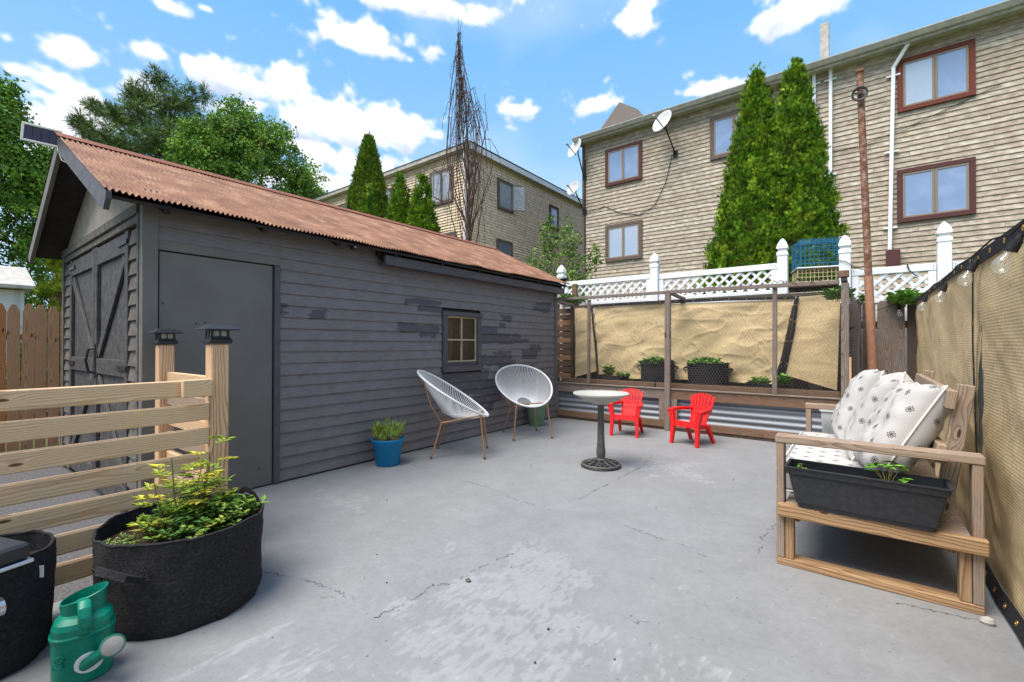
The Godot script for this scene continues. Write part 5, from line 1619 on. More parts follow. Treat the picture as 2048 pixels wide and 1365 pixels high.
func build_house_two() -> void:
	var h := thing("apartment_house", "cream clapboard apartment house with open casements behind the bare weeping tree", "house")
	var cx := -10.95
	var cz := -11.78
	var x0 := -26.0
	var z1 := -24.0
	part("wall_core", cbox(Vector3(cx - x0 - 0.02, 7.6, cz - z1 - 0.02), 0.01), M.trim_brown, h, Transform3D(Basis.IDENTITY, Vector3((cx + x0) / 2 - 0.01, 4.5, (cz + z1) / 2 - 0.01)))
	for w in 2:
		for v in 3:
			var st := begin()
			var y := 1.9
			var k := 0
			while y < 8.1:
				if k % 3 == v:
					var L := (cx - x0) if w == 0 else (cz - z1)
					var tilt := Basis(Vector3.RIGHT, -0.27) if w == 0 else Basis(Vector3.BACK, 0.13)
					var uvo := Vector2(fposmod(k * 0.77, 3.0), fposmod(k * 0.053, 0.15))
					if w == 0: add_cbox(st, Vector3(L, 0.118, 0.02), 0.002, Transform3D(tilt, Vector3((cx + x0) / 2, y, cz)), uvo)
					else: add_cbox(st, Vector3(0.02, 0.118, L), 0.002, Transform3D(Basis(Vector3.BACK, 0.27), Vector3(cx, y, (cz + z1) / 2)), uvo)
				y += 0.104
				k += 1
			tag(part("siding", done(st), M["siding_pale%d" % v], h), "", "", "", "stuff")
	for d in [[Vector3(cx - 0.04, 1.9, cz - 0.04), Vector3(cx + 0.03, 8.12, cz + 0.03)]]:
		block(h, "corner_board", d[0], d[1], M.vinyl)
	downspout(h, [Vector3(cx - 0.16, 8.1, cz + 0.07), Vector3(cx - 0.12, 1.9, cz + 0.07)], M.vinyl)
	block(h, "fascia", Vector3(x0, 8.10, cz + 0.2), Vector3(cx + 0.25, 8.26, cz + 0.24), M.gutter)
	block(h, "soffit", Vector3(x0, 8.085, cz - 0.05), Vector3(cx + 0.22, 8.10, cz + 0.2), M.gutter)
	block(h, "fascia", Vector3(cx + 0.21, 8.02, z1), Vector3(cx + 0.25, 8.22, cz + 0.198), M.white_paint)
	block(h, "soffit", Vector3(cx - 0.02, 8.06, z1), Vector3(cx + 0.208, 8.08, cz - 0.052), M.gutter)
	var rf := begin()
	var a := Vector3(x0, 8.262, cz + 0.27); var b := Vector3(cx + 0.28, 8.262, cz + 0.27); var c := Vector3(cx + 0.28, 8.222, z1); var d2 := Vector3(x0, 8.3, z1)
	var a1 := Vector3(x0, 8.85, cz - 2.4); var b1 := Vector3(cx - 0.95, 8.90, cz - 2.4); var c1 := Vector3(cx - 0.95, 8.88, z1)
	quad(rf, a, b, b1, a1, Vector3(0, 1, 0.2))
	quad(rf, b, c, c1, b1, Vector3(0.3, 1, 0))
	quad(rf, a1, b1, c1, Vector3(x0, 8.85, z1), Vector3.UP)
	quad(rf, a, b, c, d2, Vector3.DOWN)
	part("roof", done(rf), M.shingle, h)
	# windows on the wall facing the shed, then on the side wall
	house_window(h, Transform3D(Basis.IDENTITY, Vector3(-12.95, 6.40, cz + 0.012)), 1.25, 1.30, M.trim_brown, M.curtain)
	house_window(h, Transform3D(Basis.IDENTITY, Vector3(-15.85, 6.40, cz + 0.012)), 1.2, 1.25, M.trim_brown, M.curtain)
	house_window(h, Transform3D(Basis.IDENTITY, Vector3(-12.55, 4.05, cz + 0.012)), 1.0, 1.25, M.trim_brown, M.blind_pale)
	house_window(h, Transform3D(Basis.IDENTITY, Vector3(-19.5, 6.40, cz + 0.012)), 1.2, 1.25, M.trim_brown, M.room)
	var side := Basis(Vector3(0, 0, -1), Vector3.UP, Vector3(1, 0, 0))
	house_window(h, Transform3D(side, Vector3(cx + 0.012, 6.38, -13.32)), 0.98, 1.18, M.trim_brown, M.curtain, 1)
	house_window(h, Transform3D(side, Vector3(cx + 0.012, 4.05, -13.27)), 0.98, 1.18, M.trim_brown, M.room, 1)
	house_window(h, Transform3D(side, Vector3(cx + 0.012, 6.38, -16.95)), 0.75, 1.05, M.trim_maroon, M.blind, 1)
	# casements swung open
	for s in [[Vector3(cx + 0.06, 6.48, -14.20), Vector3(0.55, 0, -0.62)], [Vector3(-12.90, 6.50, cz + 0.06), Vector3(-0.35, 0, 0.5)], [Vector3(-12.30, 6.50, cz + 0.06), Vector3(0.15, 0, 0.55)], [Vector3(-15.25, 6.50, cz + 0.06), Vector3(0.30, 0, 0.55)]]:
		var n := Node3D.new()
		put(n, "open_casement", h)
		var xd: Vector3 = s[1].normalized()
		n.transform = Transform3D(Basis(xd, Vector3.UP, xd.cross(Vector3.UP)), s[0])
		var L := 0.55
		var H := 1.02
		for q in [[L / 2, 0.02, L, 0.04], [L / 2, H - 0.02, L, 0.04]]:
			part("sash", cbox(Vector3(q[2], q[3], 0.03), 0.003), M.sash, n, Transform3D(Basis.IDENTITY, Vector3(q[0], q[1], 0)))
		for xx in [0.02, L - 0.02]:
			part("sash", cbox(Vector3(0.04, H - 0.082, 0.03), 0.003), M.sash, n, Transform3D(Basis.IDENTITY, Vector3(xx, H / 2, 0)))
		part("pane", cbox(Vector3(L - 0.08, H - 0.08, 0.004), 0.0005), M.glass, n, Transform3D(Basis.IDENTITY, Vector3(L / 2, H / 2, 0)))
	# dark gable of the building beyond
	var g := thing("far_roof", "dark gable roof peeking over the cream house roof between the conifers", "roof")
	part("gable", prism([Vector2(-19.0, 8.3), Vector2(-17.2, 9.4), Vector2(-15.4, 8.3)], -14.6, -14.0), M.soffit, g)

# ------------------------------------------------------------------ furniture
func add_taper(st: SurfaceTool, a: Vector3, b: Vector3, s0: Vector2, s1: Vector2, side: Vector3) -> void:
	var y := (b - a).normalized()
	var x := (side - y * side.dot(y)).normalized()
	var z := x.cross(y)
	var A: Array[Vector3] = []
	var B: Array[Vector3] = []
	for k in [[-1, -1], [1, -1], [1, 1], [-1, 1]]:
		A.append(a + x * k[0] * s0.x * 0.5 + z * k[1] * s0.y * 0.5)
		B.append(b + x * k[0] * s1.x * 0.5 + z * k[1] * s1.y * 0.5)
	for k in 4:
		var k2 := (k + 1) % 4
		quad(st, A[k], A[k2], B[k2], B[k], (A[k] + A[k2]) * 0.5 - a)
	quad(st, A[0], A[1], A[2], A[3], -y)
	quad(st, B[0], B[1], B[2], B[3], y)

func string_chair() -> Node3D:
	# local: x forwards, y up, z sideways
	var t := thing("string_chair", "white cord string chair with copper legs seen from the side, nearer the blue pot", "chair", Vector3.ZERO, 0.0, "white string chairs by the shed")
	var fwd := Vector3(0.78, -0.50, 0).normalized()
	var c := Vector3(-0.015, 0.665, 0)
	var nrim := 96
	var rim := PackedVector3Array()
	var rp := func(a: float) -> Vector3:
		# teardrop hoop: wide at the top, narrower at the front lip
		var k := cos(a)
		return c + fwd * (0.455 * k) + Vector3(0, 0, sin(a) * 0.375 * (1.0 - 0.10 * k))
	for i in nrim + 1: rim.append(rp.call(TAU * i / nrim))
	var st := begin()
	add_tube(st, rim, 0.0125, 0.0125, 8, false)
	part("rim", done(st), M.cord, t)
	var hub := Vector3(-0.035, 0.435, 0)
	var hp := func(a: float) -> Vector3:
		return hub + Vector3(cos(a) * 0.105, -cos(a) * 0.045, sin(a) * 0.10)
	var hs := begin()
	var hoop := PackedVector3Array()
	for i in 33: hoop.append(hp.call(TAU * i / 32))
	add_tube(hs, hoop, 0.008, 0.008, 6, false)
	part("hub_ring", done(hs), M.cord, t)
	var cs := begin()
	var n := 104
	for i in n:
		var a := TAU * (i + 0.5) / n
		var p: Vector3 = rp.call(a)
		var q: Vector3 = hp.call(a)
		var mid := (p + q) * 0.5 + Vector3(0, -0.012, 0)
		add_tube(cs, PackedVector3Array([p, mid, q]), 0.0034, 0.0034, 5, false)
	for i in 9:
		var zz := -0.08 + i * 0.02
		add_tube(cs, PackedVector3Array([hub + Vector3(0.085 * sqrt(1.0 - zz * zz * 90.0), -0.03, zz), hub + Vector3(-0.085 * sqrt(1.0 - zz * zz * 90.0), 0.03, zz)]), 0.0034, 0.0034, 5, false)
	tag(part("cords", done(cs), M.cord, t), "", "", "", "stuff")
	var fs := begin()
	var fr := [Vector3(-0.12, 0.365, -0.17), Vector3(0.30, 0.452, -0.205), Vector3(0.30, 0.452, 0.205), Vector3(-0.12, 0.365, 0.17)]
	for i in 4: add_tube(fs, PackedVector3Array([fr[i], fr[(i + 1) % 4]]), 0.008, 0.008, 8)
	for s in [-1.0, 1.0]:
		add_tube(fs, PackedVector3Array([Vector3(-0.12, 0.365, s * 0.17), Vector3(-0.22, 0.56, s * 0.25), rp.call(PI - s * 0.75)]), 0.008, 0.008, 8)
	add_tube(fs, PackedVector3Array([Vector3(0.30, 0.452, -0.205), rp.call(-0.55)]), 0.008, 0.008, 8)
	add_tube(fs, PackedVector3Array([Vector3(0.30, 0.452, 0.205), rp.call(0.55)]), 0.008, 0.008, 8)
	part("seat_frame", done(fs), M.copper, t)
	for l in [[fr[0], Vector3(-0.22, 0.0, -0.235)], [fr[1], Vector3(0.345, 0.0, -0.255)], [fr[2], Vector3(0.345, 0.0, 0.255)], [fr[3], Vector3(-0.22, 0.0, 0.235)]]:
		var leg := part("leg", tube([l[0], l[1]], 0.010, 0.009, 8), M.copper, t)
		var foot := begin()
		add_lathe(foot, [Vector2(0.0, 0.03), Vector2(0.013, 0.026), Vector2(0.015, 0.004), Vector2(0.0, 0.0)], 8, Transform3D(Basis.IDENTITY, l[1]))
		part("foot", done(foot), M.trim_brown, leg)
	return t

func kids_chair() -> Node3D:
	# local: z forwards
	var t := thing("kids_chair", "small red plastic child's slat-back chair behind the birdbath", "chair", Vector3.ZERO, 0.0, "red children's chairs by the planting bed")
	var n := 7
	for i in n:
		var k := (i - 3.0) / 3.0
		var st := begin()
		var a := Vector3(k * 0.098, 0.285, -0.135)
		var b := Vector3(k * 0.148, 0.595 - 0.040 * k * k, -0.235)
		add_taper(st, a, b, Vector2(0.022, 0.016), Vector2(0.037, 0.014), Vector3(1, 0, 0))
		part("back_slat", done(st), M.red, t)
	var bp := begin()
	# solid lower back joining the slats
	add_taper(bp, Vector3(0, 0.195, -0.095), Vector3(0, 0.335, -0.151), Vector2(0.215, 0.014), Vector2(0.235, 0.012), Vector3(1, 0, 0))
	add_taper(bp, Vector3(0, 0.38, -0.172), Vector3(0, 0.43, -0.188), Vector2(0.245, 0.007), Vector2(0.262, 0.007), Vector3(1, 0, 0))
	part("back_panel", done(bp), M.red, t)
	var ss := begin()
	for i in 4:
		var u0 := i / 4.0
		var z0 := lerpf(0.155, -0.105, u0)
		var z1 := lerpf(0.155, -0.105, u0 + 0.235)
		var y0 := lerpf(0.272, 0.205, u0) + (0.006 if i == 0 else 0.0)
		var y1 := lerpf(0.272, 0.205, u0 + 0.235)
		add_taper(ss, Vector3(0, y0, z0), Vector3(0, y1, z1), Vector2(0.275, 0.014), Vector2(0.262, 0.014), Vector3(1, 0, 0))
	add_taper(ss, Vector3(0, 0.268, 0.155), Vector3(0, 0.215, 0.168), Vector2(0.285, 0.02), Vector2(0.29, 0.014), Vector3(1, 0, 0))
	add_taper(ss, Vector3(0, 0.256, 0.14), Vector3(0, 0.192, -0.10), Vector2(0.25, 0.006), Vector2(0.23, 0.006), Vector3(1, 0, 0))
	part("seat", done(ss), M.red, t)
	for s in [-1.0, 1.0]:
		var fl := begin()
		add_taper(fl, Vector3(s * 0.170, 0.0, 0.185), Vector3(s * 0.160, 0.25, 0.155), Vector2(0.034, 0.036), Vector2(0.048, 0.052), Vector3(1, 0, 0))
		add_taper(fl, Vector3(s * 0.160, 0.25, 0.155), Vector3(s * 0.186, 0.398, 0.150), Vector2(0.048, 0.052), Vector2(0.060, 0.060), Vector3(1, 0, 0))
		part("leg", done(fl), M.red, t)
		var rl := begin()
		add_taper(rl, Vector3(s * 0.152, 0.0, -0.205), Vector3(s * 0.135, 0.225, -0.085), Vector2(0.030, 0.034), Vector2(0.042, 0.050), Vector3(1, 0, 0))
		add_taper(rl, Vector3(s * 0.137, 0.21, -0.07), Vector3(s * 0.150, 0.235, 0.14), Vector2(0.02, 0.05), Vector2(0.02, 0.05), Vector3(1, 0, 0))
		part("leg", done(rl), M.red, t)
		var ar := begin()
		var pa := [Vector3(s * 0.190, 0.405, 0.185), Vector3(s * 0.195, 0.418, 0.10), Vector3(s * 0.180, 0.420, 0.0), Vector3(s * 0.150, 0.418, -0.10), Vector3(s * 0.122, 0.410, -0.178)]
		for i in 4:
			add_taper(ar, pa[i], pa[i + 1], Vector2(0.066 - i * 0.004, 0.016), Vector2(0.062 - i * 0.004, 0.016), Vector3(1, 0, 0))
			add_taper(ar, pa[i] + Vector3(s * 0.024, -0.018, 0), pa[i + 1] + Vector3(s * 0.022, -0.018, 0), Vector2(0.008, 0.032), Vector2(0.008, 0.032), Vector3(1, 0, 0))
		part("arm", done(ar), M.red, t)
	return t

func dup(root: Node3D, at: Vector3, turn: float, label: String) -> Node3D:
	var r := root.duplicate() as Node3D
	put(r, String(root.name))
	r.position = at
	r.rotation.y = turn
	r.set_meta("label", label)
	return r

func rect_ring(hx: float, hz: float, y: float, r: float) -> PackedVector3Array:
	var o := PackedVector3Array()
	for c in [[1, 1, 0.0], [-1, 1, PI / 2], [-1, -1, PI], [1, -1, PI * 1.5]]:
		for k in 4:
			var a: float = c[2] + k * PI / 6.0
			o.append(Vector3(c[0] * (hx - r) + cos(a) * r, y, c[1] * (hz - r) + sin(a) * r))
	return o

func add_loft(st: SurfaceTool, rings: Array, cap_first := false, cap_last := false) -> void:
	for i in rings.size() - 1:
		var A: PackedVector3Array = rings[i]
		var B: PackedVector3Array = rings[i + 1]
		var n := A.size()
		var ca := Vector3.ZERO
		for p in A: ca += p
		ca /= n
		for k in n:
			var k2 := (k + 1) % n
			st.set_smooth_group(1 + i)
			for q in [A[k], B[k], B[k2], A[k], B[k2], A[k2]]: st.add_vertex(q)
	for e in [[cap_first, 0], [cap_last, rings.size() - 1]]:
		if not e[0]: continue
		var R: PackedVector3Array = rings[e[1]]
		st.set_smooth_group(100 + e[1])
		for k in R.size() - 2:
			var tri_ := [R[0], R[k + 2], R[k + 1]] if e[1] == 0 else [R[0], R[k + 1], R[k + 2]]
			for q in tri_: st.add_vertex(q)

func loft(rings: Array, cap_first := false, cap_last := false) -> ArrayMesh:
	var st := begin()
	add_loft(st, rings, cap_first, cap_last)
	st.generate_normals()
	return done(st)

func ellipse_ring(c: Vector3, rx: float, rz: float, n: int, e := 2.0, ry := 0.0) -> PackedVector3Array:
	var o := PackedVector3Array()
	for k in n:
		var a := TAU * k / n
		var ca := cos(a)
		var sa := sin(a)
		o.append(c + Vector3(signf(ca) * pow(absf(ca), 2.0 / e) * rx, ry * ca, signf(sa) * pow(absf(sa), 2.0 / e) * rz))
	return o

func pillow(w: float, h: float, t: float, seed_: int) -> ArrayMesh:
	# lies in x (width), y (height), thick along z; uv in metres of cloth, measured from the middle of each face
	var st := begin()
	var nn := nz(seed_, 1.0, 3)
	var n := 36
	for s in [1.0, -1.0]:
		var P := PackedVector3Array()
		for j in n + 1:
			for i in n + 1:
				var a := sin((float(i) / n * 2.0 - 1.0) * PI / 2.0)
				var b := sin((float(j) / n * 2.0 - 1.0) * PI / 2.0)
				var bul := pow(maxf(0.0, (1.0 - a * a * a * a) * (1.0 - b * b * b * b)), 0.42)
				var x := a * w * 0.5 * (1.0 - 0.07 * (1.0 - b * b) * a * a)
				var y := b * h * 0.5 * (1.0 - 0.07 * (1.0 - a * a) * b * b)
				var wr := nn.get_noise_2d(a * 1.7 + s * 9.0, b * 1.7) * 0.022 * bul
				P.append(Vector3(x, y, s * (t * 0.5 * bul + wr)))
		var U := PackedVector2Array()
		U.resize(P.size())
		var m := n / 2
		for j in n + 1:
			var run := 0.0
			for i in range(m, n):
				run += P[j * (n + 1) + i].distance_to(P[j * (n + 1) + i + 1])
				U[j * (n + 1) + i + 1].x = run
			run = 0.0
			for i in range(m, 0, -1):
				run -= P[j * (n + 1) + i].distance_to(P[j * (n + 1) + i - 1])
				U[j * (n + 1) + i - 1].x = run
		for i in n + 1:
			var run := 0.0
			for j in range(m, n):
				run += P[j * (n + 1) + i].distance_to(P[(j + 1) * (n + 1) + i])
				U[(j + 1) * (n + 1) + i].y = run
			run = 0.0
			for j in range(m, 0, -1):
				run -= P[j * (n + 1) + i].distance_to(P[(j - 1) * (n + 1) + i])
				U[(j - 1) * (n + 1) + i].y = run
		var N := PackedVector3Array()
		for j in n + 1:
			for i in n + 1:
				var da := P[j * (n + 1) + mini(i + 1, n)] - P[j * (n + 1) + maxi(i - 1, 0)]
				var db := P[mini(j + 1, n) * (n + 1) + i] - P[maxi(j - 1, 0) * (n + 1) + i]
				var c := da.cross(db)
				N.append((c if c.z * s > 0.0 else -c).normalized() if c.length_squared() > 1e-16 else Vector3(0, 0, s))
		for j in n:
			for i in n:
				var q := [j * (n + 1) + i, j * (n + 1) + i + 1, (j + 1) * (n + 1) + i + 1, (j + 1) * (n + 1) + i]
				smooth_quad(st, P[q[0]], P[q[1]], P[q[2]], P[q[3]], N[q[0]], N[q[1]], N[q[2]], N[q[3]], U[q[0]], U[q[1]], U[q[2]], U[q[3]])
	return done(st)

func piping(w: float, h: float) -> ArrayMesh:
	var pts := PackedVector3Array()
	for k in 81:
		var f := fposmod(k / 80.0 * 4.0, 4.0)
		var side := int(f)
		var g := (f - side) * 2.0 - 1.0
		var a := 0.0
		var b := 0.0
		if side == 0: a = g; b = -1.0
		elif side == 1: a = 1.0; b = g
		elif side == 2: a = -g; b = 1.0
		else: a = -1.0; b = -g
		pts.append(Vector3(a * w * 0.5 * (1.0 - 0.07 * (1.0 - b * b) * a * a), b * h * 0.5 * (1.0 - 0.07 * (1.0 - a * a) * b * b), 0))
	var st := begin()
	add_tube(st, pts, 0.005, 0.005, 6, false)
	return done(st)

func build_furniture() -> void:
	# string chairs
	var c := string_chair()
	c.position = Vector3(-3.56, 0, -3.60)
	c.rotation.y = atan2(0.61, 0.79)
	dup(c, Vector3(-3.565, 0, -4.93), -atan2(0.62, 0.79) + 0.02, "white cord string chair with copper legs facing the camera, beside the green pot")
	var k := kids_chair()
	k.position = Vector3(-2.49, 0, -5.79)
	k.rotation.y = 0.16
	dup(k, Vector3(-1.63, 0, -5.74), -0.28, "small red plastic child's slat-back chair on the right, nearer the bench")
	build_birdbath()
	build_bench()

func build_birdbath() -> void:
	var t := thing("birdbath", "pale stone-coloured birdbath with scalloped bowl on a dark pedestal", "birdbath", Vector3(-2.044, 0, -4.108))
	var base := part("base", lathe([Vector2(0.196, 0.0), Vector2(0.196, 0.010), Vector2(0.188, 0.020), Vector2(0.170, 0.026), Vector2(0.11, 0.044), Vector2(0.055, 0.066), Vector2(0.0, 0.068)], 40), M.black_metal, t)
	var rs := begin()
	var ring := PackedVector3Array()
	for i in 49: ring.append(Vector3(cos(TAU * i / 48) * 0.181, 0.024, sin(TAU * i / 48) * 0.181))
	add_tube(rs, ring, 0.013, 0.013, 8, false)
	part("base_rim", done(rs), M.bronze, base)
	for q in 5:
		var sc := begin()
		var ang := TAU * q / 5.0 + 0.3
		for s in [-1.0, 1.0]:
			var pts := PackedVector3Array()
			for i in 22:
				var u := i / 21.0
				var th := u * 5.6
				var rr := 0.030 * (1.0 - u * 0.75)
				var cx := 0.125 + rr * cos(th) - 0.01
				var cz: float = s * (0.034 + rr * sin(th) - 0.012)
				pts.append(Vector3(cx, 0.078 - cx * 0.27, cz))
			for i in pts.size(): pts[i] = Basis(Vector3.UP, ang) * pts[i]
			add_tube(sc, pts, 0.006, 0.004, 6)
			add_tube(sc, PackedVector3Array([Basis(Vector3.UP, ang) * Vector3(0.05, 0.072, s * 0.012), Basis(Vector3.UP, ang) * Vector3(0.10, 0.054, s * 0.040), Basis(Vector3.UP, ang) * Vector3(0.165, 0.034, s * 0.075)]), 0.006, 0.006, 6)
		part("scroll", done(sc), M.bronze, base)
	part("pedestal", lathe([Vector2(0.052, 0.066), Vector2(0.050, 0.075), Vector2(0.036, 0.082), Vector2(0.040, 0.10), Vector2(0.046, 0.135), Vector2(0.044, 0.175), Vector2(0.037, 0.205), Vector2(0.040, 0.215), Vector2(0.037, 0.225), Vector2(0.032, 0.40), Vector2(0.030, 0.55), Vector2(0.034, 0.60), Vector2(0.06, 0.622)], 20), M.bronze, t)
	var wob := func(a: float) -> float: return 1.0 + 0.010 * absf(sin(a * 26.0))
	part("bowl", lathe([Vector2(0.0, 0.612), Vector2(0.06, 0.614), Vector2(0.14, 0.640), Vector2(0.215, 0.684), Vector2(0.250, 0.702), Vector2(0.268, 0.708), Vector2(0.270, 0.720), Vector2(0.258, 0.722), Vector2(0.235, 0.712), Vector2(0.20, 0.690), Vector2(0.13, 0.655), Vector2(0.05, 0.638), Vector2(0.0, 0.636)], 156, wob), M.bowl, t)
	for i in 52:
		var a := TAU * i / 52.0
		var sb := begin()
		add_lathe(sb, [Vector2(0.0, 0.010), Vector2(0.007, 0.008), Vector2(0.011, 0.0)], 6, Transform3D(Basis.IDENTITY, Vector3(cos(a) * 0.262, 0.720, sin(a) * 0.262)))
		part("bead", done(sb), M.bowl, t)
	part("fountain_nozzle", lathe([Vector2(0.014, 0.636), Vector2(0.008, 0.645), Vector2(0.007, 0.675), Vector2(0.015, 0.690), Vector2(0.015, 0.694), Vector2(0.0, 0.694)], 12), M.black_metal, t)

func bench_frame(t: Node, z0: float, s: float) -> void:
	# an end frame whose outer face lies at z0; s is the direction outwards along z
	var zc := z0 - s * 0.0445
	var B := func(name_: String, xa: float, xb: float, ya: float, yb: float, d: float, m: Material) -> void:
		block(t, name_, Vector3(xa, ya, zc - d), Vector3(xb, yb, zc + d), m, 0.004)
	B.call("front_leg", -0.373, -0.335, 0.040, 0.663, 0.0445, M.bench)
	B.call("rear_leg", 0.393, 0.431, 0.040, 0.663, 0.0445, M.bench)
	B.call("armrest", -0.378, 0.436, 0.664, 0.703, 0.048, M.bench)
	B.call("skid", -0.373, 0.431, 0.0, 0.039, 0.0445, M.bench_new)
	B.call("leg_block", -0.333, -0.293, 0.040, 0.272, 0.040, M.bench_new)
	B.call("leg_block", 0.350, 0.391, 0.040, 0.272, 0.040, M.bench_new)
	var zf := z0 + s * 0.021
	block(t, "end_rail", Vector3(-0.362, 0.275, zf - 0.019), Vector3(0.440, 0.345, zf + 0.019), M.bench_new, 0.005)

func build_bench() -> void:
	var t := thing("garden_bench", "brown timber garden sofa bench along the right shade cloth", "bench")
	bench_frame(t, -2.872, 1.0)
	bench_frame(t, -4.655, -1.0)
	var z := -2.918
	while z > -4.62:
		block(t, "seat_slat", Vector3(-0.331, 0.308, z - 0.043), Vector3(0.389, 0.345, z + 0.043), M.bench, 0.004)
		z -= 0.1005
	for x in [-0.29, 0.33]:
		block(t, "seat_rail", Vector3(x - 0.019, 0.22, -4.56), Vector3(x + 0.019, 0.306, -2.965), M.bench_new, 0.004)
	for zz in [-3.02, -4.50]:
		board(t, "back_post", Vector3(0.30, 0.346, zz), Vector3(0.395, 1.01, zz), 0.064, 0.038, Vector3(0, 0, 1), M.bench, 0.004)
	for q in [[0.94, 0.338], [0.68, 0.300]]:
		board(t, "back_rail", Vector3(q[1], q[0], -2.96), Vector3(q[1], q[0], -4.56), 0.089, 0.036, Vector3(-1, 0.14, 0), M.bench, 0.004)
	# seat cushion
	var sc := thing("seat_cushion", "long cream seat cushion with small dark motifs on the bench", "cushion", Vector3(-0.10, 0.345, -3.80))
	var st := begin()
	add_cbox(st, Vector3(0.60, 0.13, 1.48), 0.028, Transform3D(Basis.IDENTITY, Vector3(0, 0.066, 0)))
	part("cover", done(st), M.cushion, sc)
	var pp := begin()
	for y in [0.012, 0.120]:
		add_tube(pp, PackedVector3Array([Vector3(-0.296, y, -0.72), Vector3(-0.301, y, -0.70), Vector3(-0.301, y, 0.70), Vector3(-0.28, y, 0.738), Vector3(0.28, y, 0.738)]), 0.005, 0.005, 6)
	part("piping", done(pp), M.ivory, sc)
	var names := ["cream back cushion with dark motifs at the near end of the bench", "cream back cushion with dark motifs in the middle of the bench", "cream back cushion with dark motifs at the far end of the bench"]
	var at := [Vector3(0.160, 0.735, -3.29), Vector3(0.095, 0.745, -3.80), Vector3(-0.005, 0.750, -4.30)]
	var tilt := [0.50, 0.44, 0.42]
	for i in 3:
		var o := thing("back_cushion", names[i], "cushion", at[i], 0.0, "cushions along the bench back")
		var b := Basis(Vector3.UP, -PI / 2 + [0.10, -0.06, 0.03][i]) * Basis(Vector3.RIGHT, -tilt[i]) * Basis(Vector3(0, 0, 1), [0.05, -0.04, 0.03][i])
		part("cover", pillow(0.57, 0.57, 0.23, 300 + i), M.cushion, o, Transform3D(b, Vector3.ZERO))
		part("piping", piping(0.575, 0.575), M.ivory, o, Transform3D(b, Vector3.ZERO))
	# trough on the near shelf
	var p := thing("trough_planter", "long dark grey trough planter on the near end of the bench", "planter", Vector3(0.0, 0.346, -2.885))
	p.rotation.y = -0.03
	part("trough", loft([rect_ring(0.265, 0.062, 0.0, 0.012), rect_ring(0.272, 0.066, 0.020, 0.012), rect_ring(0.276, 0.070, 0.022, 0.012), rect_ring(0.306, 0.088, 0.172, 0.012), rect_ring(0.316, 0.096, 0.176, 0.012), rect_ring(0.320, 0.100, 0.206, 0.012), rect_ring(0.326, 0.106, 0.207, 0.012), rect_ring(0.326, 0.106, 0.213, 0.012), rect_ring(0.312, 0.092, 0.213, 0.010), rect_ring(0.306, 0.086, 0.17, 0.010), rect_ring(0.29, 0.078, 0.09, 0.010)], true, false), M.black_plastic, p)
	var so := begin()
	var sn := nz(401, 9.0, 3)
	add_sheet(so, 30, 8, func(u: float, v: float) -> Vector3:
		return Vector3(lerpf(-0.30, 0.30, u), 0.135 + sn.get_noise_2d(u * 3.0, v) * 0.012, lerpf(0.082, -0.082, v)), 1, 1, false)
	part("soil", done(so), M.soil, p)
	strawberry(Vector3(0.10, 0.48, -2.89), "young strawberry plant with long pink stalks in the trough planter", 9, 0.15, 0.036, 501, 0.42)
	strawberry(Vector3(-0.245, 0.48, -2.88), "tiny leafy seedling with dried tops at the left end of the trough planter", 6, 0.085, 0.014, 503, 0.35)
	# pale planter by the far arm
	var w := thing("pale_planter", "pale grey rectangular planter at the far end of the bench", "planter", Vector3(-0.05, 0.346, -4.56))
	w.position = Vector3(-0.04, 0.0, -4.90)
	part("pot", loft([rect_ring(0.21, 0.12, 0.0, 0.03), rect_ring(0.24, 0.15, 0.62, 0.03), rect_ring(0.25, 0.16, 0.625, 0.03), rect_ring(0.25, 0.16, 0.655, 0.03), rect_ring(0.235, 0.145, 0.655, 0.03), rect_ring(0.225, 0.135, 0.58, 0.03)], true, false), M.pale_plastic, w)
	part("soil", lathe([Vector2(0.0, 0.60), Vector2(0.14, 0.595)], 16), M.soil, w, Transform3D(Basis.from_scale(Vector3(1.5, 1, 1)), Vector3.ZERO))
	bushy_plant("herb_plant", "bright green leafy herb in the pale planter behind the bench", Vector3(0.02, 0.60, -4.90), 60, 0.20, 0.17, 0.05, 0.030, [Color(0.10, 0.24, 0.03), Color(0.16, 0.33, 0.05), Color(0.07, 0.18, 0.03)], 511)

# ------------------------------------------------------------------ plants
func add_leaf(st: SurfaceTool, p: Vector3, d: Vector3, up: Vector3, ln: float, wd: float, col: Color, fold := 0.25) -> void:
	d = d.normalized()
	var s := d.cross(up)
	if s.length_squared() < 1e-6: s = d.cross(Vector3.RIGHT)
	s = s.normalized()
	var n := s.cross(d).normalized()
	var m := p + d * ln * 0.45 - n * wd * fold
	var l := p + d * ln * 0.42 + s * wd * 0.5 + n * wd * fold * 0.4
	var r := p + d * ln * 0.42 - s * wd * 0.5 + n * wd * fold * 0.4
	var e := p + d * ln - n * ln * 0.08
	st.set_color(col)
	for q in [[p, l, m], [m, l, e], [p, m, r], [m, e, r]]:
		var nn: Vector3 = (q[2] - q[0]).cross(q[1] - q[0]).normalized()
		if nn.dot(n) < 0: tri(st, q[0], q[2], q[1], -nn)
		else: tri(st, q[0], q[1], q[2], nn)

func jitter(c: Color, r: RandomNumberGenerator, amt := 0.2) -> Color:
	var k := r.randf_range(1.0 - amt, 1.0 + amt)
	return Color(c.r * k * r.randf_range(0.9, 1.15), c.g * k, c.b * k)

func rdir(r: RandomNumberGenerator, up_bias := 0.0) -> Vector3:
	var v := Vector3(r.randfn(), r.randfn(), r.randfn()).normalized()
	v.y += up_bias
	return v.normalized()

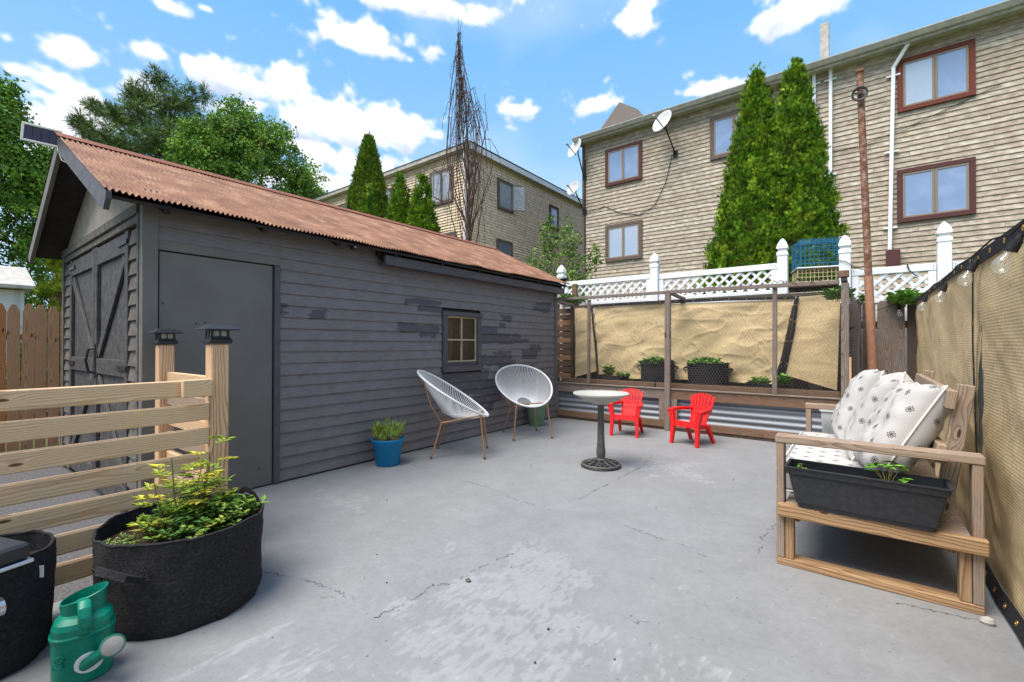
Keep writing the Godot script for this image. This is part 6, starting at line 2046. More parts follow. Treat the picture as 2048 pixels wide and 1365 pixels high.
# stems with paired leaves, filling a low dome
func bushy_plant(called: String, label: String, at: Vector3, stems: int, height: float, spread: float, ll: float, lw: float, cols: Array, seed_: int, category := "plant") -> Node3D:
	var r := RandomNumberGenerator.new()
	r.seed = seed_
	var t := thing(called, label, category, at)
	var fs := begin()
	var ss := begin()
	for k in stems:
		var a := r.randf() * TAU
		var rad := sqrt(r.randf()) * spread
		var b := Vector3(cos(a) * rad * 0.45, -0.01, sin(a) * rad * 0.45)
		var h := height * r.randf_range(0.45, 1.0) * (1.0 - 0.45 * (rad / spread) * (rad / spread))
		var e := Vector3(cos(a) * rad, h, sin(a) * rad)
		var m := (b + e) * 0.5 + Vector3(r.randf_range(-0.02, 0.02), h * 0.12, r.randf_range(-0.02, 0.02))
		ss.set_color(Color(0.12, 0.14, 0.04))
		add_tube(ss, PackedVector3Array([b, m, e]), 0.0022, 0.0012, 4, false)
		var c: Color = cols[r.randi() % cols.size()]
		for j in 5:
			var u := 0.35 + j * 0.16
			var p := b.lerp(m, minf(1.0, u * 2.0)) if u < 0.5 else m.lerp(e, minf(1.0, u * 2.0 - 1.0))
			var o := r.randf() * TAU
			for s in 2:
				var d := Vector3(cos(o + s * PI), r.randf_range(0.0, 0.7), sin(o + s * PI))
				add_leaf(fs, p, d, Vector3.UP, ll * r.randf_range(0.6, 1.1), lw * r.randf_range(0.7, 1.1), jitter(c, r))
	part("foliage", done(fs), M.leaf, t)
	part("stems", done(ss), M.leaf, t)
	return t

func strawberry(at: Vector3, label: String, n: int, h: float, leaf: float, seed_: int, spread := 0.5, called := "strawberry_plant") -> Node3D:
	var r := RandomNumberGenerator.new()
	r.seed = seed_
	var t := thing(called, label, "plant", at)
	var fs := begin()
	var ss := begin()
	for k in n:
		var a := TAU * k / n + r.randf_range(-0.4, 0.4)
		var e := Vector3(cos(a) * h * spread * r.randf_range(0.5, 1.3), h * r.randf_range(0.5, 1.0), sin(a) * h * spread * r.randf_range(0.5, 1.3))
		ss.set_color(Color(0.34, 0.16, 0.08) if r.randf() < 0.6 else Color(0.18, 0.25, 0.06))
		add_tube(ss, PackedVector3Array([Vector3(0, -0.005, 0), e * 0.5 + Vector3(0, h * 0.1, 0), e]), 0.0022, 0.0014, 4, false)
		var c := jitter(Color(0.12, 0.30, 0.03), r, 0.25)
		for j in 3:
			var b := a + (j - 1) * 1.15
			add_leaf(fs, e, Vector3(cos(b), r.randf_range(-0.15, 0.25), sin(b)), Vector3.UP, leaf * r.randf_range(1.0, 1.4), leaf * r.randf_range(0.9, 1.2), c, 0.15)
	part("foliage", done(fs), M.leaf, t)
	part("stems", done(ss), M.leaf, t)
	return t

func grow_bag(called: String, label: String, at: Vector3, rad: float, h: float, seed_: int, handles: Array, group := "") -> Node3D:
	var t := thing(called, label, "grow bag", at, 0.0, group)
	var n1 := nz(seed_, 1.0, 3)
	var wob := func(a: float) -> float: return 1.0 + 0.035 * n1.get_noise_2d(cos(a) * 1.4, sin(a) * 1.4) * 2.0
	var st := begin()
	var nu := 56
	var nv := 12
	for side in 2:
		add_sheet(st, nu, nv, func(u: float, v: float) -> Vector3:
			var a := u * TAU
			var y := v * h
			var rr := rad * (0.965 + 0.035 * v) * (1.0 + 0.05 * n1.get_noise_3d(cos(a) * 1.3, sin(a) * 1.3, v * 1.2))
			rr += 0.010 * n1.get_noise_3d(cos(a) * 4.0, sin(a) * 4.0, v * 3.0)
			if v < 0.05: rr -= 0.012
			var dip := h * 0.04 * n1.get_noise_2d(cos(a) * 1.5 + 5.0, sin(a) * 1.5) * v * v
			if side == 1: rr -= 0.007
			return Vector3(cos(a) * rr, y + dip, sin(a) * rr), TAU * rad, h, side == 1)
	part("fabric", done(st), M.black_felt, t)
	var rm := PackedVector3Array()
	for k in nu + 1:
		var a := TAU * k / nu
		var rr := rad * (1.0 + 0.05 * n1.get_noise_3d(cos(a) * 1.3, sin(a) * 1.3, 1.2)) + 0.010 * n1.get_noise_3d(cos(a) * 4.0, sin(a) * 4.0, 3.0)
		rm.append(Vector3(cos(a) * (rr - 0.0035), h + h * 0.04 * n1.get_noise_2d(cos(a) * 1.5 + 5.0, sin(a) * 1.5), sin(a) * (rr - 0.0035)))
	var rs := begin()
	add_tube(rs, rm, 0.006, 0.006, 6, false)
	part("rim", done(rs), M.black_felt, t)
	var so := begin()
	var sn := nz(seed_ + 3, 6.0, 3)
	add_sheet(so, 30, 8, func(u: float, v: float) -> Vector3:
		var a := u * TAU
		var rr := v * rad * 0.97
		return Vector3(cos(a) * rr, h * 0.82 + sn.get_noise_2d(cos(a) * rr * 4.0, sin(a) * rr * 4.0) * 0.02, sin(a) * rr), 1, 1, true)
	part("soil", done(so), M.soil, t)
	for hd in handles:
		if hd < -1.0 and rad > 0.3:
			# a stiff loop standing above the rim
			var ho := Vector3(cos(hd), 0, sin(hd))
			var hq := Vector3(-sin(hd), 0, cos(hd))
			var lp: Array = []
			for i in 9:
				var b := PI * i / 8.0
				lp.append(ho * (rad - 0.012 - 0.02 * sin(b)) + hq * cos(b) * 0.075 + Vector3(0, h * 0.93 + sin(b) * 0.075, 0))
			var lh := begin()
			for i in 8: add_cbox(lh, Vector3(lp[i].distance_to(lp[i + 1]) + 0.006, 0.030, 0.006), 0.002, beam_xf(lp[i], lp[i + 1], ho))
			part("handle", done(lh), M.black_felt, t)
			continue
		var a: float = hd
		var o := Vector3(cos(a), 0, sin(a))
		var s := Vector3(-sin(a), 0, cos(a))
		var hs := begin()
		var big := minf(1.0, rad / 0.3)
		var pts := [o * rad * 1.01 + s * 0.10 * big + Vector3(0, h * 0.60, 0), o * (rad * 1.03) + s * 0.10 * big + Vector3(0, h * 0.72, 0), o * (rad + 0.035) + s * 0.085 * big + Vector3(0, h * 0.80, 0), o * (rad + 0.055) + s * 0.02 + Vector3(0, h * 0.80, 0), o * (rad + 0.05) - s * 0.05 * big + Vector3(0, h * 0.75, 0), o * rad * 1.03 - s * 0.09 * big + Vector3(0, h * 0.68, 0), o * rad * 1.01 - s * 0.095 * big + Vector3(0, h * 0.58, 0)]
		for i in pts.size() - 1:
			add_cbox(hs, Vector3(pts[i].distance_to(pts[i + 1]) + 0.008, 0.032 * big, 0.006), 0.002, beam_xf(pts[i], pts[i + 1], o + Vector3(0, 0.4, 0) if i > 1 and i < 4 else o))
		part("handle", done(hs), M.black_felt, t)
	return t

func build_pots() -> void:
	# the big bag with its shrub and ground cover
	grow_bag("grow_bag", "large black fabric grow bag full of greenery in the left foreground", Vector3(-2.53, 0, -0.77), 0.325, 0.388, 601, [0.95, -1.75])
	var r := RandomNumberGenerator.new()
	r.seed = 611
	var nd := thing("young_shrub", "tall thin-stemmed yellow-green shrub growing in the large grow bag", "plant", Vector3(-2.56, 0.315, -0.78))
	var fs := begin()
	var ss := begin()
	for k in 7:
		var base := Vector3(r.randf_range(-0.05, 0.05), -0.01, r.randf_range(-0.12, 0.08))
		var top := base + Vector3(r.randf_range(-0.06, 0.06), [0.47, 0.38, 0.31, 0.34, 0.26, 0.28, 0.22][k], r.randf_range(-0.10, 0.10))
		ss.set_color(Color(0.16, 0.13, 0.07))
		add_tube(ss, PackedVector3Array([base, base.lerp(top, 0.5) + Vector3(0.01, 0, 0.012), top]), 0.0045, 0.002, 5, false)
		for j in 9:
			var p := base.lerp(top, 0.25 + 0.083 * j)
			var a := j * 2.4 + k
			var d := Vector3(cos(a), 0.25, sin(a)).normalized()
			var L := r.randf_range(0.07, 0.15) * (1.1 - 0.04 * j)
			var e := p + d * L + Vector3(0, -0.01, 0)
			ss.set_color(Color(0.20, 0.22, 0.05))
			add_tube(ss, PackedVector3Array([p, p + d * L * 0.5 + Vector3(0, 0.008, 0), e]), 0.0016, 0.001, 4, false)
			var c := jitter([Color(0.30, 0.36, 0.03), Color(0.40, 0.42, 0.05), Color(0.22, 0.32, 0.03)][r.randi() % 3], r, 0.15)
			for q in 7:
				var u := 0.3 + q * 0.12
				var lp := p.lerp(e, minf(u, 1.0))
				var sd := d.cross(Vector3.UP).normalized() * (1.0 if q % 2 else -1.0)
				add_leaf(fs, lp, d * 0.6 + sd * (0.0 if q == 6 else 1.0) + Vector3(0, r.randf_range(-0.1, 0.3), 0), Vector3.UP, r.randf_range(0.036, 0.056), r.randf_range(0.017, 0.025), jitter(c, r, 0.15))
	part("foliage", done(fs), M.leaf, nd)
	part("stems", done(ss), M.leaf, nd)
	bushy_plant("ground_cover_plant", "low mixed green leaves with yellow tips covering the large grow bag", Vector3(-2.51, 0.315, -0.80), 180, 0.17, 0.23, 0.036, 0.022, [Color(0.10, 0.22, 0.03), Color(0.22, 0.32, 0.04), Color(0.07, 0.16, 0.03), Color(0.34, 0.34, 0.06), Color(0.16, 0.27, 0.05)], 617)
	bushy_plant("ground_cover_plant", "pale green leaf cluster leaning over the right rim of the large grow bag", Vector3(-2.49, 0.33, -1.00), 16, 0.13, 0.10, 0.06, 0.026, [Color(0.20, 0.33, 0.06), Color(0.15, 0.28, 0.05)], 619)
	bushy_plant("ground_cover_plant", "small dull green sprigs at the left rim of the large grow bag", Vector3(-2.50, 0.335, -0.53), 26, 0.06, 0.08, 0.02, 0.011, [Color(0.14, 0.22, 0.06), Color(0.20, 0.26, 0.08)], 623)
	var b2 := grow_bag("grow_bag", "black fabric grow bag holding bare soil at the left edge", Vector3(-2.64, 0, -0.13), 0.215, 0.41, 631, [])
	part("care_tag", cbox(Vector3(0.03, 0.045, 0.003), 0.001), M.white_paint, b2, Transform3D(Basis(Vector3.UP, 0.9), Vector3(0.150, 0.335, -0.153)))
	bushy_plant("weed_clump", "low weeds on the drive edge behind the watering can", Vector3(-2.60, -0.0, -0.40), 22, 0.13, 0.07, 0.04, 0.014, [Color(0.12, 0.18, 0.04), Color(0.22, 0.24, 0.08)], 637)
	build_watering_can()
	# blue pot
	var p := thing("blue_pot", "blue plastic flower pot against the shed wall", "pot", Vector3(-3.775, 0, -2.87))
	part("pot", lathe([Vector2(0.0, 0.0), Vector2(0.112, 0.0), Vector2(0.118, 0.006), Vector2(0.146, 0.205), Vector2(0.150, 0.208), Vector2(0.153, 0.242), Vector2(0.163, 0.246), Vector2(0.164, 0.262), Vector2(0.156, 0.265), Vector2(0.149, 0.255), Vector2(0.144, 0.22)], 40), M.blue_pot, p)
	part("soil", lathe([Vector2(0.0, 0.248), Vector2(0.08, 0.245), Vector2(0.146, 0.238)], 24), M.soil, p)
	var gp := thing("spiky_plant", "bright green spiky-leaved plant in the blue pot", "plant", Vector3(-3.775, 0.245, -2.87))
	var r2 := RandomNumberGenerator.new()
	r2.seed = 641
	var gs := begin()
	var gt := begin()
	for k in 62:
		var a := r2.randf() * TAU
		var rad := sqrt(r2.randf()) * 0.125
		var b := Vector3(cos(a) * rad, -0.01, sin(a) * rad)
		var h := r2.randf_range(0.08, 0.21) * (1.15 - rad * 3.0)
		var e := b + Vector3(cos(a) * rad * 0.35 + r2.randf_range(-0.02, 0.02), h, sin(a) * rad * 0.35 + r2.randf_range(-0.02, 0.02))
		gt.set_color(Color(0.30, 0.26, 0.08))
		add_tube(gt, PackedVector3Array([b, e]), 0.002, 0.0015, 4, false)
		for j in 9:
			var u := 0.3 + 0.09 * j
			var o := r2.randf() * TAU
			add_leaf(gs, b.lerp(e, minf(1.0, u)), Vector3(cos(o) * 0.7, 1.0, sin(o) * 0.7), Vector3(cos(o), 0, sin(o)), r2.randf_range(0.04, 0.07), 0.008, jitter([Color(0.22, 0.34, 0.03), Color(0.32, 0.42, 0.05), Color(0.14, 0.26, 0.03)][r2.randi() % 3], r2))
	for k in 70:
		var a := r2.randf() * TAU
		var rad := sqrt(r2.randf()) * 0.13
		add_leaf(gs, Vector3(cos(a) * rad, 0.0, sin(a) * rad), rdir(r2, 0.4), Vector3.UP, 0.05, 0.008, jitter(Color(0.42, 0.32, 0.14), r2))
	part("foliage", done(gs), M.leaf, gp)
	part("stems", done(gt), M.leaf, gp)
	# green glazed pot
	var gr := thing("green_glazed_pot", "speckled green glazed pot behind the far string chair", "pot", Vector3(-3.83, 0, -5.58))
	part("pot", lathe([Vector2(0.0, 0.0), Vector2(0.085, 0.0), Vector2(0.09, 0.012), Vector2(0.088, 0.02), Vector2(0.118, 0.10), Vector2(0.14, 0.20), Vector2(0.148, 0.275), Vector2(0.150, 0.285), Vector2(0.158, 0.29), Vector2(0.162, 0.315), Vector2(0.156, 0.325), Vector2(0.143, 0.320), Vector2(0.138, 0.27)], 36), M.green_glaze, gr)
	part("soil", lathe([Vector2(0.0, 0.285), Vector2(0.142, 0.28)], 20), M.soil, gr)
	# bags and low tubs on the bed
	grow_bag("bed_grow_bag", "black fabric grow bag of green leaves left of the bed's middle post", Vector3(-2.46, 0.58, -6.84), 0.25, 0.37, 651, [PI, 0.0], "grow bags on the planting bed")
	grow_bag("bed_grow_bag", "black fabric grow bag of green leaves right of the bed's middle post", Vector3(-1.73, 0.58, -6.82), 0.27, 0.36, 653, [PI, 0.0], "grow bags on the planting bed")
	grow_bag("low_tub", "low black fabric tub with seedlings at the shed end of the bed", Vector3(-3.18, 0.575, -6.82), 0.25, 0.13, 655, [])
	grow_bag("low_tub", "low black fabric tub with seedlings at the right end of the bed", Vector3(-0.96, 0.575, -6.82), 0.26, 0.12, 657, [])
	var cg := [Color(0.09, 0.22, 0.03), Color(0.15, 0.30, 0.05), Color(0.22, 0.36, 0.08)]
	bushy_plant("strawberry_plant", "dense strawberry leaves in the bed's left-hand grow bag", Vector3(-2.46, 0.88, -6.84), 70, 0.14, 0.25, 0.07, 0.055, cg, 661)
	bushy_plant("strawberry_plant", "dense strawberry leaves in the bed's right-hand grow bag", Vector3(-1.73, 0.88, -6.82), 80, 0.15, 0.28, 0.07, 0.055, cg, 663)
	bushy_plant("seedling", "green seedlings in the low tub at the shed end", Vector3(-3.27, 0.68, -6.82), 14, 0.20, 0.10, 0.08, 0.055, cg, 665)
	bushy_plant("seedling", "smaller green seedlings on the right of the shed-end tub", Vector3(-2.99, 0.68, -6.80), 10, 0.10, 0.09, 0.07, 0.05, cg, 666)
	bushy_plant("seedling", "flat green seedlings in the right-end tub", Vector3(-1.06, 0.67, -6.80), 14, 0.11, 0.12, 0.07, 0.045, cg, 667)
	bushy_plant("seedling", "upright green seedling beside the hem of the cloth in the right-end tub", Vector3(-0.80, 0.67, -6.88), 10, 0.18, 0.08, 0.08, 0.05, cg, 668)

func build_watering_can() -> void:
	var at := Vector3(-2.26, 0, -0.372)
	var t := thing("watering_can", "green plastic watering can standing beside the large grow bag", "watering can", at, atan2(2.2, 0.55))
	# local: z points to the rose
	part("body", loft([ellipse_ring(Vector3(0, 0.0, 0), 0.084, 0.072, 40, 2.6), ellipse_ring(Vector3(0, 0.006, 0), 0.090, 0.078, 40, 2.6), ellipse_ring(Vector3(0, 0.19, 0), 0.094, 0.082, 40, 2.6), ellipse_ring(Vector3(0, 0.196, 0), 0.098, 0.086, 40, 2.6), ellipse_ring(Vector3(0, 0.203, 0), 0.098, 0.086, 40, 2.6), ellipse_ring(Vector3(0, 0.208, 0), 0.093, 0.082, 40, 2.6), ellipse_ring(Vector3(0, 0.235, 0), 0.092, 0.080, 40, 2.6), ellipse_ring(Vector3(0, 0.255, 0), 0.085, 0.073, 40, 2.5), ellipse_ring(Vector3(0, 0.268, -0.01), 0.072, 0.058, 40, 2.3), ellipse_ring(Vector3(0, 0.275, -0.018), 0.062, 0.046, 40, 2.2)], true, false), M.can, t)
	part("collar", loft([ellipse_ring(Vector3(0, 0.262, -0.018), 0.066, 0.050, 40, 2.3), ellipse_ring(Vector3(0, 0.30, -0.020), 0.068, 0.052, 40, 2.3, 0.012), ellipse_ring(Vector3(0, 0.335, -0.022), 0.072, 0.056, 40, 2.3, 0.020), ellipse_ring(Vector3(0, 0.337, -0.022), 0.068, 0.052, 40, 2.3, 0.020), ellipse_ring(Vector3(0, 0.28, -0.020), 0.062, 0.046, 40, 2.3, 0.006)]), M.can, t)
	var hs := begin()
	var hp := [Vector3(0.0, 0.328, 0.024), Vector3(0.006, 0.330, 0.055), Vector3(0.010, 0.315, 0.082), Vector3(0.012, 0.285, 0.096), Vector3(0.012, 0.250, 0.097), Vector3(0.010, 0.222, 0.086)]
	var rings: Array = []
	for i in hp.size():
		var d: Vector3 = (hp[mini(i + 1, hp.size() - 1)] - hp[maxi(i - 1, 0)]).normalized()
		var x := Vector3.RIGHT
		var n := d.cross(x).normalized()
		var ring := PackedVector3Array()
		for k in 14:
			var a := TAU * k / 14
			ring.append(hp[i] + x * cos(a) * 0.021 + n * sin(a) * 0.011)
		rings.append(ring)
	part("handle", loft(rings, true, true), M.can, t)
	var root := Vector3(0.022, 0.085, 0.076)
	var tip := Vector3(0.088, 0.150, 0.135)
	var ax := (tip - root).normalized()
	var rb := begin()
	add_lathe(rb, [Vector2(0.042, 0.0), Vector2(0.042, 0.006), Vector2(0.030, 0.009), Vector2(0.026, 0.007)], 28, Transform3D(Basis(Quaternion(Vector3.UP, Vector3(0.05, -0.05, 1).normalized())), root))
	part("spout_ring", done(rb), M.white_paint, t)
	part("spout", tube([root - ax * 0.02, root + ax * 0.05, tip], 0.026, 0.019, 16), M.can, t)
	var q := Basis(Quaternion(Vector3.UP, Vector3(0.30, 0.42, 0.95).normalized()))
	var rs := begin()
	add_lathe(rs, [Vector2(0.016, -0.035), Vector2(0.026, -0.018), Vector2(0.040, 0.0), Vector2(0.041, 0.008), Vector2(0.037, 0.010)], 28, Transform3D(q, tip + Vector3(0.004, 0.012, 0.012)))
	var rose := part("rose", done(rs), M.can, t)
	var rf := begin()
	add_lathe(rf, [Vector2(0.0, 0.014), Vector2(0.022, 0.012), Vector2(0.037, 0.007)], 28, Transform3D(q, tip + Vector3(0.004, 0.012, 0.012)))
	part("rose_face", done(rf), M.gutter, rose)
	var ho := begin()
	for ringi in 5:
		var rr := 0.005 + ringi * 0.007
		var cnt := maxi(4, int(TAU * rr / 0.0068))
		for k in cnt:
			var a := TAU * k / cnt
			var c := tip + Vector3(0.004, 0.012, 0.012) + q * Vector3(cos(a) * rr, 0.0156 - rr * 0.12, sin(a) * rr)
			add_cbox(ho, Vector3(0.0022, 0.0012, 0.0022), 0.0003, Transform3D(q, c))
	tag(part("rose_holes", done(ho), M.black_metal, rose), "", "", "", "stuff")
	# raised flower on the side
	var fl := begin()
	for k in 4:
		var a := k * PI / 2 + 0.6
		var pts := PackedVector3Array()
		for i in 11:
			var b := TAU * i / 10
			pts.append(Vector3(-0.050 + cos(a) * 0.018 + cos(b) * 0.013, 0.115 + sin(a) * 0.018 + sin(b) * 0.013, 0.0775))
		add_tube(fl, pts, 0.002, 0.002, 5, false)
	part("flower_emblem", done(fl), M.can, t)
	t.scale = Vector3(0.92, 0.84, 0.92)

# ------------------------------------------------------------------ trees
func spray_mesh() -> ArrayMesh:
	# a flat upright fan of scale-leaf fingers
	var st := begin()
	for k in 5:
		var a := (k - 2) * 0.24
		var d := Vector3(sin(a), cos(a), 0.10 * sin(k * 2.1))
		add_leaf(st, Vector3(0, 0.12 * absf(sin(a)) * 0.4, 0), d, Vector3(0, 0, 1), 1.0 - 0.14 * absf(k - 2), 0.12, Color.WHITE, 0.25)
	return done(st)

func arborvitae(label: String, at: Vector3, h: float, rad: float, n: int, size: float, cols: Array, seed_: int, group := "", power := 0.85) -> void:
	var t := thing("arborvitae", label, "tree", at, 0.0, group)
	part("trunk", tube([Vector3(0, 0, 0), Vector3(0.02, h * 0.5, 0.02), Vector3(0, h * 0.93, 0)], rad * 0.10, 0.012, 8), M.bark, t)
	var r := RandomNumberGenerator.new()
	r.seed = seed_
	var n1 := nz(seed_, 1.0, 3)
	var prof := func(v: float) -> float:
		return rad * (pow(maxf(0.0, 1.0 - v), power) + 0.40 * pow(maxf(0.0, 1.0 - v), 4.0)) * (1.0 if v > 0.05 else 0.8 + v * 4.0)
	# dry inner branchlets
	var core: Array = []
	for k in 13:
		var v := k / 12.0
		core.append(Vector2(maxf(0.002, float(prof.call(v)) * 0.55), h * 0.04 + v * h * 0.84))
	var cs := begin()
	add_lathe(cs, core, 16)
	part("inner_branchlets", done(cs), M.inner, t)
	var xfs: Array = []
	var cl: Array = []
	# upward-cupped fronds, each a clump of many small sprays, with gaps between them
	var per := 20
	for k in int(n / per):
		var v := r.randf()
		while r.randf() > float(prof.call(v)) / rad + 0.08: v = r.randf()
		var a := r.randf() * TAU
		var y := h * (0.01 + v * 0.985)
		var lump := 1.0 + 0.26 * n1.get_noise_3d(cos(a) * 2.2, y * 1.6 / maxf(1.0, rad), sin(a) * 2.2)
		var rr: float = float(prof.call(v)) * lump * r.randf_range(0.82, 1.05)
		var out := Vector3(cos(a), 0, sin(a))
		var c := out * rr + Vector3(0, y, 0)
		var axis := (Vector3.UP + out * r.randf_range(0.25, 0.85) + rdir(r) * 0.2).normalized()
		var side := axis.cross(out.rotated(Vector3.UP, r.randf_range(-0.7, 0.7))).normalized()
		var flat := side.cross(axis)
		var big := size * r.randf_range(1.1, 1.8)
		var col: Color = jitter(cols[r.randi() % cols.size()], r, 0.3)
		for i in per:
			var u := r.randf()
			var f := r.randf_range(-1.0, 1.0)
			var p := c + axis * (u - 0.6) * big * 1.2 + side * f * big * 0.5 * (0.35 + u * 0.65) + flat * r.randf_range(-0.22, 0.22) * big + flat * f * f * big * 0.18
			var up := (axis * 0.9 + side * f * 0.65 + rdir(r) * 0.38 + Vector3(0, 0.25, 0)).normalized()
			var sd := (side + rdir(r) * 0.55)
			sd = (sd - up * sd.dot(up)).normalized()
			var s := size * r.randf_range(0.55, 1.05)
			xfs.append(Transform3D(Basis(sd * s, up * s, sd.cross(up) * s), p))
			cl.append(jitter(col, r, 0.3))
	mm("foliage", M.spray, M.conifer, xfs, cl, t)

func cluster_mesh(n: int, ll: float, lw: float, seed_: int) -> ArrayMesh:
	var r := RandomNumberGenerator.new()
	r.seed = seed_
	var st := begin()
	for i in n:
		var d := rdir(r, 0.25)
		var p := d * r.randf_range(0.05, 0.75)
		add_leaf(st, p, (d + rdir(r) * 0.8 + Vector3(0, -0.2, 0)).normalized(), Vector3.UP + rdir(r) * 0.5, ll * r.randf_range(0.7, 1.2), lw * r.randf_range(0.7, 1.2), Color.WHITE, 0.2)
	return done(st)

# lobes: [centre offset, radii, clusters]
func leafy_tree(called: String, label: String, at: Vector3, trunk: Array, tr: float, lobes: Array, mesh: Mesh, size: float, cols: Array, seed_: int, category := "tree") -> void:
	var t := thing(called, label, category, at)
	var r := RandomNumberGenerator.new()
	r.seed = seed_
	part("trunk", tube(trunk, tr, tr * 0.45, 9), M.bark, t)
	var ls := begin()
	var root: Vector3 = trunk[trunk.size() - 1]
	var xfs: Array = []
	var cl: Array = []
	for L in lobes:
		var c: Vector3 = L[0]
		var rad: Vector3 = L[1]
		var m := root.lerp(c, 0.5) + Vector3(0, -0.06 * root.distance_to(c), 0)
		add_tube(ls, PackedVector3Array([root - Vector3(0, 0.2, 0), m, c]), tr * 0.34, tr * 0.10, 6, false)
		for k in 6:
			var d := rdir(r, 0.2)
			add_tube(ls, PackedVector3Array([c.lerp(m, 0.3), c + d * rad * 0.45, c + d * rad * 0.9 + rdir(r) * 0.1]), tr * 0.07, tr * 0.018, 4, false)
		for i in L[2]:
			var d := rdir(r, 0.12)
			var f := pow(r.randf(), 0.45)
			var p := c + d * rad * f
			var s := size * r.randf_range(0.7, 1.25)
			xfs.append(Transform3D(Basis(rdir(r), r.randf() * TAU).scaled(Vector3.ONE * s), p))
			cl.append(jitter(cols[r.randi() % cols.size()], r, 0.25))
	part("limbs", done(ls), M.bark, t)
	mm("foliage", mesh, M.leaf, xfs, cl, t)

func build_trees() -> void:
	M.spray = spray_mesh()
	M.inner = mat_noise([rgb(96, 80, 52), rgb(118, 100, 66)], [0.3, 0.7], 0.08, 1.5, 1.0, 0.5, 191)
	var arb := [Color(0.110, 0.225, 0.012), Color(0.165, 0.290, 0.016), Color(0.065, 0.150, 0.012), Color(0.225, 0.345, 0.022)]
	arborvitae("tall dense green arborvitae, left one of the big pair before the apartment house", Vector3(-1.50, 0.95, -9.3), 5.30, 0.94, 64000, 0.095, arb, 701, "pair of tall arborvitae", 0.74)
	arborvitae("tall dense green arborvitae, right one of the big pair before the apartment house", Vector3(-0.88, 0.95, -9.15), 5.12, 0.76, 54000, 0.095, arb, 702, "pair of tall arborvitae", 0.64)
	var dk := [Color(0.110, 0.190, 0.018), Color(0.145, 0.235, 0.020), Color(0.190, 0.285, 0.026)]
	var sg := "conifers behind the shed roof"
	arborvitae("tallest dark green arborvitae behind the shed roof", Vector3(-13.6, 1.0, -9.5), 7.5, 1.35, 213000, 0.13, dk, 703, sg, 0.75)
	arborvitae("small bright arborvitae in front of the tallest one behind the shed", Vector3(-12.6, 1.0, -8.8), 5.35, 0.95, 13000, 0.13, arb, 704, sg, 0.8)
	arborvitae("bright green arborvitae behind the shed, left of the two before the window", Vector3(-11.75, 1.0, -9.4), 5.7, 0.95, 30000, 0.13, arb, 705, sg, 0.72)
	arborvitae("bright green arborvitae behind the shed, nearest the bare weeping tree", Vector3(-10.7, 1.0, -9.4), 5.45, 0.90, 30000, 0.13, arb, 706, sg, 0.66)
	arborvitae("short arborvitae between the two bright ones behind the shed", Vector3(-11.6, 1.0, -9.9), 5.0, 0.6, 7000, 0.13, dk, 707, sg, 0.8)
	arborvitae("yellow-green conifer behind the stockade fence beside the shed", Vector3(-11.1, -0.1, -1.45), 2.9, 0.62, 10000, 0.10, [Color(0.19, 0.26, 0.02), Color(0.26, 0.32, 0.03), Color(0.13, 0.20, 0.02)], 708)
	# maple beyond the shed
	var mc := cluster_mesh(22, 0.34, 0.26, 811)
	var green := [Color(0.175, 0.310, 0.050), Color(0.240, 0.400, 0.062), Color(0.310, 0.480, 0.090), Color(0.125, 0.235, 0.040)]
	leafy_tree("maple_tree", "broad bright green maple rising behind the shed roof", Vector3(-22.5, 0, -9.2), [Vector3.ZERO, Vector3(0.2, 3.0, 0.1), Vector3(0, 6.2, 0.2)], 0.34, [
		[Vector3(0, 9.8, 0.6), Vector3(1.9, 1.7, 1.9), 356], [Vector3(0.3, 11.0, 0.5), Vector3(1.1, 1.1, 1.1), 149], [Vector3(0.2, 10.6, -0.9), Vector3(1.3, 1.3, 1.2), 184], [Vector3(0.1, 9.3, -2.3), Vector3(1.3, 1.2, 1.3), 189], [Vector3(0.3, 8.2, -3.1), Vector3(1.2, 1.2, 1.2), 160], [Vector3(0.4, 7.6, -1.6), Vector3(1.6, 1.4, 1.6), 218], [Vector3(0.2, 8.6, 2.0), Vector3(1.4, 1.3, 1.4), 195], [Vector3(0.1, 9.8, 1.9), Vector3(1.0, 1.0, 1.1), 120], [Vector3(0.4, 7.2, 0.6), Vector3(1.5, 1.4, 1.8), 195], [Vector3(0.2, 6.8, -3.4), Vector3(0.9, 0.9, 0.9), 74]],
		mc, 0.42, green, 821)
	# dark maple at the left edge
	leafy_tree("maple_tree", "dark leafy maple with a leaning trunk at the left edge", Vector3(-19.0, 0, -1.7), [Vector3(0, -0.1, 0), Vector3(0.1, 1.8, 0.25), Vector3(0, 3.6, 0.7), Vector3(0, 4.8, 1.2)], 0.34, [
		[Vector3(0, 6.2, 0.6), Vector3(1.8, 1.5, 1.5), 322], [Vector3(0.3, 7.4, 0.4), Vector3(0.6, 1.1, 0.55), 149], [Vector3(0.2, 5.4, -0.1), Vector3(1.3, 1.2, 1.0), 189], [Vector3(0.3, 5.6, 1.7), Vector3(1.5, 1.5, 1.3), 218], [Vector3(-0.4, 3.9, -0.4), Vector3(1.0, 1.1, 0.8), 137], [Vector3(-0.6, 4.0, 1.4), Vector3(1.4, 1.3, 1.1), 172], [Vector3(-1.2, 2.7, 0.3), Vector3(1.0, 1.0, 1.2), 149], [Vector3(0.1, 6.2, -0.7), Vector3(0.7, 0.8, 0.6), 68]],
		mc, 0.34, [Color(0.130, 0.250, 0.036), Color(0.180, 0.325, 0.044), Color(0.245, 0.410, 0.062), Color(0.095, 0.190, 0.030)], 823)
	build_pine()
	build_weeping()
	# open shrub by the corner of the neighbour's fence
	var sc := cluster_mesh(9, 0.55, 0.32, 831)
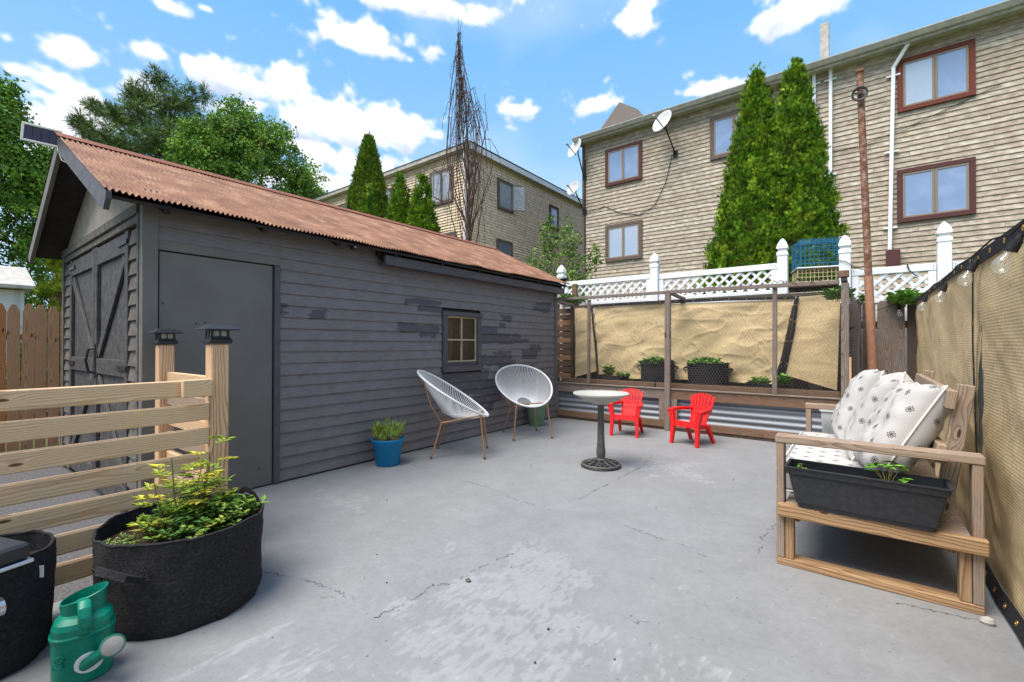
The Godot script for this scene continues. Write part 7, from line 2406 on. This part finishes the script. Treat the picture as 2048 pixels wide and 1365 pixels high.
	leafy_tree("tall_shrub", "open pale green shrub between the two apartment houses", Vector3(-6.45, 1.0, -9.6), [Vector3.ZERO, Vector3(0.05, 0.7, 0)], 0.05, [
		[Vector3(0.3, 2.6, 0.1), Vector3(0.30, 0.75, 0.30), 60], [Vector3(0.85, 2.55, 0), Vector3(0.28, 0.80, 0.3), 55], [Vector3(-0.30, 2.0, 0), Vector3(0.42, 0.55, 0.3), 55], [Vector3(1.10, 1.6, 0.1), Vector3(0.45, 0.6, 0.3), 70], [Vector3(0.4, 1.4, 0.0), Vector3(0.6, 0.7, 0.4), 90], [Vector3(-0.75, 1.75, 0), Vector3(0.25, 0.35, 0.25), 22], [Vector3(1.45, 2.2, -0.1), Vector3(0.25, 0.4, 0.25), 22]],
		sc, 0.15, [Color(0.15, 0.25, 0.04), Color(0.22, 0.33, 0.07), Color(0.10, 0.18, 0.03)], 833, "shrub")

func build_pine() -> void:
	var t := thing("pine_tree", "dark pine with flat spreading branches behind the maple", "tree", Vector3(-26.0, 0, -7.0))
	var r := RandomNumberGenerator.new()
	r.seed = 851
	part("trunk", tube([Vector3.ZERO, Vector3(0.1, 6, 0.1), Vector3(0, 12.8, -0.2)], 0.36, 0.05, 9), M.bark, t)
	var st := begin()
	for i in 26:
		var d := rdir(r, 0.5)
		add_leaf(st, d * 0.1, d, rdir(r), 0.95, 0.07, Color.WHITE, 0.05)
	var tuft := done(st)
	var bs := begin()
	var xfs: Array = []
	var cl: Array = []
	for k in 30:
		var v := k / 29.0
		var y := lerpf(7.6, 12.9, v)
		var a := k * 2.4
		var L := lerpf(5.4, 1.7, pow(v, 1.3)) * r.randf_range(0.6, 1.05)
		if k % 9 == 4: L *= 1.25
		var d := Vector3(cos(a), r.randf_range(-0.02, 0.16), sin(a))
		var p0 := Vector3(0, y, 0)
		var p1 := p0 + d * L * 0.55 + Vector3(0, -0.10 * L * 0.3, 0)
		var p2 := p0 + d * L + Vector3(0, 0.10 * L, 0)
		add_tube(bs, PackedVector3Array([p0, p1, p2]), 0.05, 0.014, 5, false)
		var n := int(L * 26)
		for i in n:
			var u := r.randf_range(0.28, 1.0)
			var q := p0.lerp(p1, u * 2.0) if u < 0.5 else p1.lerp(p2, u * 2.0 - 1.0)
			var sp := (1.1 - u) * L * 0.30 + 0.15
			q += Vector3(-d.z, 0, d.x) * r.randfn() * sp + Vector3(0, r.randf_range(-0.05, 0.22), 0)
			xfs.append(Transform3D(Basis(rdir(r), r.randf() * TAU).scaled(Vector3.ONE * r.randf_range(0.26, 0.46)), q))
			cl.append(jitter([Color(0.105, 0.165, 0.042), Color(0.140, 0.205, 0.052), Color(0.080, 0.130, 0.036)][r.randi() % 3], r))
	part("branches", done(bs), M.bark, t)
	mm("needles", tuft, M.leaf, xfs, cl, t)

func build_weeping() -> void:
	var t := thing("weeping_tree", "bare weeping tree with long hanging twigs behind the shed", "tree", Vector3(-9.3, 1.0, -10.0))
	var r := RandomNumberGenerator.new()
	r.seed = 861
	var leader := [Vector3(0, 0, 0), Vector3(-0.02, 2.5, 0), Vector3(0.0, 5.0, 0.0), Vector3(-0.12, 7.3, 0.0), Vector3(-0.42, 8.8, 0.0), Vector3(-0.44, 9.9, 0.0)]
	part("trunk", tube(leader, 0.055, 0.006, 8), M.bark, t)
	var at := func(v: float) -> Vector3:
		var f := v * (leader.size() - 1)
		var i := mini(int(f), leader.size() - 2)
		return leader[i].lerp(leader[i + 1], f - i)
	# upright shoots from low on the stem
	for k in 30:
		var a := r.randf() * TAU
		var b: Vector3 = at.call(r.randf_range(0.02, 0.40))
		var sp := r.randf_range(0.15, 1.05)
		var h := r.randf_range(1.8, 4.0)
		var o := Vector3(cos(a), 0, sin(a) * 0.6)
		part("shoot", tube([b, b + o * sp * 0.55 + Vector3(0, h * 0.35, 0), b + o * sp * 0.95 + Vector3(0, h * 0.7, 0), b + o * sp * 0.8 + Vector3(0, h, 0)], r.randf_range(0.014, 0.026), 0.005, 5), M.twig, t)
	# main limbs bowing out and drawing in again towards the tip
	var limbs: Array = [leader]
	for k in 5:
		var a := k * 1.26 + r.randf_range(-0.3, 0.3)
		var o := Vector3(cos(a), 0, sin(a) * 0.7)
		var va := r.randf_range(0.12, 0.42)
		var vb := r.randf_range(0.62, 0.88)
		var sp := r.randf_range(0.30, 0.70)
		var pa: Vector3 = at.call(va)
		var pb: Vector3 = at.call(vb)
		var lb: Array = [pa, pa.lerp(pb, 0.22) + o * sp * 0.7, pa.lerp(pb, 0.5) + o * sp, pa.lerp(pb, 0.78) + o * sp * 0.72, pb + o * sp * 0.28, pb + o * 0.05 + Vector3(0, 0.35, 0)]
		limbs.append(lb)
		part("limb", tube(lb, r.randf_range(0.016, 0.026), 0.005, 6), M.twig, t)
	# hanging twigs with buds
	var st := begin()
	for k in 150:
		var t01 := pow(r.randf(), 1.25)
		var lm: Array = limbs[0 if k % 2 == 0 else 1 + r.randi() % 5]
		var ff := (0.42 + 0.56 * t01) * (lm.size() - 1)
		var ii := mini(int(ff), lm.size() - 2)
		var p: Vector3 = lm[ii].lerp(lm[ii + 1], ff - ii)
		var a := r.randf() * TAU
		var reach := r.randf_range(0.10, 1.0) * lerpf(1.0, 0.12, t01)
		var o := Vector3(cos(a), 0, sin(a) * 0.7)
		var L := r.randf_range(0.6, 3.0) * lerpf(0.9, 0.7, t01)
		var pts := PackedVector3Array()
		var wig := r.randf() * 6.0
		var upk := r.randf_range(0.1, 0.35)
		for i in 8:
			var u := i / 7.0
			pts.append(p + o * reach * (1.0 - exp(-u * 3.0)) * 1.05 + Vector3(sin(u * 5.0 + wig) * 0.03, upk * sin(minf(1.0, u * 4.0) * PI) - L * u * u * 0.35 - L * u * 0.65, cos(u * 4.0 + wig) * 0.03))
		add_tube(st, pts, 0.0085, 0.0035, 4, false)
		for i in range(1, 8):
			for j in 2:
				var q := pts[i].lerp(pts[i - 1], r.randf())
				add_tube(st, PackedVector3Array([q, q + Vector3(r.randf_range(-0.04, 0.04), r.randf_range(-0.10, 0.0), r.randf_range(-0.04, 0.04))]), 0.009, 0.003, 4, false)
	for k in 16:
		var p: Vector3 = at.call(r.randf_range(0.80, 0.99))
		add_tube(st, PackedVector3Array([p, p + Vector3(r.randf_range(-0.22, 0.16), r.randf_range(0.2, 0.75), r.randf_range(-0.08, 0.08))]), 0.009, 0.003, 4, false)
	tag(part("twigs", done(st), M.twig, t), "", "", "", "stuff")

# ------------------------------------------------------------------ remaining small things
func wire_cage(label: String, at: Vector3, w: float, h: float, d: float, cell: float, m: Material, turn: float, rad: float) -> void:
	var t := thing("wire_trap", label, "wire trap", at, turn, "wire traps behind the lattice fence")
	var add := func(a: Vector3, b: Vector3, st: SurfaceTool, r: float) -> void:
		add_tube(st, PackedVector3Array([a, b]), r, r, 4, false)
	var faces := [["front_mesh", Vector3(0, 0, d / 2), Vector3(1, 0, 0), Vector3(0, 1, 0), w, h], ["rear_mesh", Vector3(0, 0, -d / 2), Vector3(1, 0, 0), Vector3(0, 1, 0), w, h], ["side_mesh", Vector3(-w / 2, 0, 0), Vector3(0, 0, 1), Vector3(0, 1, 0), d, h], ["side_mesh", Vector3(w / 2, 0, 0), Vector3(0, 0, 1), Vector3(0, 1, 0), d, h], ["top_mesh", Vector3(0, h, 0), Vector3(1, 0, 0), Vector3(0, 0, 1), w, d]]
	for f in faces:
		var st := begin()
		var lo: Vector3 = f[1] - f[2] * f[4] * 0.5
		if f[0] == "top_mesh": lo -= f[3] * f[5] * 0.5
		var nx := int(f[4] / cell)
		var ny := int(f[5] / cell)
		for i in nx + 1:
			var p: Vector3 = lo + f[2] * f[4] * i / nx
			add.call(p, p + f[3] * f[5], st, rad)
		for j in ny + 1:
			var p: Vector3 = lo + f[3] * f[5] * j / ny
			add.call(p, p + f[2] * f[4], st, rad)
		part(f[0], done(st), m, t)
	for sx in [-1, 1]:
		for sz in [-1, 1]:
			part("corner_rod", tube([Vector3(sx * w / 2, 0, sz * d / 2), Vector3(sx * w / 2, h, sz * d / 2)], rad * 1.9, rad * 1.9, 5), m, t)

func build_small_things() -> void:
	# leaning clothesline pole with its pulley
	var t := thing("clothesline_pole", "rusty leaning metal pole with a clothesline pulley near the top", "pole", Vector3(0.135, 0, -6.95))
	var dir := Vector3(-0.13, 4.55, 0)
	part("lower_tube", tube([Vector3(0, 0, 0), dir * 0.445], 0.046, 0.045, 16), M.pipe_paint, t)
	part("upper_tube", tube([dir * 0.44, dir * 0.72, dir], 0.038, 0.036, 16), M.pipe, t)
	part("top_collar", lathe([Vector2(0.036, -0.04), Vector2(0.045, -0.035), Vector2(0.045, 0.0), Vector2(0.032, 0.0)], 16), M.pipe, t, Transform3D(Basis.IDENTITY, dir))
	var pl := begin()
	var q := Transform3D(Basis(Vector3(1, 0, 0), Vector3(0, 0, 1), Vector3(0, -1, 0)), dir * 0.928 + Vector3(-0.01, 0, 0.075))
	add_lathe(pl, [Vector2(0.062, -0.010), Vector2(0.082, -0.014), Vector2(0.076, 0.0), Vector2(0.082, 0.014), Vector2(0.062, 0.010), Vector2(0.062, -0.010)], 24, q)
	for k in 4:
		var a := k * PI / 2 + 0.4
		add_tube(pl, PackedVector3Array([q * Vector3(cos(a) * 0.012, 0, sin(a) * 0.012), q * Vector3(cos(a) * 0.064, 0, sin(a) * 0.064)]), 0.007, 0.007, 6)
	add_lathe(pl, [Vector2(0.0, 0.02), Vector2(0.018, 0.018), Vector2(0.018, -0.018), Vector2(0.0, -0.02)], 12, q)
	part("pulley", done(pl), M.black_metal, t)
	part("pulley_bracket", tube([dir * 0.945, dir * 0.94 + Vector3(-0.02, 0.0, 0.06), q * Vector3(0, 0, 0)], 0.010, 0.010, 6), M.pipe, t)
	# traps on the neighbour's side
	var st := thing("trap_stand", "low timber stand carrying the wire traps behind the fence", "stand", Vector3(-0.50, 0.95, -8.0))
	for x in [-0.28, 0.28]:
		for z in [-0.2, 0.2]:
			board(st, "leg", Vector3(x, 0, z), Vector3(x, 1.07, z), 0.06, 0.06, Vector3(0, 0, 1), M.dark_wood)
	for k in 5: board(st, "plank", Vector3(-0.34, 1.085, -0.24 + k * 0.12), Vector3(0.34, 1.085, -0.24 + k * 0.12), 0.11, 0.02, Vector3(0, 1, 0), M.dark_wood)
	wire_cage("cream wire trap under the blue one behind the lattice fence", Vector3(-0.50, 2.046, -8.0), 0.56, 0.24, 0.44, 0.05, M.cream_wire, 0.25, 0.0035)
	var lid := thing("trap_board", "white board lying between the two wire traps", "board", Vector3(-0.50, 2.292, -8.0), 0.25)
	part("slab", cbox(Vector3(0.60, 0.018, 0.48), 0.004), M.vinyl, lid, Transform3D(Basis.IDENTITY, Vector3(0, 0.012, 0)))
	wire_cage("bright blue wire trap on top of the stack behind the lattice fence", Vector3(-0.49, 2.315, -8.02), 0.56, 0.40, 0.44, 0.056, M.blue_wire, 0.35, 0.003)
	bushy_plant("trapped_plant", "leafy green vine growing through the blue wire trap", Vector3(-0.42, 2.34, -8.0), 20, 0.34, 0.2, 0.07, 0.045, [Color(0.08, 0.2, 0.03), Color(0.15, 0.28, 0.05)], 901)
	# vines on the fences
	bushy_plant("vine", "bright green vine spilling over the fence at the shed end", Vector3(-4.20, 1.90, -7.2), 70, 0.26, 0.34, 0.10, 0.028, [Color(0.12, 0.25, 0.03), Color(0.22, 0.36, 0.05)], 903)
	bushy_plant("vine", "broad-leaved vine at the top right corner of the planting bed", Vector3(-0.22, 1.72, -6.62), 14, 0.16, 0.16, 0.13, 0.09, [Color(0.08, 0.20, 0.03), Color(0.13, 0.26, 0.05)], 905)
	bushy_plant("vine", "broad green leaves where the right shade cloth meets the grey fence", Vector3(0.42, 1.66, -7.2), 18, 0.20, 0.17, 0.12, 0.085, [Color(0.13, 0.30, 0.04), Color(0.20, 0.38, 0.06)], 907)
	bushy_plant("vine", "small pale leaves at the foot of the white lattice beside the pole", Vector3(0.02, 1.74, -7.38), 14, 0.13, 0.16, 0.05, 0.03, [Color(0.30, 0.36, 0.20), Color(0.16, 0.26, 0.08)], 909)
	# dry twigs and dead vine on the head rail
	var dv := thing("dead_vine", "dry brown vine twisted along the planting bed's head rail", "vine")
	var dp: Array = []
	var r := RandomNumberGenerator.new()
	r.seed = 911
	for k in 40: dp.append(Vector3(-1.7 + k * 0.037, 1.955 + r.randf_range(-0.025, 0.045) + 0.01 * sin(k * 0.9), -6.40 + r.randf_range(-0.05, 0.03)))
	part("stem", tube(dp, 0.005, 0.003, 5), M.twig, dv)
	var lv := begin()
	for k in 46: add_leaf(lv, dp[r.randi() % 40], rdir(r), Vector3.UP, 0.04, 0.02, jitter(Color(0.22, 0.20, 0.13), r, 0.4))
	part("dry_leaves", done(lv), M.leaf, dv)
	# white garden building and barbecue at the left
	var gs := thing("white_shed", "small white panelled shed behind the stockade fence", "shed", Vector3(-13.6, -0.12, 0.1))
	part("walls", cbox(Vector3(2.2, 2.35, 2.6), 0.01), M.white_paint, gs, Transform3D(Basis.IDENTITY, Vector3(0, 1.17, 0)))
	for k in 5: part("panel_batten", cbox(Vector3(0.02, 2.3, 0.06), 0.004), M.pale_plastic, gs, Transform3D(Basis.IDENTITY, Vector3(1.112, 1.17, -1.2 + k * 0.6)))
	part("roof", prism([Vector2(-1.3, 2.36), Vector2(1.35, 2.36), Vector2(1.35, 2.42), Vector2(0, 2.9), Vector2(-1.3, 2.42)], -1.42, 1.42), M.gutter, gs)
	build_grill()
	# pebbles and the white shell
	var sh := thing("white_stone", "white stone by the bench's rear corner", "stone", Vector3(0.425, 0.0, -2.80))
	part("stone", loft([ellipse_ring(Vector3(0, 0, 0), 0.020, 0.015, 12), ellipse_ring(Vector3(0, 0.012, 0), 0.026, 0.020, 12), ellipse_ring(Vector3(0.002, 0.026, 0), 0.020, 0.014, 12), ellipse_ring(Vector3(0.003, 0.032, 0), 0.006, 0.005, 12)], true, true), M.bowl, sh)
	var spots := [[-1.585, -1.70, 0.016], [-1.05, -1.62, 0.007], [-0.98, -1.42, 0.006], [-1.90, -1.44, 0.005], [-2.20, -1.60, 0.005], [-1.50, -1.95, 0.004], [-0.75, -1.62, 0.005], [-2.9, -2.2, 0.006], [-2.6, -3.7, 0.006], [-1.2, -3.3, 0.006], [-0.9, -4.4, 0.007], [-3.0, -4.6, 0.007]]
	for i in spots.size():
		var s: Array = spots[i]
		var p := thing("pebble", "largest dark pebble on the worn patch of concrete" if i == 0 else "tiny dark pebble lying on the grey concrete", "pebble", Vector3(s[0], 0, s[1]), i * 1.3, "pebbles on the patio")
		var k: float = s[2]
		part("pebble_stone", loft([ellipse_ring(Vector3.ZERO, k * 0.8, k * 0.6, 9), ellipse_ring(Vector3(0, k * 0.5, 0), k, k * 0.8, 9), ellipse_ring(Vector3(k * 0.1, k * 0.95, 0), k * 0.5, k * 0.4, 9)], true, true), M.bronze if i == 0 else M.black_metal, p)

func build_grill() -> void:
	var t := thing("barbecue_grill", "corner of a black barbecue with chrome trim and handle at the left edge", "grill", Vector3(-2.06, 0, 0.135))
	part("side_shelf", cbox(Vector3(0.34, 0.05, 0.62), 0.008), M.black_plastic, t, Transform3D(Basis(Vector3.UP, 0.35), Vector3(-0.02, 0.57, 0)))
	part("shelf_trim", cbox(Vector3(0.35, 0.012, 0.63), 0.004), M.steel, t, Transform3D(Basis(Vector3.UP, 0.35), Vector3(-0.02, 0.538, 0)))
	part("body", cbox(Vector3(0.28, 0.14, 0.50), 0.02), M.black_plastic, t, Transform3D(Basis(Vector3.UP, 0.35), Vector3(-0.02, 0.455, 0.05)))
	part("handle", tube([Vector3(0.10, 0.42, 0.12), Vector3(0.03, 0.42, -0.26)], 0.024, 0.024, 14), M.black_plastic, t)
	part("handle_end", tube([Vector3(0.03, 0.42, -0.26), Vector3(0.022, 0.42, -0.29)], 0.026, 0.026, 14), M.steel, t)
	for x in [-0.12, 0.10]:
		for z in [-0.10, 0.24]:
			part("leg", tube([Vector3(x, 0, z), Vector3(x, 0.41, z)], 0.014, 0.014, 8), M.steel, t)
